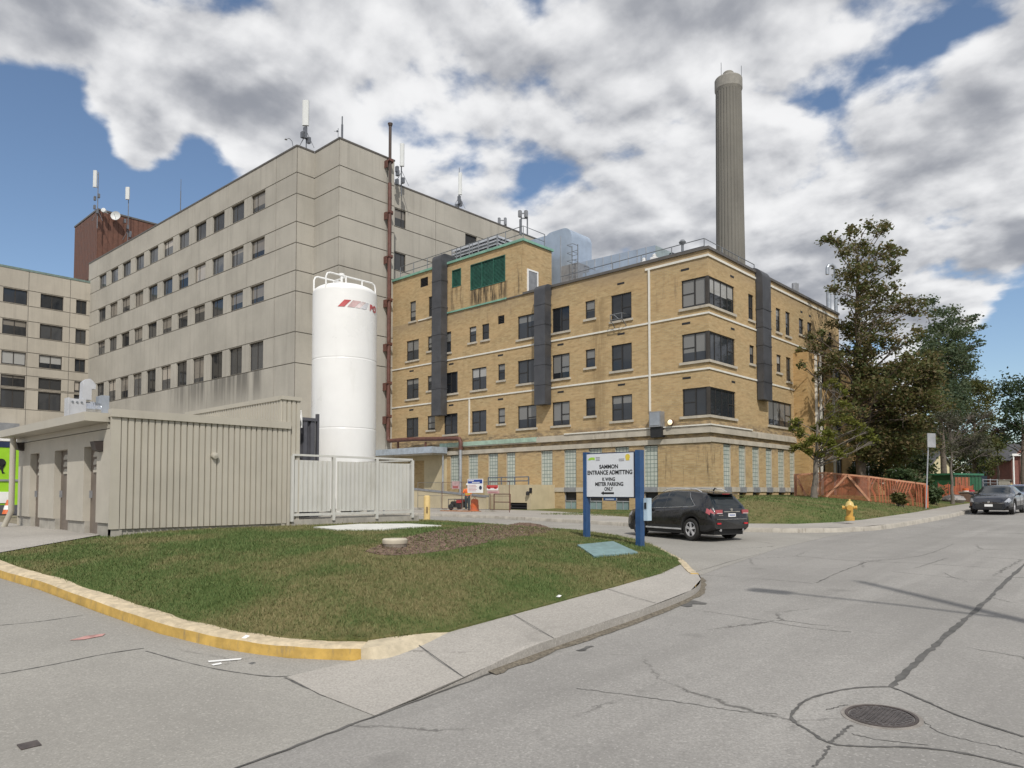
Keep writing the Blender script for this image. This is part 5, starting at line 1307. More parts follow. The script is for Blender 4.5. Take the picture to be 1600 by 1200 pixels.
TK = onX(537, 700, -24.1)
def tank():
    c = Vector((-24.1, TK.y, 0)); D = (c-CAM).dot(FH); r = 49.6*D/FPX
    zb = 1.75; zs = onX(537, 462, -24.1).z; zt = onX(537, 447, -24.1).z
    M_t = mat('tank_white', (.82, .82, .81), .32, 0, var=.04, scale=.6, grime=.30, gcol=(.55, .54, .48))
    root = thing('gas_tank', 'tall white cylindrical gas storage tank with red stripe and top rails behind the low screen', 'tank', (c.x, c.y, 1.4))
    prof = [(.05, zb-.25), (r*.6, zb-.12), (r*.97, zb)]
    for z in (onX(537, 672, -24.1).z, onX(537, 566, -24.1).z): prof += [(r, z-.03), (r*.994, z-.01), (r*.994, z+.01), (r, z+.03)]
    prof += [(r, zs)]+[(r*cos(t)**.8, zs+(zt-zs)*sin(t)) for t in [i*pi/2/9 for i in range(1, 9)]]+[(.05, zt)]
    s = MB(); s.lathe(prof, (c.x, c.y, 0), 160); s.build('vessel', M_t, root, smooth=9)
    for k in range(4):
        an = pi/4+k*pi/2; s = MB(); x, y = c.x+r*.86*cos(an), c.y+r*.86*sin(an); s.box(x-.1, x+.1, y-.1, y+.1, 1.2, zb+.4); s.build('leg', M_t, root)
    s = MB()
    for side in (-1, 1):
        w = r*.92
        A = lambda a, z: Vector((c.x-.42*side, c.y+a, z))
        zz = zs+.02
        s.tube([A(-w, zz), A(-w*1.0, zz+.44), A(-w*.95, zz+.57), A(-w*.85, zz+.62), A(0, zz+.62), A(w*.85, zz+.62), A(w*.96, zz+.55), A(w*1.0, zz+.40), A(w*1.0, zz-.05)], .033, 8)
        s.tube([A(-.25, zz+.12), A(-.25, zz+.62)], .03, 6); s.tube([A(.5, zz+.1), A(.5, zz+.62)], .03, 6)
    s.tube([(c.x-.42, c.y-.25, zs+.62), (c.x+.42, c.y-.25, zs+.62)], .03, 6)
    s.build('top_rail', M_white, root, smooth=50)
    s = MB(); s.lathe([(.05, zt), (.05, zt+.3), (.11, zt+.34), (.11, zt+.4), (.02, zt+.42)], (c.x+.2, c.y-.3, 0), 10); s.build('relief_valve', M_white, root)
    # printed mark, wrapped round the shell
    th0 = math.atan2(-FH.y, -FH.x)          # towards the street
    def wrap(a, z, d=.006): t = th0+a/r; d += .008; return (c.x+(r+d)*cos(t), c.y+(r+d)*sin(t), z)
    def ang(px): return math.asin(max(-1, min(1, (px-537.5)/50.)))*r
    def zat(py): return onX(537, py, -24.1).z+.08
    def patch(poly, m, name):
        (a0, z0), (a1, z1), (a2, z2), (a3, z3) = poly; s = MB(); K = 10; vs = []
        for i in range(K+1):
            t = i/K; vs += [wrap(a0+(a1-a0)*t, z0+(z1-z0)*t), wrap(a3+(a2-a3)*t, z3+(z2-z3)*t)]
        s.add(vs, [(2*i, 2*i+2, 2*i+3, 2*i+1) for i in range(K)]); return s.build(name, m, root)
    zu, zl = zat(483.5), zat(494)
    Mr = mat('mark_red', (.47, .08, .085), .4); Mp = mat('mark_pink', (.60, .42, .42), .4); Mp2 = mat('mark_pale_pink', (.68, .58, .58), .4); Mg = mat('mark_grey', (.60, .60, .63), .4)
    A = [ang(x) for x in (538, 549, 557, 553, 571, 567, 578, 575, 584)]
    patch([(ang(538), zl), (ang(548), zl), (ang(557.5), zu), (ang(548), zu)], Mr, 'red_stripe')
    patch([(ang(552), zl), (ang(562), zl), (ang(571), zu), (ang(560), zu)], Mp, 'pink_stripe')
    patch([(ang(563), zl), (ang(569), zl), (ang(577), zu), (ang(572), zu)], Mp2, 'pale_stripe')
    patch([(ang(570), zl), (ang(577), zl), (ang(580), zu), (ang(578), zu)], Mg, 'grey_stripe')
    ft = bpy.data.curves.new('lettering', 'FONT'); ft.body = 'BO'; ft.size = (zu-zl)*1.25; ft.offset = .02
    to = bpy.data.objects.new('lettering', ft); COL.objects.link(to)
    dg = bpy.context.evaluated_depsgraph_get(); me = bpy.data.meshes.new_from_object(to.evaluated_get(dg)); bpy.data.objects.remove(to)
    a0 = ang(581.3)
    s = MB(); s.add([wrap(a0+v.co.x, zl+v.co.y, .01) for v in me.vertices], [list(p.vertices) for p in me.polygons]); s.build('tank_lettering', Mr, root)
    # algae stain at the foot is a surface mark on the shell
    # pipework at the base
    s = MB()
    for k in range(5):
        x = c.x+r*.7+random.uniform(0, .5); y = c.y-1+k*.5; s.tube([(x, y, 1.4), (x, y, 2.0+random.random()*.8), (x-.5, y+.1, 2.2)], .04, 6)
    s.parts('pipework', M_galv, root)
tank()

def screens():
    X0 = SX; y0 = 11.40; y1 = onX(646, 760, SX).y
    zg = 1.42
    # concrete upstand
    s = MB(); s.box(SX-5.8, SX-.0, y0-.02, y1+.25, .6, 1.56); single(s, 'tank_slab', M_found, 'stained concrete slab carrying the low screen and white tank', 'slab', (SX-3, y0+2.5, 1.2))
    pz0, pz1 = 1.78, onX(455, 712, SX).z
    post = [onX(p, 760, SX).y for p in (456, 521, 588.5, 644)]
    root = thing('tank_screen', 'low grey white ribbed steel screen of three panels in front of the tank', 'fence', (SX, (y0+y1)/2, 1.5))
    for y in post: s = MB(); s.box(SX-.05, SX+.05, y-.045, y+.045, 1.5, pz1); s.build('post', M_screen, root)
    pans = [(459, 518), (528, 586), (592.5, 641)]
    for k, (a, b) in enumerate(pans):
        ya = onX(a, 760, SX).y; yb = onX(b, 760, SX).y; s = MB(); corr(s, (SX+.0, ya), (0, 1), (1, 0), yb-ya, pz0+.0, pz1-.12, .165, .055, .62); s.build('ribbed_panel', M_screen, root)
    s = MB(); s.box(SX-.06, SX+.03, post[0], post[-1], pz1, pz1+.06); s.box(SX-.06, SX+.03, post[0], post[-1], pz0-.12, pz0-.04); s.build('rail', M_screen, root)
    # return side of the screen towards the drive
    s = MB(); corr(s, (SX-.08, y1), (-1, 0), (0, 1), 5.2, pz0, pz1-.1, .16, .04, .7); s.build('ribbed_panel', M_screen, root)
    s = MB(); s.box(SX-5.4, SX-.061, y1-.05, y1+.0, pz1-.02, pz1+.04); s.build('rail', M_screen, root)
    # tall dark screen between shed and tank
    xs = SX-1.55; ya = onX(455.5, 690, xs).y-.2; yb = onX(494.5, 690, xs).y; zt = onX(475, 657, xs).z
    root = thing('dark_screen', 'tall charcoal ribbed steel screen between the shed and the white tank', 'fence', (xs, (ya+yb)/2, 1.5))
    s = MB(); corr(s, (xs, ya), (0, 1), (1, 0), yb-ya, 1.5, zt, .26, .09, .5); s.build('ribbed_panel', M_darkm, root)
    s = MB(); s.box(xs-.1, xs+.04, ya, yb, zt+.002, zt+.10); s.box(xs-.08, xs+.05, yb, yb+.07, 1.5, zt+.25); s.build('top_rail', M_darkm, root)
    c = onX(459, 648, xs+.3); root = thing('flood_lamp', 'small white lamp on top of the tall charcoal screen', 'lamp', c)
    s = MB(); s.lathe([(.04, 0), (.15, .1), (.17, .26), (.02, .3)], (c.x, c.y-.1, c.z-.1), 12, axis='y'); s.build('lamp_head', M_white, root); s = MB(); s.tube([c+ZV*.05+Vector((0, .1, 0)), c+ZV*.15+Vector((0, .25, 0)), c+Vector((0, .28, -.1)), c+Vector((0, .28, -.4))], .03, 6); s.build('lamp_arm', M_white, root)
screens()
# ------------------------------------------------------------------ signs and street furniture
def textmesh(body, bold=.0):
    cu = bpy.data.curves.new('txt', 'FONT'); cu.body = body; cu.size = 1; cu.offset = bold; cu.align_x = 'LEFT'
    o = bpy.data.objects.new('txt', cu); COL.objects.link(o)
    me = bpy.data.meshes.new_from_object(o.evaluated_get(bpy.context.evaluated_depsgraph_get())); bpy.data.objects.remove(o)
    vs = [(v.co.x, v.co.y) for v in me.vertices]; fs = [list(p.vertices) for p in me.polygons]
    return vs, fs
def put_text(mb, body, O, u, x0, x1, z0, z1, d, n, bold=.025, m=0):
    vs, fs = textmesh(body, bold); ax = min(v[0] for v in vs); bx = max(v[0] for v in vs); az = min(v[1] for v in vs); bz = max(v[1] for v in vs)
    f = lambda v: (x0+(v[0]-ax)/(bx-ax)*(x1-x0), z0+(v[1]-az)/(bz-az)*(z1-z0))
    P = [f(v) for v in vs]
    mb.add([(O[0]+u[0]*a+n[0]*d, O[1]+u[1]*a+n[1]*d, O[2]+z) for a, z in P], fs, m)
M_blue = mat('sign_blue', (.022, .072, .185), .45, .05, var=.18, grime=.35, gcol=(.07, .09, .13))
M_navy = mat('sign_navy', (.018, .03, .075), .45, .05)
M_signw = mat('sign_white', (.66, .68, .72), .35, var=.02)
M_ink = mat('sign_black', (.012, .012, .014), .5)
M_lime = mat('lime_green', (.34, .60, .05), .5, var=.08)
M_yel = mat('sign_yellow', (.62, .48, .06), .5)
M_gray = mat('print_grey', (.30, .30, .33), .5)
def main_sign():
    Y = 16.25; xl = onY(917, 740, Y).x; xr = onY(991, 740, Y).x; zt = onY(991, 707, Y).z; zb = onY(991, 776.5, Y).z
    w = xr-xl; h = zt-zb
    root = thing('direction_sign', 'white hospital direction sign on two blue posts at the edge of the lawn', 'sign', ((xl+xr)/2, Y, lawn((xl+xr)/2, Y)))
    for x0, x1, m in ((xl-.07, xl+.03, M_blue), (xr+.085, xr+.235, M_blue)):
        s = MB(); s.box(x0, x1, Y-.09, Y+.11, lawn((x0+x1)/2, Y)-.3, zt+.06); s.build('post', m, root)
    s = MB(); s.box(xl+.031, xr+.089, Y-.02, Y+.12, zb-.03, zt+.03); s.build('panel_frame', M_navy, root)
    s = MB(); s.box(xl+.03, xr-.0, Y-.05, Y-.021, zb, zt); pn = s.build('sign_panel', M_signw, root)
    O = (xl, Y, zb); u = (1, 0); n = (0, -1)
    q = lambda x: (x-97)/423*w+.02; r = lambda y: (490-y)/385*h
    s = MB()
    for t, x0, x1, y0, y1 in (('SAMMON', 218, 385, 203, 240), ('ENTRANCE ADMITTING', 108, 508, 253, 293), ('K WING', 245, 358, 317, 350), ('METER PARKING', 180, 430, 359, 394), ('ONLY', 263, 340, 403, 437)):
        s = MB(); put_text(s, t, O, u, q(x0), q(x1), r(y1), r(y0), .054, n, .034); s.build('sign_lettering', M_ink, pn)
    A = [(230, 457), (256, 440), (256, 449), (348, 449), (348, 466), (256, 466), (256, 475)]
    s = MB(); s.add([(xl+q(a), Y-.054, zb+r(b)) for a, b in A], [tuple(range(7))]); s.build('arrow', M_ink, pn)
    s = MB(); s.add([(xl+q(a), Y-.054, zb+r(b)) for a, b in ((110, 158), (128, 138), (150, 134), (176, 136), (176, 160), (150, 156), (132, 160))], [tuple(range(7))]); s.build('green_emblem', M_lime, pn)
    s = MB()
    for k in range(3): s.box(xl+q(186), xl+q(222), Y-.055, Y-.051, zb+r(140+k*13), zb+r(134+k*13))
    for k in range(2): s.box(xl+q(392), xl+q(438), Y-.055, Y-.051, zb+r(162+k*14), zb+r(154+k*14))
    s.build('emblem_small_print', M_gray, pn)
    s = MB(); s.lathe([(.075, -.055), (.075, -.051)], (xl+q(468), Y, zb+r(140)), 20, axis='y'); s.box(xl+q(452), xl+q(484), Y-.0545, Y-.051, zb+r(172), zb+r(156)); s.build('yellow_emblem', M_yel, pn)
    s = MB(); s.box(xl+q(250), xl+q(360), Y-.04, Y-.01, zb+r(524), zb+r(497)); s.build('lower_plate', M_blue, root)
    s = MB(); s.box(xl+q(268), xl+q(345), Y-.044, Y-.041, zb+r(514), zb+r(508)); s.build('plate_print', M_signw, root)
    # pale box on the back of the right post
    x = xr+.32; a = onY(1004, 778, Y+.3); b = onY(1009.5, 813, Y+.3)
    bx = thing('control_box', 'pale blue control box fixed behind the right blue post of the white sign', 'box', (a.x, Y+.3, b.z))
    s = MB(); s.box(xr+.24, xr+.36, Y+.06, Y+.26, b.z, a.z); s.build('box', mat('pale_blue_paint', (.42, .53, .62), .45), bx)
    s = MB(); s.box(xr+.27, xr+.33, Y+.045, Y+.059, a.z-.28, a.z-.12); s.build('slot', M_black, bx)
main_sign()

def bollard():
    p = ground(667, 812.5, .1); p = Vector((p.x, p.y, lawn(p.x, p.y) if p.y < 21.5 else G(p.x, p.y)))
    D = (p-CAM).dot(FH); r = 5.0*D/FPX; zt = dep(667, 774, D).z
    root = thing('bollard', 'pale yellow concrete filled bollard beside the tank screen', 'bollard', p)
    s = MB(); s.lathe([(r, p.z-.2), (r, zt-.08), (r*.85, zt-.02), (r*.4, zt), (.01, zt)], (p.x, p.y, 0), 20); s.build('post', mat('faded_yellow_paint', (.62, .46, .20), .6, var=.12, grime=.3, gcol=(.4, .3, .2)), root, smooth=40)
    s = MB(); q = p-FH*(r+.004); s.box(q.x-.06, q.x+.05, q.y-.01, q.y+.05, p.z+.45, p.z+.75); s.build('sticker', mat('brown_sticker', (.25, .17, .08), .6), root)
bollard()

def hydrant():
    p = dep(1328, 817, 27.6)
    p.z = lawn2(p.x, p.y); D = (p-CAM).dot(FH); k = D/FPX; h = 30*k
    root = thing('fire_hydrant', 'yellow fire hydrant standing on the grass beside the pavement', 'hydrant', p)
    M_h = mat('hydrant_yellow', (.52, .30, .06), .5, var=.15, scale=6, grime=.3, gcol=(.25, .14, .05)); M_h2 = mat('hydrant_pale_top', (.60, .45, .16), .5, var=.12)
    c = (p.x, p.y, p.z)
    s = MB(); s.lathe([(.17, -.1), (.17, .05), (.12, .06), (.12, h*.50), (.155, h*.51), (.155, h*.57), (.13, h*.58)], c, 20); s.build('barrel', M_h, root, smooth=40)
    s = MB(); s.lathe([(.17, h*.58), (.17, h*.63), (.15, h*.66), (.13, h*.78), (.07, h*.87), (.035, h*.88), (.035, h*.98), (.01, h*.99)], c, 20); s.build('bonnet', M_h2, root, smooth=40)
    zc = p.z+h*.70-.12
    for dx, dy, r in ((1, 0, .06), (-1, 0, .06), (0, -1, .085)):
        s = MB(); a = Vector((p.x, p.y, zc)); v = Vector((dx, dy, 0)); rot = Matrix.Rotation(radians(20), 3, 'Z') @ v; s.tube([a+rot*.10, a+rot*.2, a+rot*.205, a+rot*.26], [r, r, r*1.25, r*1.25], 14); s.build('nozzle', M_h, root, smooth=40)
hydrant()

def manhole():
    c = ground(1377, 1120); x, y = c.x, c.y; z = G(x, y); r = .262
    root = thing('manhole_cover', 'round rusty iron manhole cover set in the street', 'manhole cover', (x, y, z))
    def tilt(mb):
        mb.v = [(a, b, cc+G(a, b)) for a, b, cc in mb.v]; return mb
    s = MB(); s.lathe([(r+.04, -.02), (r+.04, .012), (r+.012, .012), (r+.012, -.02)], (x, y, 0), 48, cap=False); tilt(s).build('rim', M_iron, root)
    s = MB(); s.lathe([(r, -.02), (r, .008), (.001, .008)], (x, y, 0), 48, cap=False)
    for i in range(-8, 9):
        for j in range(-8, 9):
            a, b = i*.034, j*.034
            if a*a+b*b < (r-.05)**2: s.box(x+a-.011, x+a+.011, y+b-.011, y+b+.011, .008, .015)
    for k in range(28): t = 2*pi*k/28; s.box(x+(r-.03)*cos(t)-.014, x+(r-.03)*cos(t)+.014, y+(r-.03)*sin(t)-.014, y+(r-.03)*sin(t)+.014, .008, .015)
    tilt(s).build('cover', mat('worn_iron', (.12, .108, .105), .5, .35, var=.3, scale=12), root)
    # cracked concrete collar of the frame
    s = MB(); s.lathe([(r+.085, -.02), (r+.075, .006), (r+.041, .006)], (x, y, 0), 40, cap=False); tilt(s).build('collar', mat('collar_concrete', (.24, .22, .20), .95, var=.3, scale=6), root)
manhole()

def lawn_things():
    def onl(px, py):
        d = ray(px, py); d = d/d.dot(FH); t = 8.
        while t < 60:
            p = CAM+d*t
            if p.z < lawn(p.x, p.y): break
            t += .02
        return p
    # tree stump like concrete stub
    p = onl(617, 854); D = (p-CAM).dot(FH); r = 19.5*D/FPX
    root = thing('concrete_stub', 'low round concrete stub in the brown mulch on the lawn', 'concrete stub', p)
    s = MB(); rr = random.Random(4); s.lathe([(r*.93, p.z-.1), (r*.93, p.z+.06)], (p.x, p.y, 0), 24); s.build('base', mat('stub_stone', (.20, .17, .14), .95, var=.4, scale=9), root)
    s = MB(); s.lathe([(r*.97, p.z+.06), (r, p.z+.08), (r, p.z+.14), (r*.92, p.z+.16), (.01, p.z+.165)], (p.x, p.y, 0), 24); s.build('cap', mat('stub_cap', (.50, .45, .36), .85, var=.15), root, smooth=40)
    # white slab lying on the grass
    pts = [onl(x, y) for x, y in ((490, 826), (525, 830), (600, 829.5), (640, 826), (690, 823.5), (640, 820.5), (560, 821))]
    s = MB(); n = len(pts); s.add([(q.x, q.y, lawn(q.x, q.y)-.05) for q in pts]+[(q.x, q.y, lawn(q.x, q.y)+.05) for q in pts], [tuple(range(n))[::-1], tuple(range(n, 2*n))]+[(i, (i+1) % n, n+(i+1) % n, n+i) for i in range(n)])
    single(s, 'white_slab', mat('white_slab', (.60, .60, .56), .8, var=.1, scale=3, grime=.4, gcol=(.3, .28, .22)), 'flat white slab lying in the grass before the tank screen', 'slab', pts[0])
    # blue green utility cover
    pts = [onl(x, y) for x, y in ((902, 854), (928, 872), (997, 866), (958, 848))]
    s = MB(); n = 4; s.add([(q.x, q.y, lawn(q.x, q.y)-.08) for q in pts]+[(q.x, q.y, lawn(q.x, q.y)+.045) for q in pts], [tuple(range(n))[::-1], tuple(range(n, 2*n))]+[(i, (i+1) % n, n+(i+1) % n, n+i) for i in range(n)])
    single(s, 'utility_cover', mat('faded_blue_green', (.17, .265, .27), .6, var=.25, scale=5, grime=.4, gcol=(.1, .16, .12)), 'faded blue green utility cover lying flat on the lawn by the sign', 'utility cover', pts[0])
    # mulch bed
    out = [onl(x, y) for x, y in ((570, 862), (600, 868), (650, 866), (710, 858), (760, 848), (820, 838), (868, 829), (855, 823), (800, 819), (745, 821), (690, 828), (650, 836), (610, 846))]
    loop = crv([(q.x, q.y) for q in out]+[(out[0].x, out[0].y)], 4)[:-1]
    mb = poly_sheet('mulch', loop, lambda x, y: lawn(x, y)+.006, None, .22)
    M_mul = mat('bark_mulch', (.16, .105, .075), .95, var=.5, scale=9, bmp=1., bscale=45, grime=.5, gcol=(.17, .12, .07))
    o = structure(mb, 'mulch_bed', M_mul)
    ch = MB(); rr = random.Random(8)
    xs = [q[0] for q in loop]; ys = [q[1] for q in loop]
    def inside(x, y):
        c = False; n = len(loop); j = n-1
        for i in range(n):
            if (ys[i] > y) != (ys[j] > y) and x < (xs[j]-xs[i])*(y-ys[i])/(ys[j]-ys[i])+xs[i]: c = not c
            j = i
        return c
    k = 0
    while k < 5200:
        x = rr.uniform(min(xs), max(xs)); y = rr.uniform(min(ys), max(ys))
        if not inside(x, y): continue
        k += 1; a = rr.uniform(0, pi); l = rr.uniform(.012, .04); w = rr.uniform(.005, .012); z = lawn(x, y)+.01; t = rr.uniform(-.012, .012)
        ch.add([(x-l*cos(a)-w*sin(a), y-l*sin(a)+w*cos(a), z-t), (x-l*cos(a)+w*sin(a), y-l*sin(a)-w*cos(a), z-t+.01), (x+l*cos(a)+w*sin(a), y+l*sin(a)-w*cos(a), z+t+.012), (x+l*cos(a)-w*sin(a), y+l*sin(a)+w*cos(a), z+t+.015)], [(0, 1, 2, 3)])
    m, t, b, _ = newmat('bark_chips'); r_ = t.new('ShaderNodeNewGeometry').outputs['Random Per Island']; t.link(t.mix(r_, (.085, .055, .040), (.27, .185, .135)), b.inputs['Base Color']); b.inputs['Roughness'].default_value = .9
    o = ch.build('bark_chips', m, None); o['kind'] = 'stuff'
    # small weed in the mulch
    # litter
    for px, py, lab in ((873, 935, 'small white scrap of paper on the grass near the pavement'), (384, 1000, 'tiny white scrap in the grass by the yellow kerb')):
        p = onl(px, py); s = MB(); s.add([(p.x-.05, p.y-.03, p.z+.02), (p.x+.05, p.y-.03, p.z+.03), (p.x+.04, p.y+.03, p.z+.05), (p.x-.04, p.y+.04, p.z+.03), (p.x, p.y, p.z+.06)], [(0, 1, 4), (1, 2, 4), (2, 3, 4), (3, 0, 4), (0, 3, 2, 1)]); single(s, 'paper_scrap', M_white, lab, 'litter', p, 'scraps of litter')
    # dark drain plate in the apron, paint marks
    c = [ground(x, y) for x, y in ((26, 1166), (58, 1159), (65, 1166), (33, 1174))]
    s = MB(); s.add([(q.x, q.y, G(q.x, q.y)-.03) for q in c]+[(q.x, q.y, G(q.x, q.y)+.012) for q in c], [(3, 2, 1, 0), (4, 5, 6, 7), (0, 1, 5, 4), (1, 2, 6, 5), (2, 3, 7, 6), (3, 0, 4, 7)]); single(s, 'drain_plate', M_iron, 'small dark rectangular plate in the concrete at lower left', 'drain plate', c[0])
    s = MB()
    for q in (((325, 1034), (378, 1030), (376, 1032.5), (326, 1037)), ((330, 1040), (345, 1037), (347, 1039), (333, 1042))):
        k = [ground(*a) for a in q]; s.add([(v.x, v.y, G(v.x, v.y)+.012) for v in k], [(0, 1, 2, 3)])
    structure(s, 'white_paint_mark', M_white)
    s = MB(); k = [ground(*a) for a in ((108, 1002), (135, 995), (165, 991), (160, 995), (130, 1001))]; s.add([(v.x, v.y, G(v.x, v.y)+.011) for v in k], [(0, 1, 2, 3, 4)]); structure(s, 'red_paint_mark', mat('faded_red_paint', (.40, .22, .20), .9, var=.3, scale=10))
lawn_things()

# ------------------------------------------------------------------ left background behind the shed
def hoarding():
    X = -46.; a = onX(-25, 720, X); b = onX(30, 720, X)
    zt = onX(10, 699, X).z; z1 = onX(10, 789, X).z; zm = onX(10, 756, X).z
    root = thing('green_hoarding', 'bright lime green hoarding with black figure at the far left edge behind the shed', 'hoarding', (X, (a.y+b.y)/2, 1.2))
    s = MB(); s.box(X-.1, X, a.y-2, b.y+1.5, z1, zt); s.build('panel', mat('lime_panel', (.30, .58, .02), .45, var=.05), root)
    s = MB(); s.box(X, X+.06, a.y-2, b.y+1.5, onX(10, 752, X).z, onX(10, 749, X).z); s.build('rail', M_galvd, root)
    s = MB(); s.box(X-.1, X+.03, a.y-2, b.y+1.5, zt, onX(10, 690, X).z); s.build('dark_header', M_navy, root)
    s = MB(); s.box(X-.15, X+.02, a.y-2, b.y+1.5, .3, z1); s.build('dark_base', M_darkm, root)
    s = MB(); c = onX(1.5, 723, X); s.lathe([(.22, .01), (.22, .03)], (X, c.y, c.z), 16, axis='x')
    P = [onX(x, y, X) for x, y in ((-4, 731), (3, 729), (7, 725), (8, 727), (5, 732), (4.5, 737), (8, 739), (3, 740), (1, 733), (-4, 735))]
    s.add([(X+.03, q.y, q.z) for q in P], [tuple(range(len(P)))]); s.build('figure_print', M_ink, root)
    s = MB(); p0 = onX(-3, 786, X); p1 = onX(15, 768.5, X); s.box(X+.0, X+.05, p0.y, p1.y, p0.z, p1.z); s.build('white_board', M_white, root)
    c = onX(11.5, 816, -42.); z = G(-42., c.y)+.02; zt_ = onX(11.5, 810, -42.).z
    root = thing('traffic_cone', 'orange traffic cone at the foot of the lime green hoarding', 'cone', (c.x, c.y, z))
    M_or = mat('safety_orange', (.62, .13, .035), .5, var=.1)
    s = MB(); s.lathe([(.24, .03), (.05, .72), (.01, .73)], (c.x, c.y, z), 16); s.build('cone', M_or, root, smooth=50); s = MB(); s.box(c.x-.3, c.x+.3, c.y-.3, c.y+.3, z, z+.04); s.build('base', M_black, root); s = MB(); s.lathe([(.185, .25), (.135, .45)], (c.x, c.y, z), 16, cap=False); s.build('reflective_band', M_white, root)
hoarding()
M_or = mat('safety_orange', (.62, .13, .035), .5, var=.15)

# ------------------------------------------------------------------ works by the hospital entrance
def skin_figure(name, joints, edges, radii, m, parent):
    me = bpy.data.meshes.new(name); me.from_pydata([tuple(j) for j in joints], edges, []); me.materials.append(m)
    o = bpy.data.objects.new(name, me); COL.objects.link(o); o.parent = parent
    md = o.modifiers.new('skin', 'SKIN'); md.use_smooth_shade = True
    if not me.skin_vertices: bpy.context.view_layer.objects.active = o
    for i, v in enumerate(me.skin_vertices[0].data): v.radius = (radii[i], radii[i]); v.use_root = (i == 0)
    sb = o.modifiers.new('sub', 'SUBSURF'); sb.levels = 1; sb.render_levels = 1
    return o
def person(label, loc, rot, vest, trousers, helmet=True, arms='down', grp=None):
    root = thing('person', label, 'person', loc, rot, grp)
    M_skin = mat('skin', (.42, .26, .18), .6, var=.05)
    # faces local -Y; continuous body of one skin
    J = [(0, 0, .95), (0, 0, 1.12), (0, .01, 1.30), (0, .01, 1.44), (0, 0, 1.52), (0, -.01, 1.60), (0, -.015, 1.70), (0, -.01, 1.76)]
    R = [.13, .125, .14, .10, .055, .075, .09, .06]
    E = [(i, i+1) for i in range(7)]
    def chain(st, pts):
        k = st
        for p, r in pts: J.append(p); R.append(r); E.append((k, len(J)-1)); k = len(J)-1
        return k
    for s in (-1, 1):
        fw = -.10*s
        chain(0, [((.10*s, 0, .88), .10), ((.11*s, fw*.6-.02, .50), .065), ((.115*s, fw*.9+.03, .10), .045), ((.12*s, fw*.9-.09, .04), .04), ((.12*s, fw*.9-.15, .03), .03)])
        if arms == 'down' or s > 0: ar = [((.19*s, .01, 1.41), .065), ((.24*s, .02, 1.15), .045), ((.24*s, -.10, .93), .036), ((.235*s, -.13, .86), .035)]
        else: ar = [((.19*s, .0, 1.41), .065), ((.28*s, -.12, 1.18), .045), ((.26*s, -.36, 1.24), .036), ((.25*s, -.43, 1.26), .035)]
        w = chain(3, ar); hx, hy, hz = J[w]; d = (0, -.35, -.9) if ar[-1][0][2] < 1 else (0, -.95, .2)
        for i, l in enumerate((.075, .085, .08, .065)):
            o = (i-1.5)*.019
            chain(w, [((hx+o*.3, hy+o, hz+d[2]*.03), .011), ((hx+o*.3, hy+o+d[1]*l*.7, hz+d[2]*l), .009)])
        chain(w, [((hx-.02*s, hy-.035, hz-.02), .011), ((hx-.02*s, hy-.06, hz-.05), .009)])
    skin_figure('body', J, E, R, M_skin, root)
    def lp(mb, n, m, sm_=60): return lpart(mb, n, m, root, sm_)
    s = MB(); s.lathe([(.155, .98), (.165, 1.1), (.175, 1.25), (.17, 1.38), (.11, 1.47), (.07, 1.49)], (0, 0.005, 0), 18, cap=False); s.v = [(x*1.15, y*.82, z) for x, y, z in s.v]; lp(s, 'vest', vest)
    s = MB(); s.lathe([(.178, 1.08), (.181, 1.14)], (0, .005, 0), 18, cap=False); s.v = [(x*1.16, y*.84, z) for x, y, z in s.v]; lp(s, 'reflective_band', mat('reflective_yellow', (.60, .62, .12), .5))
    for sd in (-1, 1):
        s = MB(); s.tube([(.19*sd, .01, 1.43), (.235*sd, .015, 1.2), (.242*sd, .0, 1.12)] if arms == 'down' or sd > 0 else [(.19*sd, 0, 1.43), (.28*sd, -.12, 1.18), (.265*sd, -.3, 1.225)], [.075, .06, .055], 12); lp(s, 'sleeve', vest)
        fw = -.10*sd; s = MB(); s.tube([(.06*sd, 0, 1.0), (.10*sd, 0, .86), (.11*sd, fw*.6-.02, .50), (.115*sd, fw*.9+.03, .09)], [.12, .115, .082, .072], 12); lp(s, 'trouser_leg', trousers)
        s = MB(); s.tube([(.118*sd, fw*.9+.06, .05), (.12*sd, fw*.9-.08, .05), (.12*sd, fw*.9-.18, .035)], [.055, .055, .04], 10); lp(s, 'boot', M_black)
    s = MB(); s.lathe([(.112, 1.70), (.112, 1.76), (.09, 1.81), (.05, 1.835), (.01, 1.84)], (0, -.005, 0), 18); s.lathe([(.135, 1.70), (.135, 1.712)], (0, -.02, 0), 18); lp(s, 'hard_hat' if helmet else 'hair', mat('helmet_white', (.7, .7, .68), .4) if helmet else mat('dark_hair', (.03, .02, .015), .7))
    for sd in (-1, 1):
        s = MB(); s.lathe([(.012, 0), (.012, -.006)], (.032*sd, -.088, 1.655), 8, axis='y'); lp(s, 'eye', M_black)
    s = MB(); s.add([(-.012, -.085, 1.645), (.012, -.085, 1.645), (0, -.115, 1.62), (-.014, -.088, 1.61), (.014, -.088, 1.61)], [(0, 1, 2), (0, 2, 3), (1, 4, 2), (3, 2, 4)]); lp(s, 'nose', M_skin)
    s = MB(); s.box(-.025, .025, -.086, -.08, 1.578, 1.586); lp(s, 'mouth', mat('lips', (.30, .13, .11), .6))
    return root
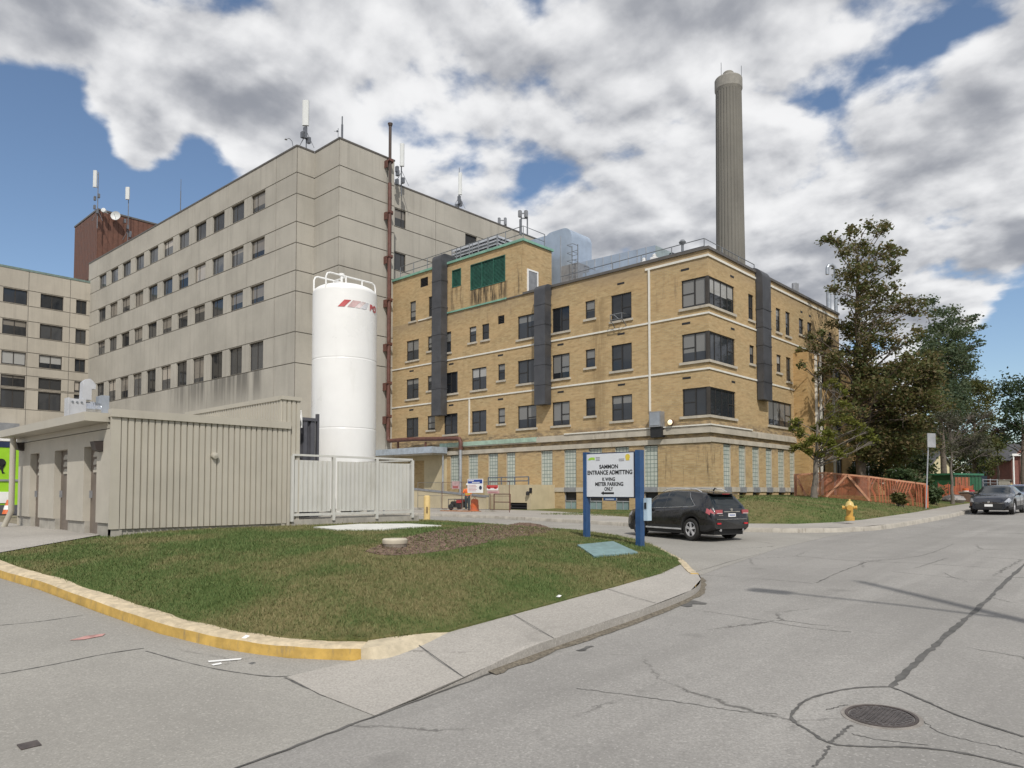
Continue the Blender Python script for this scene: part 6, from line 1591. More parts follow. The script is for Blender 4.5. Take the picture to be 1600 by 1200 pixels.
def works():
    Yw = 33.5
    at = lambda px, py, Y=Yw: onY(px, py, Y)
    gz = lambda p: lawn2(p.x, p.y)
    p = at(730.5, 795); p.z = gz(p)
    person('worker in an orange safety vest and dark trousers behind the white notice board', p, radians(35), mat('hi_vis_orange', (.75, .16, .03), .6, var=.08), mat('navy_trousers', (.03, .05, .06), .8), True, 'raised')
    # notice board on the temporary fence
    yb = Yw-1.2; a = at(731, 770, yb); b = at(755, 748, yb)
    root = thing('notice_board', 'white notice board with blue header hanging on the temporary fence', 'sign', ((a.x+b.x)/2, yb, a.z))
    s = MB(); s.box(a.x, b.x, yb-.03, yb, a.z, b.z); s.build('board', M_white, root)
    w = b.x-a.x; h = b.z-a.z
    s = MB(); s.box(a.x+.04, b.x-.05, yb-.036, yb-.031, b.z-h*.33, b.z-h*.05); s.build('header', mat('header_blue', (.02, .06, .30), .5), root)
    s = MB(); s.box(a.x+.08, a.x+w*.42, yb-.04, yb-.037, b.z-h*.16, b.z-h*.10); s.box(a.x+.3*w, a.x+w*.8, yb-.04, yb-.037, b.z-h*.28, b.z-h*.23); s.build('header_print', M_white, root)
    s = MB()
    for k in range(5): s.box(a.x+.08, a.x+w*(.62 if k % 2 else .55), yb-.036, yb-.031, a.z+h*(.12+.1*k), a.z+h*(.12+.1*k)+.035)
    s.build('notice_print', mat('faded_red_print', (.55, .32, .32), .6), root)
    s = MB(); s.lathe([(.13, -.036), (.13, -.031)], (a.x+w*.85, yb, a.z+h*.36), 14, axis='y'); s.build('emblem', M_navy, root)
    # temporary mesh fence
    xs = [at(p_, 790, yb+.1).x for p_ in (652, 690, 722, 765, 797)]
    root = thing('temporary_fence', 'temporary wire mesh fence around the works by the ramp', 'fence', (xs[2], yb+.1, gz(Vector((xs[2], yb, 0)))))
    Mw = mat('fence_wire', (.22, .21, .20), .5, .5)
    for k, (x0, x1) in enumerate(zip(xs[:-1], xs[1:])):
        z0 = gz(Vector(((x0+x1)/2, yb, 0))); h = 1.9
        s = MB(); s.tube([(x0+.05, yb+.1, z0), (x0+.05, yb+.1, z0+h), (x1-.05, yb+.1, z0+h), (x1-.05, yb+.1, z0)], .022, 6); s.tube([(x0+.05, yb+.1, z0+.15), (x1-.05, yb+.1, z0+.15)], .018, 6); s.tube([(x0+.05, yb+.1, z0+1.), (x1-.05, yb+.1, z0+1.)], .014, 6); s.build('fence_frame', M_rust if k % 2 else Mw, root)
        s = MB(); n = int((x1-x0)/.12)
        for i in range(1, n): x = x0+.05+(x1-x0-.1)*i/n; s.bar((x, yb+.1, z0+.15), (x, yb+.1, z0+h), .006)
        s.build('wire_mesh', Mw, root)
        s = MB(); s.box(x0-.1, x0+.2, yb-.2, yb+.4, z0, z0+.12); s.build('fence_foot', M_found, root)
    for (p0, p1, y0, y1, lab, m) in ((705.5, 717, 752, 764, 'faded pink warning sign left of the worker on the mesh fence', mat('faded_pink', (.48, .33, .33), .6, var=.25, scale=4)), (760, 777.5, 758, 766, 'red and white danger sign right of the notice board', M_white), (761, 779, 766.5, 771, 'pale pink strip below the red and white danger sign', mat('pale_pink', (.52, .32, .32), .6))):
        a = at(p0, y1, yb); b = at(p1, y0, yb); root = thing('warning_sign', lab, 'sign', ((a.x+b.x)/2, yb, a.z), group='small warning signs on the mesh fence')
        s = MB(); s.box(a.x, b.x, yb+.03, yb+.06, a.z, b.z); s.build('plate', m, root)
        if m is M_white:
            s = MB(); s.box(a.x, b.x, yb+.022, yb+.029, b.z-.18, b.z); s.box(a.x+.1, a.x+.32, yb+.022, yb+.029, a.z+.08, a.z+.18); s.box(b.x-.32, b.x-.1, yb+.022, yb+.029, a.z+.08, a.z+.18); s.build('red_print', mat('warning_red', (.55, .06, .06), .5), root)
        else:
            s = MB(); s.box(a.x+.1, b.x-.1, yb+.022, yb+.029, a.z+.05, a.z+(b.z-a.z)*.4); s.build('red_print', mat('faded_warning', (.40, .12, .12), .6), root)
    # compressor on wheels
    p = at(712, 796); p.z = gz(p); root = thing('site_generator', 'red and black portable generator on wheels left of the worker', 'generator', p)
    x, y, z = p
    s = MB(); s.tube([(x-.75, y, z+.2), (x-.75, y, z+.75), (x+.7, y, z+.75), (x+.7, y, z+.2), (x-.75, y, z+.2)], .03, 6); s.tube([(x-.75, y+.6, z+.2), (x-.75, y+.6, z+.75), (x+.7, y+.6, z+.75), (x+.7, y+.6, z+.2), (x-.75, y+.6, z+.2)], .03, 6); s.build('frame', M_darkm, root)
    s = MB(); s.box(x-.1, x+.6, y+.05, y+.5, z+.22, z+.6); s.lathe([(.2, 0), (.2, .5), (.02, .52)], (x-.4, y+.05, z+.42), 14, axis='y'); s.build('engine', M_black, root)
    s = MB(); s.box(x+.05, x+.6, y+.0, y+.55, z+.5, z+.72); s.build('fuel_tank', mat('machine_red', (.42, .03, .035), .4), root)
    for dx in (-.45, .4):
        s = MB(); s.lathe([(.08, -.05), (.2, -.06), (.22, -.03), (.22, .03), (.2, .06), (.08, .05)], (x+dx, y-.02, z+.22), 18, axis='y'); s.build('wheel', M_black, root)
    # orange barrel-like bag and spare mesh stack
    p = at(741.5, 797, Yw-.6); p.z = gz(p); root = thing('orange_barrel', 'orange plastic barrel at the feet of the worker', 'barrel', p)
    s = MB(); s.lathe([(.30, 0), (.30, .1), (.27, .12), (.28, .4), (.25, .42), (.25, .68), (.2, .78), (.01, .8)], p, 18); s.build('body', M_or, root, smooth=40); s = MB(); s.tube([p+ZV*.8-RV*.1, p+ZV*.92, p+ZV*.8+RV*.1], .02, 6); s.build('handle', M_or, root)
    # pallet of kerb stones / planks by the driveway
    p = at(712, 800, Yw-2.); p.z = gz(p); s = MB()
    for k in range(4): s.box(p.x-1.5+.1*k, p.x+1.2+.05*k, p.y+k*.25, p.y+k*.25+.2, p.z, p.z+.06)
    single(s, 'plank_stack', mat('orange_brown_planks', (.38, .20, .12), .8, var=.3, scale=4), 'row of flat orange brown planks on the ground before the generator', 'planks', p)
    # handrail down the ramp
    ya = YC-3.3; a = at(772, 799, ya-.6); b = at(797, 799, ya-.6); z = gz(a)
    rails('hand_rail', [(a.x, ya-.6, z), (b.x, ya-.6, z)], onY(785, 772, ya-.6).z-z, 'dark rust handrail before the tan landing', 3., 2, .035, M_rust)
    q = onY(834, 800, YC-.4); s = MB(); s.tube([(q.x, YC-.3, gz(q)), (q.x, YC-.3, onY(834, 761, YC-.3).z)], .05, 8); single(s, 'drain_pipe', M_rust, 'short brown drain pipe on the brick wall right of the tan landing', 'pipe', (q.x, YC-.3, gz(q)))
works()

def orange_fence():
    P = [dep(1243, 775, 42), dep(1291, 776, 41), dep(1358, 777, 40), dep(1446, 795, 40.)]
    P = [Vector((p.x, p.y, lawn2(p.x, p.y))) for p in P]
    hs = [35*42/FPX, 40*41/FPX, 40*40/FPX, 38*40/FPX]
    root = thing('orange_mesh_fence', 'long orange plastic mesh fence on orange painted timber at the top of the grass bank', 'fence', P[2])
    M_tim = mat('orange_timber', (.50, .25, .15), .7, var=.2); M_net = netmat('orange_net', (.42, .13, .06), .05, .66)
    for p, h in zip(P, hs):
        s = MB(); s.bar(p-ZV*.2, p+ZV*h, .12); s.build('post', M_tim, root)
    for k in range(3):
        a, b = P[k], P[k+1]; s = MB(); s.bar(a+ZV*(hs[k]-.04), b+ZV*(hs[k+1]-.04), .05, .09); s.build('top_rail', M_tim, root)
        N = max(4, int((b-a).length/.5)); vs = []; d = (b-a).normalized(); nn = Vector((d.y, -d.x, 0))
        for i in range(N+1):
            t = i/N; q = a+(b-a)*t; h = hs[k]+(hs[k+1]-hs[k])*t; o = nn*(.06+.05*sin(i*1.7+k)); vs += [q+o+ZV*.02, q+o*1.4+ZV*h*.5, q+nn*.05+ZV*(h-.08)]
        s = MB(); s.add(vs, [(3*i+j, 3*i+3+j, 3*i+4+j, 3*i+1+j) for i in range(N) for j in (0, 1)]); s.build('mesh_net', M_net, root)
    # braces
    a, b = P[1], P[2]; m = a+(b-a)*.5; nn = Vector((.5, -.85, 0))*.1
    for q in (a, b):
        s = MB(); s.bar(q+nn+ZV*.05, m+nn+ZV*(hs[1]-.06), .06, .11); s.build('brace', M_tim, root)
    s = MB(); s.bar(P[0]+(P[1]-P[0])*.35+nn, P[0]+nn+ZV*hs[0]*.95, .06, .1); s.build('brace', M_tim, root)
    p = P[3]+Vector((.1, -.1, 0)); s = MB(); s.bar(p, p+ZV*1.25, .30, .1); s.build('end_board', mat('bright_orange_board', (.62, .16, .06), .6), root)
orange_fence()

def street_sign():
    a = dep(1446.5, 797, 39); a.z = lawn2(a.x, a.y); t = dep(1451, 678, 39)
    root = thing('street_sign', 'back of a square grey street sign on a thin leaning pole by the pavement', 'sign', a)
    s = MB(); s.tube([a-ZV*.2, t], .035, 8); s.build('pole', M_steel, root)
    c0 = dep(1447, 699, 38.9); c1 = dep(1464.5, 677.5, 38.9); s = MB(); w = 17*39/FPX; h = 22*39/FPX
    o = c0+RV*w*.5+ZV*h*.5; u = (RV*.93+FH*.35).normalized()
    s.bar(o-ZV*h/2, o+ZV*h/2, .02, .02)
    s = MB(); q = Vector((u.y, -u.x, 0))*.02
    vs = [o+u*(w/2*i)+ZV*(h/2*j)+q*k for k in (-1, 1) for i, j in ((-1, -1), (1, -1), (1, 1), (-1, 1))]
    s.add(vs, [(3, 2, 1, 0), (4, 5, 6, 7), (0, 1, 5, 4), (1, 2, 6, 5), (2, 3, 7, 6), (3, 0, 4, 7)]); s.build('sign_plate', mat('bare_aluminium', (.42, .43, .44), .45, .4), root)
street_sign()

# ------------------------------------------------------------------ vehicles
def pl(pts, x):
    if x <= pts[0][0]: return pts[0][1]
    for (a, b), (c, d) in zip(pts[:-1], pts[1:]):
        if x <= c: return b+(d-b)*(x-a)/(c-a)
    return pts[-1][1]
def smooth_pl(pts, x, w=.09): return (pl(pts, x-w)+2*pl(pts, x)+pl(pts, x+w))/4
def car(root, sp, M):
    L2 = sp['L']/2; ax = sp['axles']; R_ = sp['wheel']; arch = R_+.055
    xs = []; x = -L2
    while x < L2: xs.append(x); x += .035 if (abs(x) > L2-.35 or any(abs(x-a) < arch+.06 for a in ax)) else .06
    xs.append(L2)
    secs = []; NS = 0
    for x in xs:
        top = smooth_pl(sp['top'], x); belt = min(smooth_pl(sp['belt'], x, .12), top-.03); w = smooth_pl(sp['w'], x); wr = smooth_pl(sp['wr'], x)
        zb = pl(sp['zb'], x)
        for a in ax:
            if abs(x-a) < arch: zb = max(zb, R_+sqrt(arch**2-(x-a)**2))
        hb = belt-zb; zb2 = zb
        base = [(w-.10, zb), (w-.03, zb+min(.05, hb*.15)), (w-.005, zb+hb*.28), (w, zb+hb*.55), (w-.012, zb+hb*.80), (w-.04, zb+hb*.94), (w-.065, belt)]
        gw = w-.075; e = top-.07 if top-belt > .2 else belt+(top-belt)*.6
        wr = min(wr, gw)
        g = []
        for t in (.33, .66, 1.): bul = .025*sin(pi*t)*min(1, (top-belt)/.4); g.append((gw+(wr-gw)*t+bul, belt+(e-belt)*t))
        tp = [(wr-.05, top-.03 if top-belt > .2 else e+(top-e)*.5), (wr*.75, top-.008), (wr*.4, top+.0), (0, top+.004)]
        secs.append(base+g+tp)
    NS = len(secs[0]); nb = 6                       # segment 6.. are glass height
    buckets = {}
    def put(key, quad): buckets.setdefault(key, []).append(quad)
    for i in range(len(xs)-1):
        xm = (xs[i]+xs[i+1])/2
        for j in range(NS-1):
            q0, q1, q2, q3 = secs[i][j], secs[i+1][j], secs[i+1][j+1], secs[i][j+1]
            zm = (q0[1]+q1[1]+q2[1]+q3[1])/4; key = sp['bucket'](xm, j, zm, secs[i])
            for s in (1, -1):
                A = [(xs[i], s*q0[0], q0[1]), (xs[i+1], s*q1[0], q1[1]), (xs[i+1], s*q2[0], q2[1]), (xs[i], s*q3[0], q3[1])]
                k = key
                if key in ('side_window', 'headlight', 'tail_light', 'mirror'): k = key+('L' if s > 0 else 'R')
                put(k, A if s < 0 else A[::-1])
    for i, k in ((0, 'tailgate_end'), (len(xs)-1, 'front_end')):
        x = xs[i]; loop = [(x, y, z) for y, z in secs[i]]+[(x, -y, z) for y, z in secs[i][::-1][1:]]
        put('body', loop)
    names = {'body': ('body', 'paint'), 'windshield': ('windscreen', 'glass'), 'rear_window': ('rear_window', 'glass'), 'lower_trim': ('lower_trim', 'trim')}
    for k, quads in buckets.items():
        s = MB(); idx = {}
        for q in quads:
            f = []
            for v in q:
                kk = (round(v[0], 4), round(v[1], 4), round(v[2], 4))
                if kk not in idx: idx[kk] = len(s.v); s.v.append(v)
                if not f or f[-1] != idx[kk]: f.append(idx[kk])
            f = list(dict.fromkeys(f))
            if len(f) > 2: s.f.append(f); s.m.append(0)
        b = k[:-1] if k[-1] in 'LR' and k not in names else k
        nm, mk = names.get(b, (b, {'side_window': 'glass', 'headlight': 'lens', 'tail_light': 'tail', 'grille': 'trim'}.get(b, 'paint')))
        lpart(s, nm, M[mk], root, 38)
    # underside and wheel housings
    s = MB(); w = sp['w'][len(sp['w'])//2][1]; s.box(-L2+.15, L2-.15, -w+.30, w-.30, .20, .62); s.box(ax[0]+arch, ax[1]-arch, -w+.06, w-.06, .2, .45); lpart(s, 'underbody', M['trim'], root)
    for a in ax:
        for sd in (-1, 1):
            yc = sd*(w-.125); t = MB(); d = .115
            t.lathe([(R_*.66, -d*.8), (R_*.80, -d), (R_*.97, -d*.85), (R_, -d*.55), (R_, d*.55), (R_*.97, d*.85), (R_*.80, d), (R_*.66, d*.8)], (a, yc, R_), 36, axis='y', cap=False)
            ty = lpart(t, 'wheel', M['tyre'], root, 40)
            rm = MB(); yo = yc+sd*d*.55; rr = R_*.68
            rm.lathe([(rr, -.02), (rr*1.0, .03), (rr*.92, .035), (rr*.92, -.02)], (a, yo, R_), 30, axis='y', cap=False)
            for k in range(5):
                t0 = 2*pi*k/5+.3; wv = .2
                p = lambda r, tt, o: (a+r*cos(tt), yo+o*sd, R_+r*sin(tt))
                for o in (.035,):
                    rm.add([p(rr*.18, t0-.55, o), p(rr*.18, t0+.55, o), p(rr*.95, t0+wv, o-.005), p(rr*.95, t0-wv, o-.005), p(rr*.18, t0-.55, o-.05), p(rr*.18, t0+.55, o-.05), p(rr*.95, t0+wv, o-.05), p(rr*.95, t0-wv, o-.05)], [(3, 2, 1, 0), (4, 5, 6, 7), (0, 1, 5, 4), (1, 2, 6, 5), (2, 3, 7, 6), (3, 0, 4, 7)])
            rm.lathe([(rr*.22, -.01), (rr*.22, .045), (.01, .048)] if sd > 0 else [(rr*.22, .01), (rr*.22, -.045), (.01, -.048)], (a, yo, R_), 16, axis='y')
            rim = lpart(rm, 'rim', M['rim'], root, 35); rim.parent = ty
            bk = MB(); bk.lathe([(rr*.95, 0), (rr*.95, .01), (.01, .01)], (a, yo-sd*.05, R_), 24, axis='y'); q = lpart(bk, 'brake_disc', M['trim'], root); q.parent = ty
    return secs, xs
def carmats(nm, paint, tail=(.45, .10, .12)):
    m, t, b, o = newmat(nm+'_paint'); b.inputs['Base Color'].default_value = (*paint, 1); b.inputs['Roughness'].default_value = .28; b.inputs['Metallic'].default_value = .25
    b.inputs['Coat Weight'].default_value = .8; b.inputs['Coat Roughness'].default_value = .04
    P = opos(t); n = t.noise(P, 2.2, 5, .6); z = t.xyz(P)[2]
    dust = t.math('MULTIPLY', t.ramp(z, .9, .25), t.ramp(n, .3, .7, .3, 1.))
    t.link(t.mix(t.math('MULTIPLY', dust, .16), paint, (.16, .145, .125)), b.inputs['Base Color']); t.link(t.ramp(n, .2, .8, .2, .36), b.inputs['Roughness'])
    return {'paint': m, 'glass': mat('car_glass', (.012, .016, .018), .04, spec=.7), 'lens': mat('headlamp_lens', (.45, .47, .5), .1, .4), 'tail': mat('tail_lamp', tail, .15, var=.1, spec=.7),
            'tyre': mat('tyre_rubber', (.022, .021, .02), .85, grime=.4, gcol=(.09, .08, .07)), 'rim': mat('alloy_rim', (.62, .62, .64), .3, .35), 'trim': mat('black_plastic', (.018, .018, .019), .65), 'chrome': mat('chrome', (.75, .76, .78), .12, 1.)}

def suv():
    hd = radians(161); f = Vector((cos(hd), sin(hd), 0)); l = Vector((-sin(hd), cos(hd), 0))
    rl = ground(1083, 845.5); c = rl+f*1.34-l*.77; z = G(c.x, c.y)+.003
    root = thing('parked_suv', 'dark charcoal crossover car turning into the hospital driveway behind the white sign', 'car', (c.x, c.y, z), hd); root.scale = (.94, .94, .94)
    sp = dict(L=4.77, axles=(-1.40, 1.34), wheel=.365,
        top=[(-2.385, .82), (-2.375, .88), (-2.36, 1.04), (-2.32, 1.12), (-1.95, 1.53), (-1.86, 1.58), (-1.7, 1.615), (-1.0, 1.675), (-.3, 1.695), (.3, 1.655), (.60, 1.57), (1.33, 1.15), (1.55, 1.08), (2.0, .98), (2.25, .84), (2.34, .72), (2.385, .60)],
        belt=[(-2.385, .76), (-2.3, 1.0), (-1.9, 1.17), (-1.2, 1.11), (1.1, 1.02), (1.5, .98), (2.1, .84), (2.385, .56)],
        w=[(-2.385, .74), (-2.32, .83), (-2.1, .905), (-1.4, .945), (0, .945), (1.4, .945), (1.9, .90), (2.2, .80), (2.385, .58)],
        wr=[(-2.385, .66), (-2.3, .72), (-1.95, .58), (-1., .60), (.3, .60), (1.3, .74), (2, .78), (2.385, .5)],
        zb=[(-2.385, .40), (-2.1, .30), (-1.8, .27), (1.7, .25), (2.2, .24), (2.385, .30)], bucket=None)
    def bucket(x, j, zm, sec):
        belt = sec[6][1]; e = sec[9][1]; rel = (zm-belt)/max(.01, e-belt)
        if 6 <= j <= 8:
            if .0 < x < .98-.62*rel and x < 1.02 and x > -.02: return 'side_window'
            if -.98 < x < -.09: return 'side_window'
            if -1.62+.62*rel < x < -1.05 : return 'side_window'
        if j >= 9 and .55 < x < 1.36: return 'windshield'
        if j >= 9 and -2.33 < x < -1.93: return 'rear_window'
        if 4 <= j <= 6 and x < -2.10 and .90 < zm < 1.06: return 'tail_light'
        if 4 <= j <= 6 and x > 1.85: return 'headlight'
        if j <= 1: return 'lower_trim'
        return 'body'
    sp['bucket'] = bucket
    M = carmats('charcoal', (.011, .011, .013), (.36, .08, .09)); secs, xs = car(root, sp, M)
    at = lambda x: min(range(len(xs)), key=lambda i: abs(xs[i]-x))
    for sd in (1, -1):
        # chrome line round the side windows
        p = [(xs[i], sd*(secs[i][6][0]+.006), secs[i][6][1]+.005) for i in range(at(-1.6), at(1.0))]
        q = [(xs[i], sd*(secs[i][6+k][0]+.012), secs[i][6+k][1]) for i, k in ((at(-1.42), 1), (at(-1.22), 2), (at(-1.08), 3))]
        s = MB(); s.tube(q[::-1]+p, .010, 6); lpart(s, 'window_trim', M['chrome'], root, 60)
        s = MB(); s.tube([(-1.6, sd*.57, 1.62), (-1.35, sd*.57, 1.715), (-.4, sd*.57, 1.75), (.15, sd*.57, 1.73), (.38, sd*.57, 1.64)], .017, 8); lpart(s, 'roof_rail', M['rim'], root, 60)
        s = MB(); s.box(-.95, .92, sd*.925-.02, sd*.925+.03, .335, .385); lpart(s, 'side_strip', M['rim'], root)
        for x in (-.72, .32):
            s = MB(); w = .93; s.tube([(x-.11, sd*(w+.0), .93), (x-.08, sd*(w+.035), .935), (x+.08, sd*(w+.035), .935), (x+.11, sd*w, .93)], .015, 8); lpart(s, 'door_handle', M['paint'], root, 60)
        s = MB(); s.lathe([(.02, -.02), (.10, 0), (.12, .06), (.11, .13), (.05, .16)], (0, 0, 0), 14, axis='x'); s.v = [(.86-x*1.0, sd*1.03+y*.9, 1.06+z*.8) for x, y, z in s.v]; s.bar((.86, sd*.88, 1.0), (.84, sd*1.0, 1.03), .05); lpart(s, 'wing_mirror', M['paint'], root, 50)
        # door seams
        s = MB()
        for x in (-.06, .98, -1.02):
            i = at(x); s.tube([(xs[i], sd*(secs[i][k][0]+.0005), secs[i][k][1]) for k in range(1, 7)], .006, 4)
        lpart(s, 'door_seam', M_black, root)
        s = MB(); s.box(-2.418, -2.33, sd*.60-.10, sd*.60+.06, .555, .605); lpart(s, 'reflector', mat('red_reflector', (.5, .02, .03), .3), root)
        s = MB(); s.box(-2.398, -2.345, sd*.58-.16, sd*.58+.12, .90, 1.03); lpart(s, 'tail_light', M['tail'], root)
        s = MB(); s.box(-2.402, -2.345, sd*.58-.15, sd*.58+.08, .905, .925); lpart(s, 'reversing_light', mat('clear_lens', (.65, .6, .6), .15), root)
        s = MB(); s.lathe([(.045, -2.40), (.045, -2.2)], (0, sd*.5, .36), 12, axis='x'); lpart(s, 'exhaust', M['chrome'], root)
    s = MB(); s.box(-2.40, -2.345, -.36, .36, .955, .985); lpart(s, 'tailgate_chrome', M['chrome'], root)
    s = MB(); s.box(-2.405, -2.36, -.16, .16, .80, .91); lpart(s, 'licence_plate', M_white, root)
    s = MB(); 
    for k in range(7): s.box(-2.409, -2.4055, -.13+k*.038, -.105+k*.038, .83, .88)
    lpart(s, 'plate_print', mat('plate_blue', (.08, .12, .3), .5), root)
    s = MB(); s.lathe([(.05, -2.385), (.05, -2.31)], (0, 0, 1.035), 14, axis='x'); lpart(s, 'badge', M['chrome'], root)
    s = MB(); s.box(-2.388, -2.36, .38, .58, .84, .862); lpart(s, 'badge_lettering', M['chrome'], root)
    s = MB(); s.add([(-1.82, y, z) for y, z in ((-.56, 1.605), (.56, 1.605))]+[(-2.12, .56, 1.565), (-2.12, -.56, 1.565)]+[(-1.82, y, z) for y, z in ((-.56, 1.57), (.56, 1.57))]+[(-2.11, .55, 1.535), (-2.11, -.55, 1.535)], [(0, 1, 2, 3), (7, 6, 5, 4), (2, 6, 7, 3), (1, 5, 6, 2), (0, 3, 7, 4)]); lpart(s, 'roof_spoiler', M['paint'], root, 30)
    s = MB(); s.box(-2.127, -2.115, -.16, .16, 1.54, 1.56); lpart(s, 'brake_light', mat('brake_lamp', (.35, .03, .04), .3), root)
    s = MB(); s.box(-2.41, -2.33, -.70, .70, .445, .70); s.v = [(x+(.03 if z > .6 else 0)+.10*abs(y/.7)**3, y, z) for x, y, z in s.v]; lpart(s, 'bumper', M['paint'], root)
    s = MB(); s.box(-2.404, -2.36, -.66, .66, .715, .73); lpart(s, 'bumper_trim', M['chrome'], root)
    s = MB(); s.tube([(-1.55, 0, 1.66), (-1.62, 0, 1.75), (-1.7, 0, 1.72)], [.03, .02, .01], 8); lpart(s, 'aerial', M['paint'], root)
suv()
def sedan():
    # nose towards the camera, parked at the kerb up the street
    y0 = 41.6; xk = -8.05
    hd = radians(-90.5); c = Vector((-6.98, y0+2.43, 0)); c.z = G(c.x, c.y)+.003
    root = thing('parked_sedan', 'dark blue black sedan parked at the kerb facing down the street', 'car', c, hd)
    sp = dict(L=4.86, axles=(-1.38, 1.42), wheel=.335,
        top=[(-2.43, .84), (-2.40, .98), (-2.2, 1.06), (-1.75, 1.12), (-.95, 1.40), (-.3, 1.45), (.25, 1.43), (.55, 1.37), (1.30, .99), (1.55, .955), (2.05, .85), (2.28, .74), (2.43, .58)],
        belt=[(-2.43, .8), (-2.2, .98), (-1.6, 1.0), (1.2, .93), (1.5, .90), (2.1, .76), (2.43, .54)],
        w=[(-2.43, .72), (-2.3, .84), (-2.0, .90), (-1.4, .92), (1.4, .92), (1.9, .90), (2.2, .84), (2.36, .76), (2.43, .66)],
        wr=[(-2.43, .6), (-1.9, .7), (-1.0, .60), (.3, .60), (1.3, .70), (2, .76), (2.43, .58)],
        zb=[(-2.43, .36), (-2.1, .24), (2.1, .20), (2.43, .24)], bucket=None)
    def bucket(x, j, zm, sec):
        belt = sec[6][1]; e = sec[9][1]; rel = (zm-belt)/max(.01, e-belt)
        if 6 <= j <= 8:
            if -.0 < x < .98-.6*rel: return 'side_window'
            if -1.25+.45*rel < x < -.08: return 'side_window'
        if j >= 9 and .55 < x < 1.32: return 'windshield'
        if j >= 9 and -1.75 < x < -.97: return 'rear_window'
        if 4 <= j <= 7 and x > 2.0 and zm > .60: return 'headlight'
        if 4 <= j <= 6 and x < -2.1: return 'tail_light'
        if j <= 1: return 'lower_trim'
        return 'body'
    sp['bucket'] = bucket
    M = carmats('blue_black', (.014, .017, .026)); secs, xs = car(root, sp, M)
    s = MB(); s.box(2.40, 2.445, -.55, .55, .30, .52); lpart(s, 'grille', M['trim'], root)
    s = MB(); s.box(2.41, 2.45, -.62, .62, .535, .56); lpart(s, 'grille_chrome', M['chrome'], root)
    s = MB(); s.box(2.44, 2.462, -.17, .17, .375, .49); lpart(s, 'licence_plate', M_white, root)
    s = MB(); s.lathe([(.06, 2.44), (.06, 2.455), (.01, 2.456)], (0, 0, .60), 14, axis='x'); lpart(s, 'badge', M['chrome'], root)
    for sd in (1, -1):
        s = MB(); s.box(2.10, 2.40, sd*.80-.03, sd*.80+.03, .30, .40); lpart(s, 'fog_lamp', M['trim'], root)
        s = MB(); s.lathe([(.02, -.02), (.09, 0), (.10, .06), (.09, .11), (.04, .14)], (0, 0, 0), 14, axis='x'); s.v = [(.86-x, sd*1.02+y*.9, .99+z*.75) for x, y, z in s.v]; s.bar((.86, sd*.86, .93), (.84, sd*1.0, .97), .05); lpart(s, 'wing_mirror', M['paint'], root, 50)
        s = MB()
        for x in (-.04, 1.0, -1.1):
            i = min(range(len(xs)), key=lambda k: abs(xs[k]-x)); s.tube([(xs[i], sd*(secs[i][k][0]+.0005), secs[i][k][1]) for k in range(1, 7)], .006, 4)
        lpart(s, 'door_seam', M_black, root)
    return root
sed = sedan()
def far_car():
    c = copy_tree(sed); c.location = (-7.3, 52.5, G(-7.3, 52.5)); c['label'] = 'blue sedan parked behind the dark sedan up the street'; sed['group'] = c['group'] = 'sedans parked along the kerb'
    P = carmats('royal_blue', (.05, .075, .22))['paint']
    for o in c.children:
        if o.name.split('.')[0] in ('body', 'wing_mirror'):
            o.data = o.data.copy(); o.data.materials[0] = P
far_car()
# ------------------------------------------------------------------ trees and plants
M_bark = mat('bark', (.13, .105, .085), .95, var=.3, scale=5, bmp=.6, bscale=20)
M_barkg = mat('grey_bark', (.15, .13, .11), .95, var=.25, scale=5, bmp=.5, bscale=20)
def leaf_cloud(mb, c, rad, n, size, rng, up=.35, elong=1.7):
    for _ in range(n):
        while True:
            v = Vector((rng.uniform(-1, 1), rng.uniform(-1, 1), rng.uniform(-1, 1)))
            if v.length < 1: break
        v = Vector((rng.gauss(0, .55), rng.gauss(0, .55), rng.gauss(0, .55)))
        p = Vector((c[0]+v.x*rad[0], c[1]+v.y*rad[1], c[2]+v.z*rad[2]))
        a = Vector((rng.gauss(0, 1), rng.gauss(0, 1), rng.gauss(0, .6))).normalized()
        nrm = Vector((rng.gauss(0, 1), rng.gauss(0, 1), rng.gauss(up, 1))).normalized(); b = a.cross(nrm)
        if b.length < .1: continue
        b.normalize(); s = size*rng.uniform(.6, 1.35)
        A = a*s*elong*.5; B = b*s*.5
        mb.add([p-A, p-A*.1+B, p+A, p+A*.1-B], [(0, 1, 2, 3)])
def limb(mb, a, b, r0, r1, rng, sag=.12, seg=5):
    a = Vector(a); b = Vector(b); L = (b-a).length; off = Vector((rng.gauss(0, 1), rng.gauss(0, 1), rng.gauss(.4, .8)))*L*sag*.6; pts = []; rs = []
    for i in range(seg+1):
        t = i/seg; p = a+(b-a)*t+off*(4*t*(1-t))*.5+Vector((rng.gauss(0, 1), rng.gauss(0, 1), rng.gauss(0, 1)))*L*.012*(0 < i < seg)
        pts.append(p); rs.append(r0+(r1-r0)*t)
    mb.tube(pts, rs, 7, cap=False); return pts
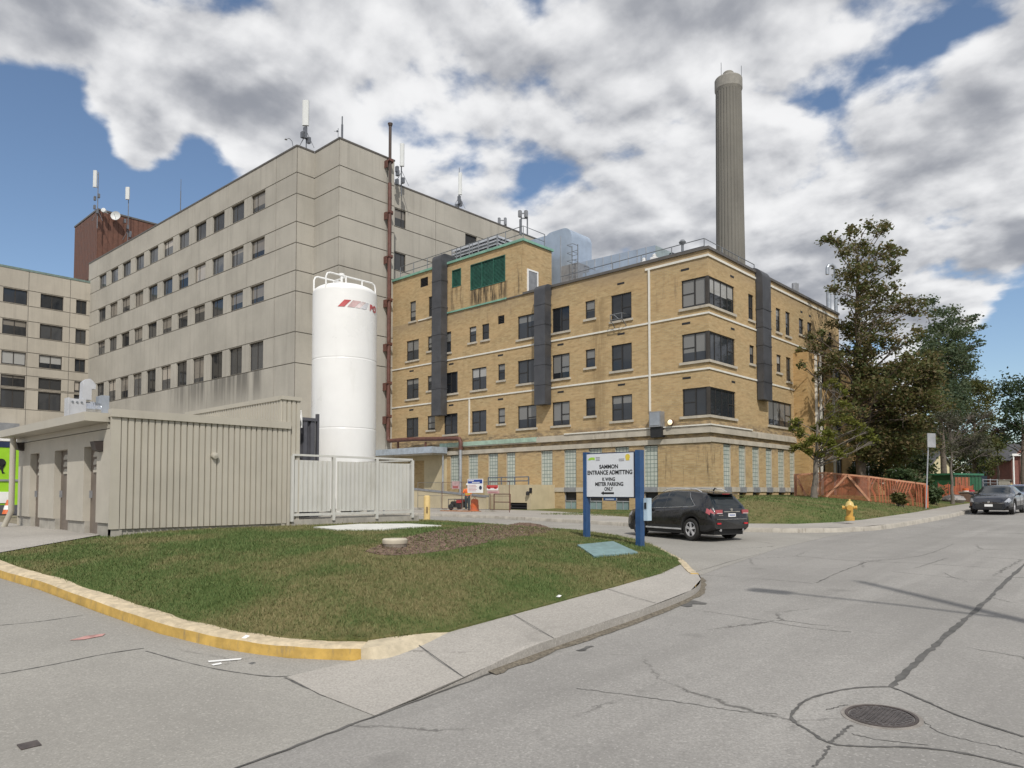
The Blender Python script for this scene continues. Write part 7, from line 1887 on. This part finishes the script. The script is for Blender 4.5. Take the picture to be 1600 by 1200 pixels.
def tree(name, label, base, blobs, trunk_top, r0, leafm, bark, seed, n_per=60, size=.2, depthj=1.6, D=None, lean=(0, 0), group=None, flat=.75, fork=.45, cat='tree', sparse=1., twigs=0, up=.35):
    """blobs: (px, py, r_px) outline of the crown sighted at distance D; each foliage clump is set at its own distance round the trunk"""
    rng = random.Random(seed); root = thing(name, label, cat, base, group=group); k = D/FPX
    ztop = trunk_top; base = Vector(base)
    tr = MB(); top = Vector((base.x+lean[0], base.y+lean[1], ztop)); N = 9; tp = []
    for i in range(N+1):
        t = i/N; tp.append(base+(top-base)*t+Vector((rng.gauss(0, .06), rng.gauss(0, .06), 0))*(r0*3)*(0 < i)-ZV*(.2*(i == 0)))
    tr.tube(tp, [r0*(1.35 if i == 0 else 1.05-.85*i/N) for i in range(N+1)], 10, cap=False)
    tr.build('trunk', bark, root, smooth=60)
    br = MB(); lf = MB()
    for px, py, r in blobs:
        rr = r*k; d = D+rng.gauss(0, 1)*depthj
        c = dep(px, py, d)
        h = max(.1, min(.97, (c.z-base.z-.9*abs((c-top).to_2d().length)*.55)/(ztop-base.z))); h = max(h, fork*rng.uniform(.75, 1.1)); h = min(h, .98)
        i = h*N; i0 = int(i); s = tp[i0]+(tp[min(i0+1, N)]-tp[i0])*(i-i0)
        if (c-s).length > .25:
            pts = limb(br, s, c, max(.018, r0*(1.0-.85*h)*.36), .018, rng)
            for q in range(3+twigs):
                e = c+Vector((rng.gauss(0, 1), rng.gauss(0, 1), rng.gauss(0, .7)))*rr*.75; br.tube([pts[-2], (pts[-2]+e)/2+ZV*rr*.1, e], [.022, .014, .006], 5, cap=False)
        n = int(n_per*(rr**2)/.6*sparse)
        for q in range(3):
            cc = c+Vector((rng.gauss(0, 1), rng.gauss(0, 1), rng.gauss(0, .6)))*rr*.42; f = rng.uniform(.5, .85)
            leaf_cloud(lf, cc, (rr*f*1.25, rr*f*1.25, rr*f*1.25*flat), max(4, n//3), size, rng, up)
    if br.v: br.build('branches', bark, root, smooth=60)
    lf.build('crown', leafm, root)
    return root
Z = lambda L, ox, oy, s: [(ox+a*s, oy+b*s, r*s) for a, b, r in L]
def trees():
    ML = leafmat('locust_leaves', [(.070, .095, .040), (.110, .135, .052), (.18, .125, .065), (.135, .155, .060), (.085, .12, .045)], .42)
    b1 = Z([(290, 188, 32), (340, 180, 40), (400, 195, 50), (455, 110, 38), (480, 140, 45), (560, 110, 45), (640, 130, 45), (690, 85, 42), (700, 105, 30), (400, 275, 55), (470, 245, 55), (540, 215, 40), (570, 265, 45), (640, 280, 55), (700, 225, 40), (740, 250, 45), (790, 270, 32), (700, 300, 40), (450, 370, 65), (540, 370, 60), (620, 380, 60), (720, 370, 45), (740, 405, 32), (400, 420, 40), (480, 440, 60), (320, 510, 30), (350, 520, 30), (430, 500, 50), (560, 490, 55), (640, 500, 55), (720, 500, 42), (760, 500, 25), (440, 590, 45), (600, 560, 55), (700, 575, 50), (560, 640, 45), (640, 640, 60), (720, 640, 60), (800, 600, 45), (860, 590, 40), (920, 600, 38), (800, 660, 45), (880, 660, 50), (640, 730, 65), (720, 760, 60), (560, 760, 60), (460, 730, 50), (380, 740, 45), (320, 745, 35), (270, 790, 35), (430, 810, 55), (520, 850, 65), (620, 840, 65), (700, 840, 50), (200, 820, 35), (110, 930, 32), (150, 920, 35), (220, 910, 50), (300, 880, 45), (140, 1010, 30), (190, 985, 45), (260, 980, 55), (340, 960, 60), (420, 930, 65), (500, 960, 70), (600, 940, 60), (760, 900, 60), (840, 850, 45), (900, 780, 40), (250, 1060, 40), (330, 1040, 45), (420, 1040, 60), (520, 1050, 75), (620, 1060, 70), (860, 960, 70), (800, 1030, 70), (190, 1110, 22), (280, 1110, 30), (560, 1140, 80), (680, 1120, 80), (780, 1120, 80), (880, 1060, 80), (960, 960, 60), (980, 1060, 70), (950, 1150, 80)], 1220, 330, .2375)
    b1 += [(1345, 625, 22), (1375, 640, 25), (1405, 625, 25), (1430, 620, 22), (1400, 655, 24), (1425, 660, 22), (1360, 665, 20), (1385, 685, 22), (1420, 695, 22), (1350, 700, 18), (1400, 715, 20), (1440, 640, 18)]
    rf = random.Random(99)
    for _ in range(46):
        a_, q_ = rf.uniform(0, 2*pi), sqrt(rf.random()); b1.append((1400+78*q_*cos(a_), 640+82*q_*sin(a_), rf.uniform(13, 20)))
    for y_ in range(450, 640, 14): b1.append((1345+rf.uniform(-8, 8), y_, 12))
    base = dep(1346, 765, 52); base.z = lawn2(base.x, base.y)-.1
    tree('tall_tree', 'tallest tree, open brownish green crown rising over the street side of the brick wing', base, b1, dep(1342, 400, 52).z, .33, ML, M_bark, 5, 350, .14, 2.4, 52, fork=.28)
    ML2 = leafmat('grey_green_leaves', [(.055, .085, .052), (.085, .125, .076), (.125, .155, .095), (.095, .12, .052)], .40)
    b2 = Z([(950, 600, 35), (1000, 590, 35), (1020, 660, 45), (1080, 670, 45), (1140, 650, 38), (1120, 720, 50), (1200, 720, 50), (1270, 700, 35), (1320, 765, 25), (1250, 780, 45), (1100, 790, 60), (1180, 820, 55), (1000, 760, 55), (1290, 855, 30), (1320, 880, 20), (1230, 900, 45), (1100, 890, 65), (1010, 860, 55), (1050, 970, 75), (1160, 970, 65), (1230, 1000, 35), (1260, 950, 20), (1080, 1070, 75), (1180, 1070, 75)], 1220, 330, .2375)
    b2 += [(1470, 600, 20), (1500, 610, 18), (1480, 640, 20), (1450, 660, 18), (1500, 650, 16), (1470, 680, 18)]
    rf = random.Random(98)
    for _ in range(40):
        a_, q_ = rf.uniform(0, 2*pi), sqrt(rf.random()); b2.append((1468+52*q_*cos(a_), 600+105*q_*sin(a_), rf.uniform(12, 18)))
    base = dep(1474, 765, 66); base.z = lawn2(base.x, base.y)-.1
    tree('ash_tree', 'tree with drooping grey green crown right of and behind the tallest tree', base, b2, dep(1475, 520, 66).z, .28, ML2, M_bark, 9, 250, .16, 2.6, 66, fork=.35)
    ML3 = leafmat('mixed_green_leaves', [(.035, .050, .016), (.065, .085, .025), (.11, .10, .035), (.055, .075, .025)], .25)
    b3 = Z([(1240, 1140, 50), (1300, 1160, 50), (1340, 1170, 30)], 1220, 330, .2375)+[(1510, 600, 18), (1530, 605, 16), (1540, 625, 14), (1525, 640, 18), (1545, 655, 12), (1500, 630, 18), (1535, 670, 14), (1520, 690, 16), (1550, 690, 12), (1545, 712, 11), (1560, 718, 7), (1500, 690, 14), (1530, 715, 10), (1490, 705, 12), (1540, 690, 14), (1560, 700, 10), (1550, 725, 10), (1530, 735, 10), (1505, 735, 10)]
    base = dep(1524, 762, 78); base.z = G(base.x, base.y)
    tree('maple_tree', 'yellowish green tree behind the thin bare tree near the green site hut', base, b3, dep(1524, 640, 78).z, .3, ML3, M_bark, 12, 320, .16, 2., 78, fork=.3)
    # dark mass behind the fence, lower crowns
    ML4 = leafmat('dark_green_leaves', [(.026, .044, .020), (.044, .068, .028), (.062, .085, .032)], .25)
    b4 = [(1355, 715, 22), (1385, 720, 24), (1415, 720, 22), (1370, 740, 18), (1400, 740, 18), (1330, 735, 16), (1430, 700, 18), (1440, 720, 14), (1310, 690, 14), (1330, 705, 18), (1450, 735, 12), (1345, 680, 18)]
    base = dep(1390, 770, 58); base.z = lawn2(base.x, base.y)
    tree('yew_tree', 'low dark green tree in the shade behind the orange mesh fence', base, b4, dep(1390, 720, 58).z, .25, ML4, M_bark, 15, 480, .13, 1.6, 58, fork=.15)
    # young tree before the fence
    MY = leafmat('yellow_green_leaves', [(.095, .125, .022), (.17, .19, .034), (.21, .20, .05), (.13, .115, .05)], .42)
    b5 = Z([(140, 610, 45), (110, 680, 35), (150, 660, 40), (180, 720, 45), (130, 850, 38), (190, 840, 45), (250, 810, 45), (330, 770, 55), (400, 790, 55), (450, 830, 50), (560, 850, 50), (640, 890, 42), (460, 890, 50), (550, 910, 45), (540, 620, 45), (620, 590, 50), (690, 620, 45), (500, 560, 40), (470, 460, 35), (430, 260, 35), (500, 220, 38), (560, 260, 35), (590, 420, 40), (650, 440, 30), (600, 330, 35), (780, 640, 42), (850, 690, 38), (880, 780, 45), (800, 840, 42), (740, 760, 40), (920, 790, 30), (400, 620, 42), (340, 680, 40), (280, 900, 40), (380, 920, 40), (700, 700, 40), (470, 720, 50)], 1220, 560, .1625)
    base = dep(1272, 776, 39.5); base.z = lawn2(base.x, base.y)-.05
    tree('young_tree', 'small yellow green tree with twisted trunk at the street corner of the brick wing', base, b5, dep(1290, 640, 39.5).z, .16, MY, M_barkg, 21, 2600, .085, .9, 39.5, lean=(.2, .3), fork=.25, twigs=3, sparse=.85)
    # thin half bare tree
    MB_ = leafmat('sparse_grey_leaves', [(.06, .065, .045), (.10, .105, .075), (.13, .12, .08)], .3)
    rng = random.Random(31); b6 = [(1360+.15*rng.uniform(720, 1230), 600+.15*rng.uniform(280, 720), 9*rng.uniform(.7, 1.3)) for _ in range(34)]
    base = dep(1488, 768, 47); base.z = lawn2(base.x, base.y)
    tree('bare_tree', 'thin half bare tree with pale forked stem beside the leaning street sign', base, b6, dep(1492, 690, 47).z, .11, MB_, M_barkg, 33, 520, .08, .9, 47, fork=.4, twigs=10)
    b = MB()
    # tree far up the street at the right edge
    b7 = [(1590, 600, 16), (1575, 612, 14), (1605, 610, 18), (1570, 635, 14), (1590, 640, 18), (1610, 640, 20), (1580, 665, 14), (1600, 670, 18), (1565, 655, 8), (1615, 680, 20), (1625, 620, 20), (1560, 690, 8), (1575, 688, 10)]
    base = dep(1600, 755, 88); base.z = G(base.x, base.y)
    MD = leafmat('far_green_leaves', [(.020, .038, .022), (.035, .060, .030), (.055, .080, .036)], .2)
    tree('far_tree', 'dark green tree at the right edge beyond the brick house', base, b7, dep(1600, 640, 88).z, .35, MD, M_bark, 41, 150, .22, 1.8, 88, fork=.3)
    MP = leafmat('purple_leaves', [(.030, .014, .018), (.055, .022, .026), (.05, .03, .022)], .2)
    b8 = [(1565, 668, 9), (1552, 672, 8), (1570, 685, 8), (1558, 685, 8), (1548, 688, 7)]
    base = dep(1560, 750, 92); base.z = G(base.x, base.y)
    tree('plum_tree', 'small purple leaved tree before the far dark green tree', base, b8, dep(1560, 690, 92).z, .2, MP, M_bark, 43, 150, .2, 1., 92, fork=.5)
    # background row closing the view along the street
    spec = [(1462, 700, 100, 26), (1500, 690, 108, 30), (1545, 700, 118, 26), (1420, 690, 96, 30), (1588, 715, 150, 14)]
    labs = ('green tree far behind the leaning street sign', 'green tree far behind the thin bare tree', 'green tree far behind the yellowish green tree', 'green tree far behind the tallest tree', 'green tree at the far end of the street')
    for i, (px, py, D, r) in enumerate(spec):
        rg = random.Random(50+i); bl = [(px+rg.gauss(0, r*.55), py+rg.gauss(0, r*.5), r*.5) for _ in range(12)]
        base = dep(px, 755, D); base.z = G(base.x, base.y)
        tree('street_tree', labs[i], base, bl, dep(px, py, D).z, .3, (ML3, MD)[i % 2], M_bark, 60+i, 110, .26, 2.2, D, group='trees far along the street', fork=.35)
def bush(label, px, py, D, rpx, m, seed, hz=.7, base_f=lawn2):
    rng = random.Random(seed); p = dep(px, py, D); g = base_f(p.x, p.y); k = D/FPX
    root = thing('bush', label, 'bush', (p.x, p.y, g), group=None)
    st = MB(); lf = MB(); R_ = rpx*k
    for i in range(12):
        a = rng.uniform(0, 2*pi); q = Vector((p.x+cos(a)*R_*rng.uniform(.1, .8), p.y+sin(a)*R_*rng.uniform(.1, .8), g+(p.z-g)*rng.uniform(.5, 1.3)))
        limb(st, (p.x+rng.gauss(0, .1), p.y+rng.gauss(0, .1), g-.05), q, .03, .008, rng)
        leaf_cloud(lf, q, (R_*.42, R_*.42, R_*.42*hz), 130, .13, rng)
    st.build('stems', M_bark, root); lf.build('foliage', m, root)
trees()
MBu = leafmat('bush_leaves', [(.030, .055, .022), (.055, .085, .035), (.085, .105, .045)], .2)
bush('wide green bush behind the middle of the orange mesh fence', 1410, 748, 46, 26, MBu, 71)
bush('green bush just left of the leaning street sign', 1437, 760, 45, 18, MBu, 72)
bush('round dark bush right of the leaning street sign', 1460, 772, 44, 17, MBu, 73)
bush('low scrubby bush in front of the right end of the orange mesh fence', 1405, 778, 38.5, 9, leafmat('dry_bush', [(.09, .09, .03), (.13, .12, .045)], .2), 74)
bush('dark bush beside the brick planter', 1530, 772, 62, 9, MBu, 75)

# ------------------------------------------------------------------ up the street
def upstreet():
    # green site hut with orange netting in front
    a = dep(1490, 770, 62); b = dep(1534, 770, 64); zt = dep(1510, 740, 62).z; g = G(a.x, a.y)
    Mg = mat('site_green', (.022, .105, .05), .5, var=.15)
    root = thing('site_hut', 'dark green site hut behind orange netting up the street', 'hut', ((a.x+b.x)/2, (a.y+b.y)/2, g))
    u = (b-a).normalized(); u.z = 0; u.normalize(); n = Vector((u.y, -u.x, 0)); L = (b-a).length
    s = MB(); s.obox(a, u, n, 0, L, -2.4, 0, g-.1, zt-.12); s.build('walls', Mg, root)
    s = MB(); s.obox(a, u, n, -.15, L+.15, -2.55, .15, zt-.12, zt+.04); s.build('roof', mat('site_green_roof', (.03, .15, .08), .5), root)
    s = MB(); s.obox(a, u, n, .2, L*.55, .002, .05, g+.25, zt-.3); s.build('shutter', mat('orange_shutter', (.32, .10, .05), .6, var=.3), root)
    s = MB()
    for i in range(8): s.obox(a, u, n, i*L/8+.02, i*L/8+.06, .052, .075, g, zt-.14)
    s.build('ribs', Mg, root)
    # netting fence segments near the hut
    P = [dep(1466, 772, 56), dep(1482, 772, 57), dep(1500, 774, 58), dep(1521, 774, 60)]
    P = [Vector((p.x, p.y, lawn2(p.x, p.y))) for p in P]
    root = thing('orange_netting', 'short sagging orange netting fence before the green site hut', 'fence', P[1])
    Mn = netmat('orange_net_far', (.42, .10, .035), .11, .42)
    for p in P: s = MB(); s.bar(p, p+ZV*1.25, .06); s.build('post', M_rust, root)
    for p, q in zip(P[:-1], P[1:]): s = MB(); m_ = (p+q)/2-ZV*.12; s.add([p+ZV*.1, m_+ZV*.15, q+ZV*.1, q+ZV*1.15, m_+ZV*1.1, p+ZV*1.15], [(0, 1, 4, 5), (1, 2, 3, 4)]); s.build('mesh_net', Mn, root)
    # barrels
    for i, (px, py, h, m, lab) in enumerate(((1509, 770, .9, M_or, 'orange and white traffic barrel left of two by the site hut'), (1518, 769, .8, mat('barrel_red', (.45, .04, .06), .5), 'red traffic barrel right of the orange and white one'))):
        p = dep(px, py, 56); p.z = lawn2(p.x, p.y)+.0; root = thing('traffic_barrel', lab, 'barrel', p, group='traffic barrels by the site hut')
        s = MB(); s.lathe([(.30, 0), (.30, .12), (.26, .13), (.25, h*.5), (.22, h*.52), (.21, h), (.02, h+.02)], p, 16); s.build('body', m, root, smooth=40)
        s = MB(); s.lathe([(.262, h*.3), (.262, h*.45)], p, 16, cap=False); s.lathe([(.222, h*.65), (.222, h*.8)], p, 16, cap=False); s.build('reflective_band', M_white, root)
    # brick planter and boulder on the verge
    a = dep(1504, 783, 53); s = MB(); z = lawn2(a.x, a.y); s.box(a.x-.2, a.x+2.2, a.y, a.y+3.4, z-.2, z+.62); root = thing('brick_planter', 'low dark brick planter wall on the grass verge', 'planter', (a.x+1, a.y+1.5, z)); s.build('wall', mat('dark_brick', (.16, .10, .075), .9, var=.3, scale=8), root)
    s = MB(); s.box(a.x-.25, a.x+2.25, a.y-.05, a.y+3.45, z+.621, z+.70); s.build('coping', mat('planter_coping', (.24, .20, .17), .9, var=.2), root)
    p = dep(1490, 778, 50); z = lawn2(p.x, p.y); s = MB(); rg = random.Random(3); s.lathe([(.55*rg.uniform(.9, 1.1), z-.1), (.75, z+.15), (.6, z+.38), (.3, z+.5), (.02, z+.53)], (p.x, p.y, 0), 9); single(s, 'boulder', mat('boulder_grey', (.30, .28, .27), .9, var=.2), 'pale grey boulder at the foot of the thin bare tree', 'boulder', (p.x, p.y, z))
    # dark green screened fence
    P = [dep(1536, 764, 80), dep(1569, 760, 86)]; P = [Vector((p.x, p.y, G(p.x, p.y))) for p in P]
    root = thing('green_screen_fence', 'dark green screened fence beyond the parked sedan', 'fence', P[0]); s = MB(); s.bar(P[0]+ZV*.75, P[1]+ZV*.75, .06, 1.45); s.build('screen', mat('green_screen', (.025, .06, .05), .7), root)
    for t in (0, .33, .66, 1): q = P[0]+(P[1]-P[0])*t; s = MB(); s.tube([q, q+ZV*2.3], .05, 6); s.build('post', M_steel, root)
    s = MB(); s.tube([P[0]+ZV*2.2, P[1]+ZV*2.2], .04, 6); s.tube([P[0]+ZV*1.85, P[1]+ZV*1.85], .03, 6); s.build('top_rail', M_steel, root)
    # houses
    def house(px0, px1, D, pyb, pye, pyr, wall, roofm, lab, trim=M_white, porch=False):
        a = dep(px0, 760, D); b = dep(px1, 760, D); u = RV.copy(); g = G(a.x, a.y)-.2; n = -FH.copy()
        L = (b-a).length; ze = dep(px0, pye, D).z; zr = dep(px0, pyr, D).z; dp = 5.
        root = thing('house', lab, 'house', ((a.x+b.x)/2, (a.y+b.y)/2, g))
        s = MB(); s.obox(a, u, n, 0, L, -dp, 0, g, ze)
        Pq = lambda q, d, z: (a.x+u.x*q+n.x*d, a.y+u.y*q+n.y*d, z)
        s.add([Pq(0, 0, ze), Pq(L, 0, ze), Pq(L/2, 0, zr-.1), Pq(0, -dp, ze), Pq(L, -dp, ze), Pq(L/2, -dp, zr-.1)], [(0, 1, 2), (3, 5, 4)]); s.build('wall', wall, root)
        s = MB()
        for sd in (0, 1):
            q0 = -.4 if sd == 0 else L+.4; zz = ze-.25
            s.add([Pq(q0, .4, zz), Pq(L/2, .4, zr), Pq(L/2, -dp-.4, zr), Pq(q0, -dp-.4, zz), Pq(q0, .4, zz-.15), Pq(L/2, .4, zr-.15), Pq(L/2, -dp-.4, zr-.15), Pq(q0, -dp-.4, zz-.15)], [(0, 1, 2, 3), (7, 6, 5, 4), (0, 4, 5, 1), (3, 2, 6, 7), (0, 3, 7, 4)])
        s.build('roof', roofm, root)
        k = max(1, int(L/2.6))
        for fl in range(max(1, int((ze-g)/2.7))):
            for i in range(k):
                q = L*(i+.5)/k; z = g+1.0+fl*2.7
                f = MB(); f.obox(a, u, n, q-.55, q+.55, .0, .06, z, z+1.4); w = f.build('window', trim, root); f = MB(); f.obox(a, u, n, q-.45, q+.45, .061, .07, z+.08, z+1.3); f.build('window_pane', M_glass, w)
        return root, a, u, n, L, g, ze
    Mrb = mat('red_brick', (.20, .085, .07), .85, var=.2); Msh = mat('grey_shingle', (.13, .13, .14), .9, var=.15); Mcr = mat('cream_siding', (.62, .55, .36), .8, var=.06); Mbl = mat('slate_blue_siding', (.10, .14, .20), .7)
    r, a, u, n, L, g, ze = house(1580, 1625, 100, 760, 716, 690, Mrb, Msh, 'red brick house with white porch up the street at the right edge')
    s = MB(); z = dep(1580, 712, 99).z
    for q in (.05, 1.15): s.obox(a, u, n, q, q+.16, .3, .46, g, z)
    s.obox(a, u, n, -.1, 1.5, 0.08, .55, z, z+.3); s.build('porch', M_white, r)
    r, *_ = house(1548, 1574, 110, 760, 722, 700, Mbl, Msh, 'slate blue house left of the red brick house')
    r, *_ = house(1456, 1484, 92, 760, 725, 705, Mcr, Msh, 'cream coloured house glimpsed behind the tree trunks')
    # far worker
    p = dep(1580, 757, 62); p.z = G(p.x, p.y)
    person('distant worker in a yellow green vest standing in the street beyond the parked sedan', p, radians(20), mat('hi_vis_yellow', (.50, .62, .05), .6), mat('dark_trousers', (.03, .03, .04), .8), False)
    p = dep(1570, 757, 70); p.z = G(p.x, p.y); s = MB(); s.box(p.x-.45, p.x+.45, p.y-.3, p.y+.3, p.z, p.z+1.9); root = thing('utility_cabinet', 'grey street cabinet beside the distant worker', 'cabinet', p); s.build('body', M_found, root); s = MB(); s.box(p.x-.5, p.x+.5, p.y-.35, p.y+.35, p.z+1.9, p.z+1.97); s.build('lid', M_found, root)
upstreet()

# wooden pole on the far pavement whose shadow lies across the street
def pole():
    x, y = 4.1, 7.7; z = G(x, y); h = 12.4
    root = thing('utility_pole', 'wooden utility pole with street lamp arm on the pavement across the street', 'pole', (x, y, z)); Mw = mat('pole_wood', (.16, .12, .085), .9, var=.3)
    s = MB(); s.tube([(x, y, z-.3), (x, y, z+h)], [.16, .10], 12); s.build('shaft', Mw, root)
    s = MB()
    s.lathe([(.03, z+h), (.08, z+h+.06), (.06, z+h+.2), (.01, z+h+.22)], (x, y, 0), 8)
    s.build('insulator', M_galvd, root)
    s = MB(); s.tube([(x, y, z+h-4.0), (x-1.2, y-.05, z+h-3.5), (x-3.0, y-.1, z+h-3.2)], [.06, .05, .045], 8); s.build('lamp_arm', M_steel, root)
    s = MB(); s.box(x-3.6, x-2.9, y-.26, y+.06, z+h-3.3, z+h-3.12); s.build('lamp_head', M_galvd, root)
pole()

# ------------------------------------------------------------------ mown grass on the mound and the bank
def blades():
    rng = random.Random(77)
    def gm(name):
        m, t, b, o = newmat(name); g = t.new('ShaderNodeNewGeometry'); r = g.outputs['Random Per Island']; P = g.outputs['Position']
        n = t.noise(P, .45, 6, .62); c1 = t.mix(r, (.064, .112, .032), (.14, .18, .064)); c2 = t.mix(r, (.18, .155, .07), (.27, .23, .12))
        n2 = t.noise(P, 1.7, 5, .65)
        f = t.math('ADD', t.ramp(n, .42, .64, 0, .85), t.ramp(n2, .55, .75, 0, .5), clamp=True)
        t.link(t.mix(t.math('MULTIPLY', f, t.ramp(r, .1, .6, .5, 1.)), c1, c2), b.inputs['Base Color']); b.inputs['Roughness'].default_value = .7; b.inputs['Specular IOR Level'].default_value = .2
        return m
    MG = gm('grass_blades')
    loop = offs(YK, .33)[3:]+[(-7.52, 5.9)]+SWI[1:]+offs(NK, .16)[1:-2]+[(-26.5, 16.6), (-19.5, 16.5), (-19.5, 7), (-20.2, 6.4), (-18.6, 3.75)]
    xs = [q[0] for q in loop]; ys = [q[1] for q in loop]
    def ins(loop, x, y):
        c = False; n = len(loop); j = n-1
        for i in range(n):
            if (loop[i][1] > y) != (loop[j][1] > y) and x < (loop[j][0]-loop[i][0])*(y-loop[i][1])/(loop[j][1]-loop[i][1])+loop[i][0]: c = not c
            j = i
        return c
    mul = [(p.v.co.x, 0) for p in []]
    V = []; F = []
    # cached heights on a fine grid
    st = .25; gx0, gy0 = min(xs)-1, min(ys)-1; nx = int((max(xs)-gx0+2)/st); ny = int((max(ys)-gy0+2)/st)
    hg = [[lawn(gx0+i*st, gy0+j*st) for j in range(ny+1)] for i in range(nx+1)]
    bare = []
    mo = bpy.data.objects.get('mulch_bed'); mp = [(v.co.x+mo.location.x, v.co.y+mo.location.y) for v in mo.data.vertices]
    mset = set((round(a/.3), round(b/.3)) for a, b in mp)
    cov = bpy.data.objects.get('utility_cover'); cp_ = [(v.co.x+cov.location.x, v.co.y+cov.location.y) for v in cov.data.vertices][:4]
    sl = bpy.data.objects.get('white_slab'); sp_ = [(v.co.x+sl.location.x, v.co.y+sl.location.y) for v in sl.data.vertices][:7]
    cnt = 0; tries = 0
    while cnt < 150000 and tries < 900000:
        tries += 1
        x = rng.uniform(min(xs), max(xs)); y = rng.uniform(min(ys), max(ys))
        d = sqrt(x*x+y*y)
        if rng.random() > min(1, (11./d)**1.3): continue
        if not ins(loop, x, y): continue
        if (round(x/.3), round(y/.3)) in mset and rng.random() < .80: continue
        if ins(cp_, x, y) or ins(sp_, x, y): continue
        i = (x-gx0)/st; j = (y-gy0)/st; a, b = int(i), int(j); fi, fj = i-a, j-b
        z = hg[a][b]*(1-fi)*(1-fj)+hg[a+1][b]*fi*(1-fj)+hg[a][b+1]*(1-fi)*fj+hg[a+1][b+1]*fi*fj
        h = rng.uniform(.018, .06)*(1.6 if rng.random() < .08 else 1); w = rng.uniform(.004, .009)*max(1, d/12); an = rng.uniform(0, 2*pi); lx, ly = rng.gauss(0, .022), rng.gauss(0, .022); k = len(V)
        V += [(x-w*cos(an), y-w*sin(an), z-.004), (x+w*cos(an), y+w*sin(an), z-.004), (x+lx, y+ly, z+h)]; F.append((k, k+1, k+2)); cnt += 1
    s = MB(); s.v = V; s.f = F; s.m = [0]*len(F)
    me = bpy.data.meshes.new('grass'); me.from_pydata(V, [], F); me.materials.append(MG); o = bpy.data.objects.new('grass', me); COL.objects.link(o); o['kind'] = 'stuff'
    # longer tufts left along the edges by the mower
    s = None; V = list(V); F = list(F)
    E_ = crv(offs(YK, .35)[4:], 20)+crv(SWI[1:], 30)+crv(offs(NK, .18)[1:6], 20)
    for x0, y0 in E_:
        for _ in range(rng.choice((2, 5, 10, 22))):
            x = x0+rng.gauss(0, .035); y = y0+rng.gauss(0, .035); z = lawn(x, y); h = rng.uniform(.03, .085); w = rng.uniform(.003, .006); an = rng.uniform(0, 2*pi); k = len(V)
            V += [(x-w*cos(an), y-w*sin(an), z-.02), (x+w*cos(an), y+w*sin(an), z-.02), (x+rng.gauss(0, .04), y+rng.gauss(0, .04), z+h)]; F.append((k, k+1, k+2))
    me2 = bpy.data.meshes.new('grass'); me2.from_pydata(V, [], F); me2.materials.append(MG); o.data = me2
    # bank up the street
    V = []; F = []; cnt = 0
    loop = FL[4:12]+[(-20.6, 50), (-20.6, 39), (-27, 39), (-27, 31)]
    while cnt < 26000:
        x = rng.uniform(-27, -9.6); y = rng.uniform(27, 50)
        if not ins(loop, x, y): continue
        z = lawn2(x, y); h = rng.uniform(.03, .08); w = rng.uniform(.012, .022); an = rng.uniform(0, 2*pi); k = len(V)
        V += [(x-w*cos(an), y-w*sin(an), z-.01), (x+w*cos(an), y+w*sin(an), z-.01), (x+rng.gauss(0, .03), y+rng.gauss(0, .03), z+h)]; F.append((k, k+1, k+2)); cnt += 1
    me = bpy.data.meshes.new('grass'); me.from_pydata(V, [], F); me.materials.append(MG); o = bpy.data.objects.new('grass', me); COL.objects.link(o); o['kind'] = 'stuff'
blades()
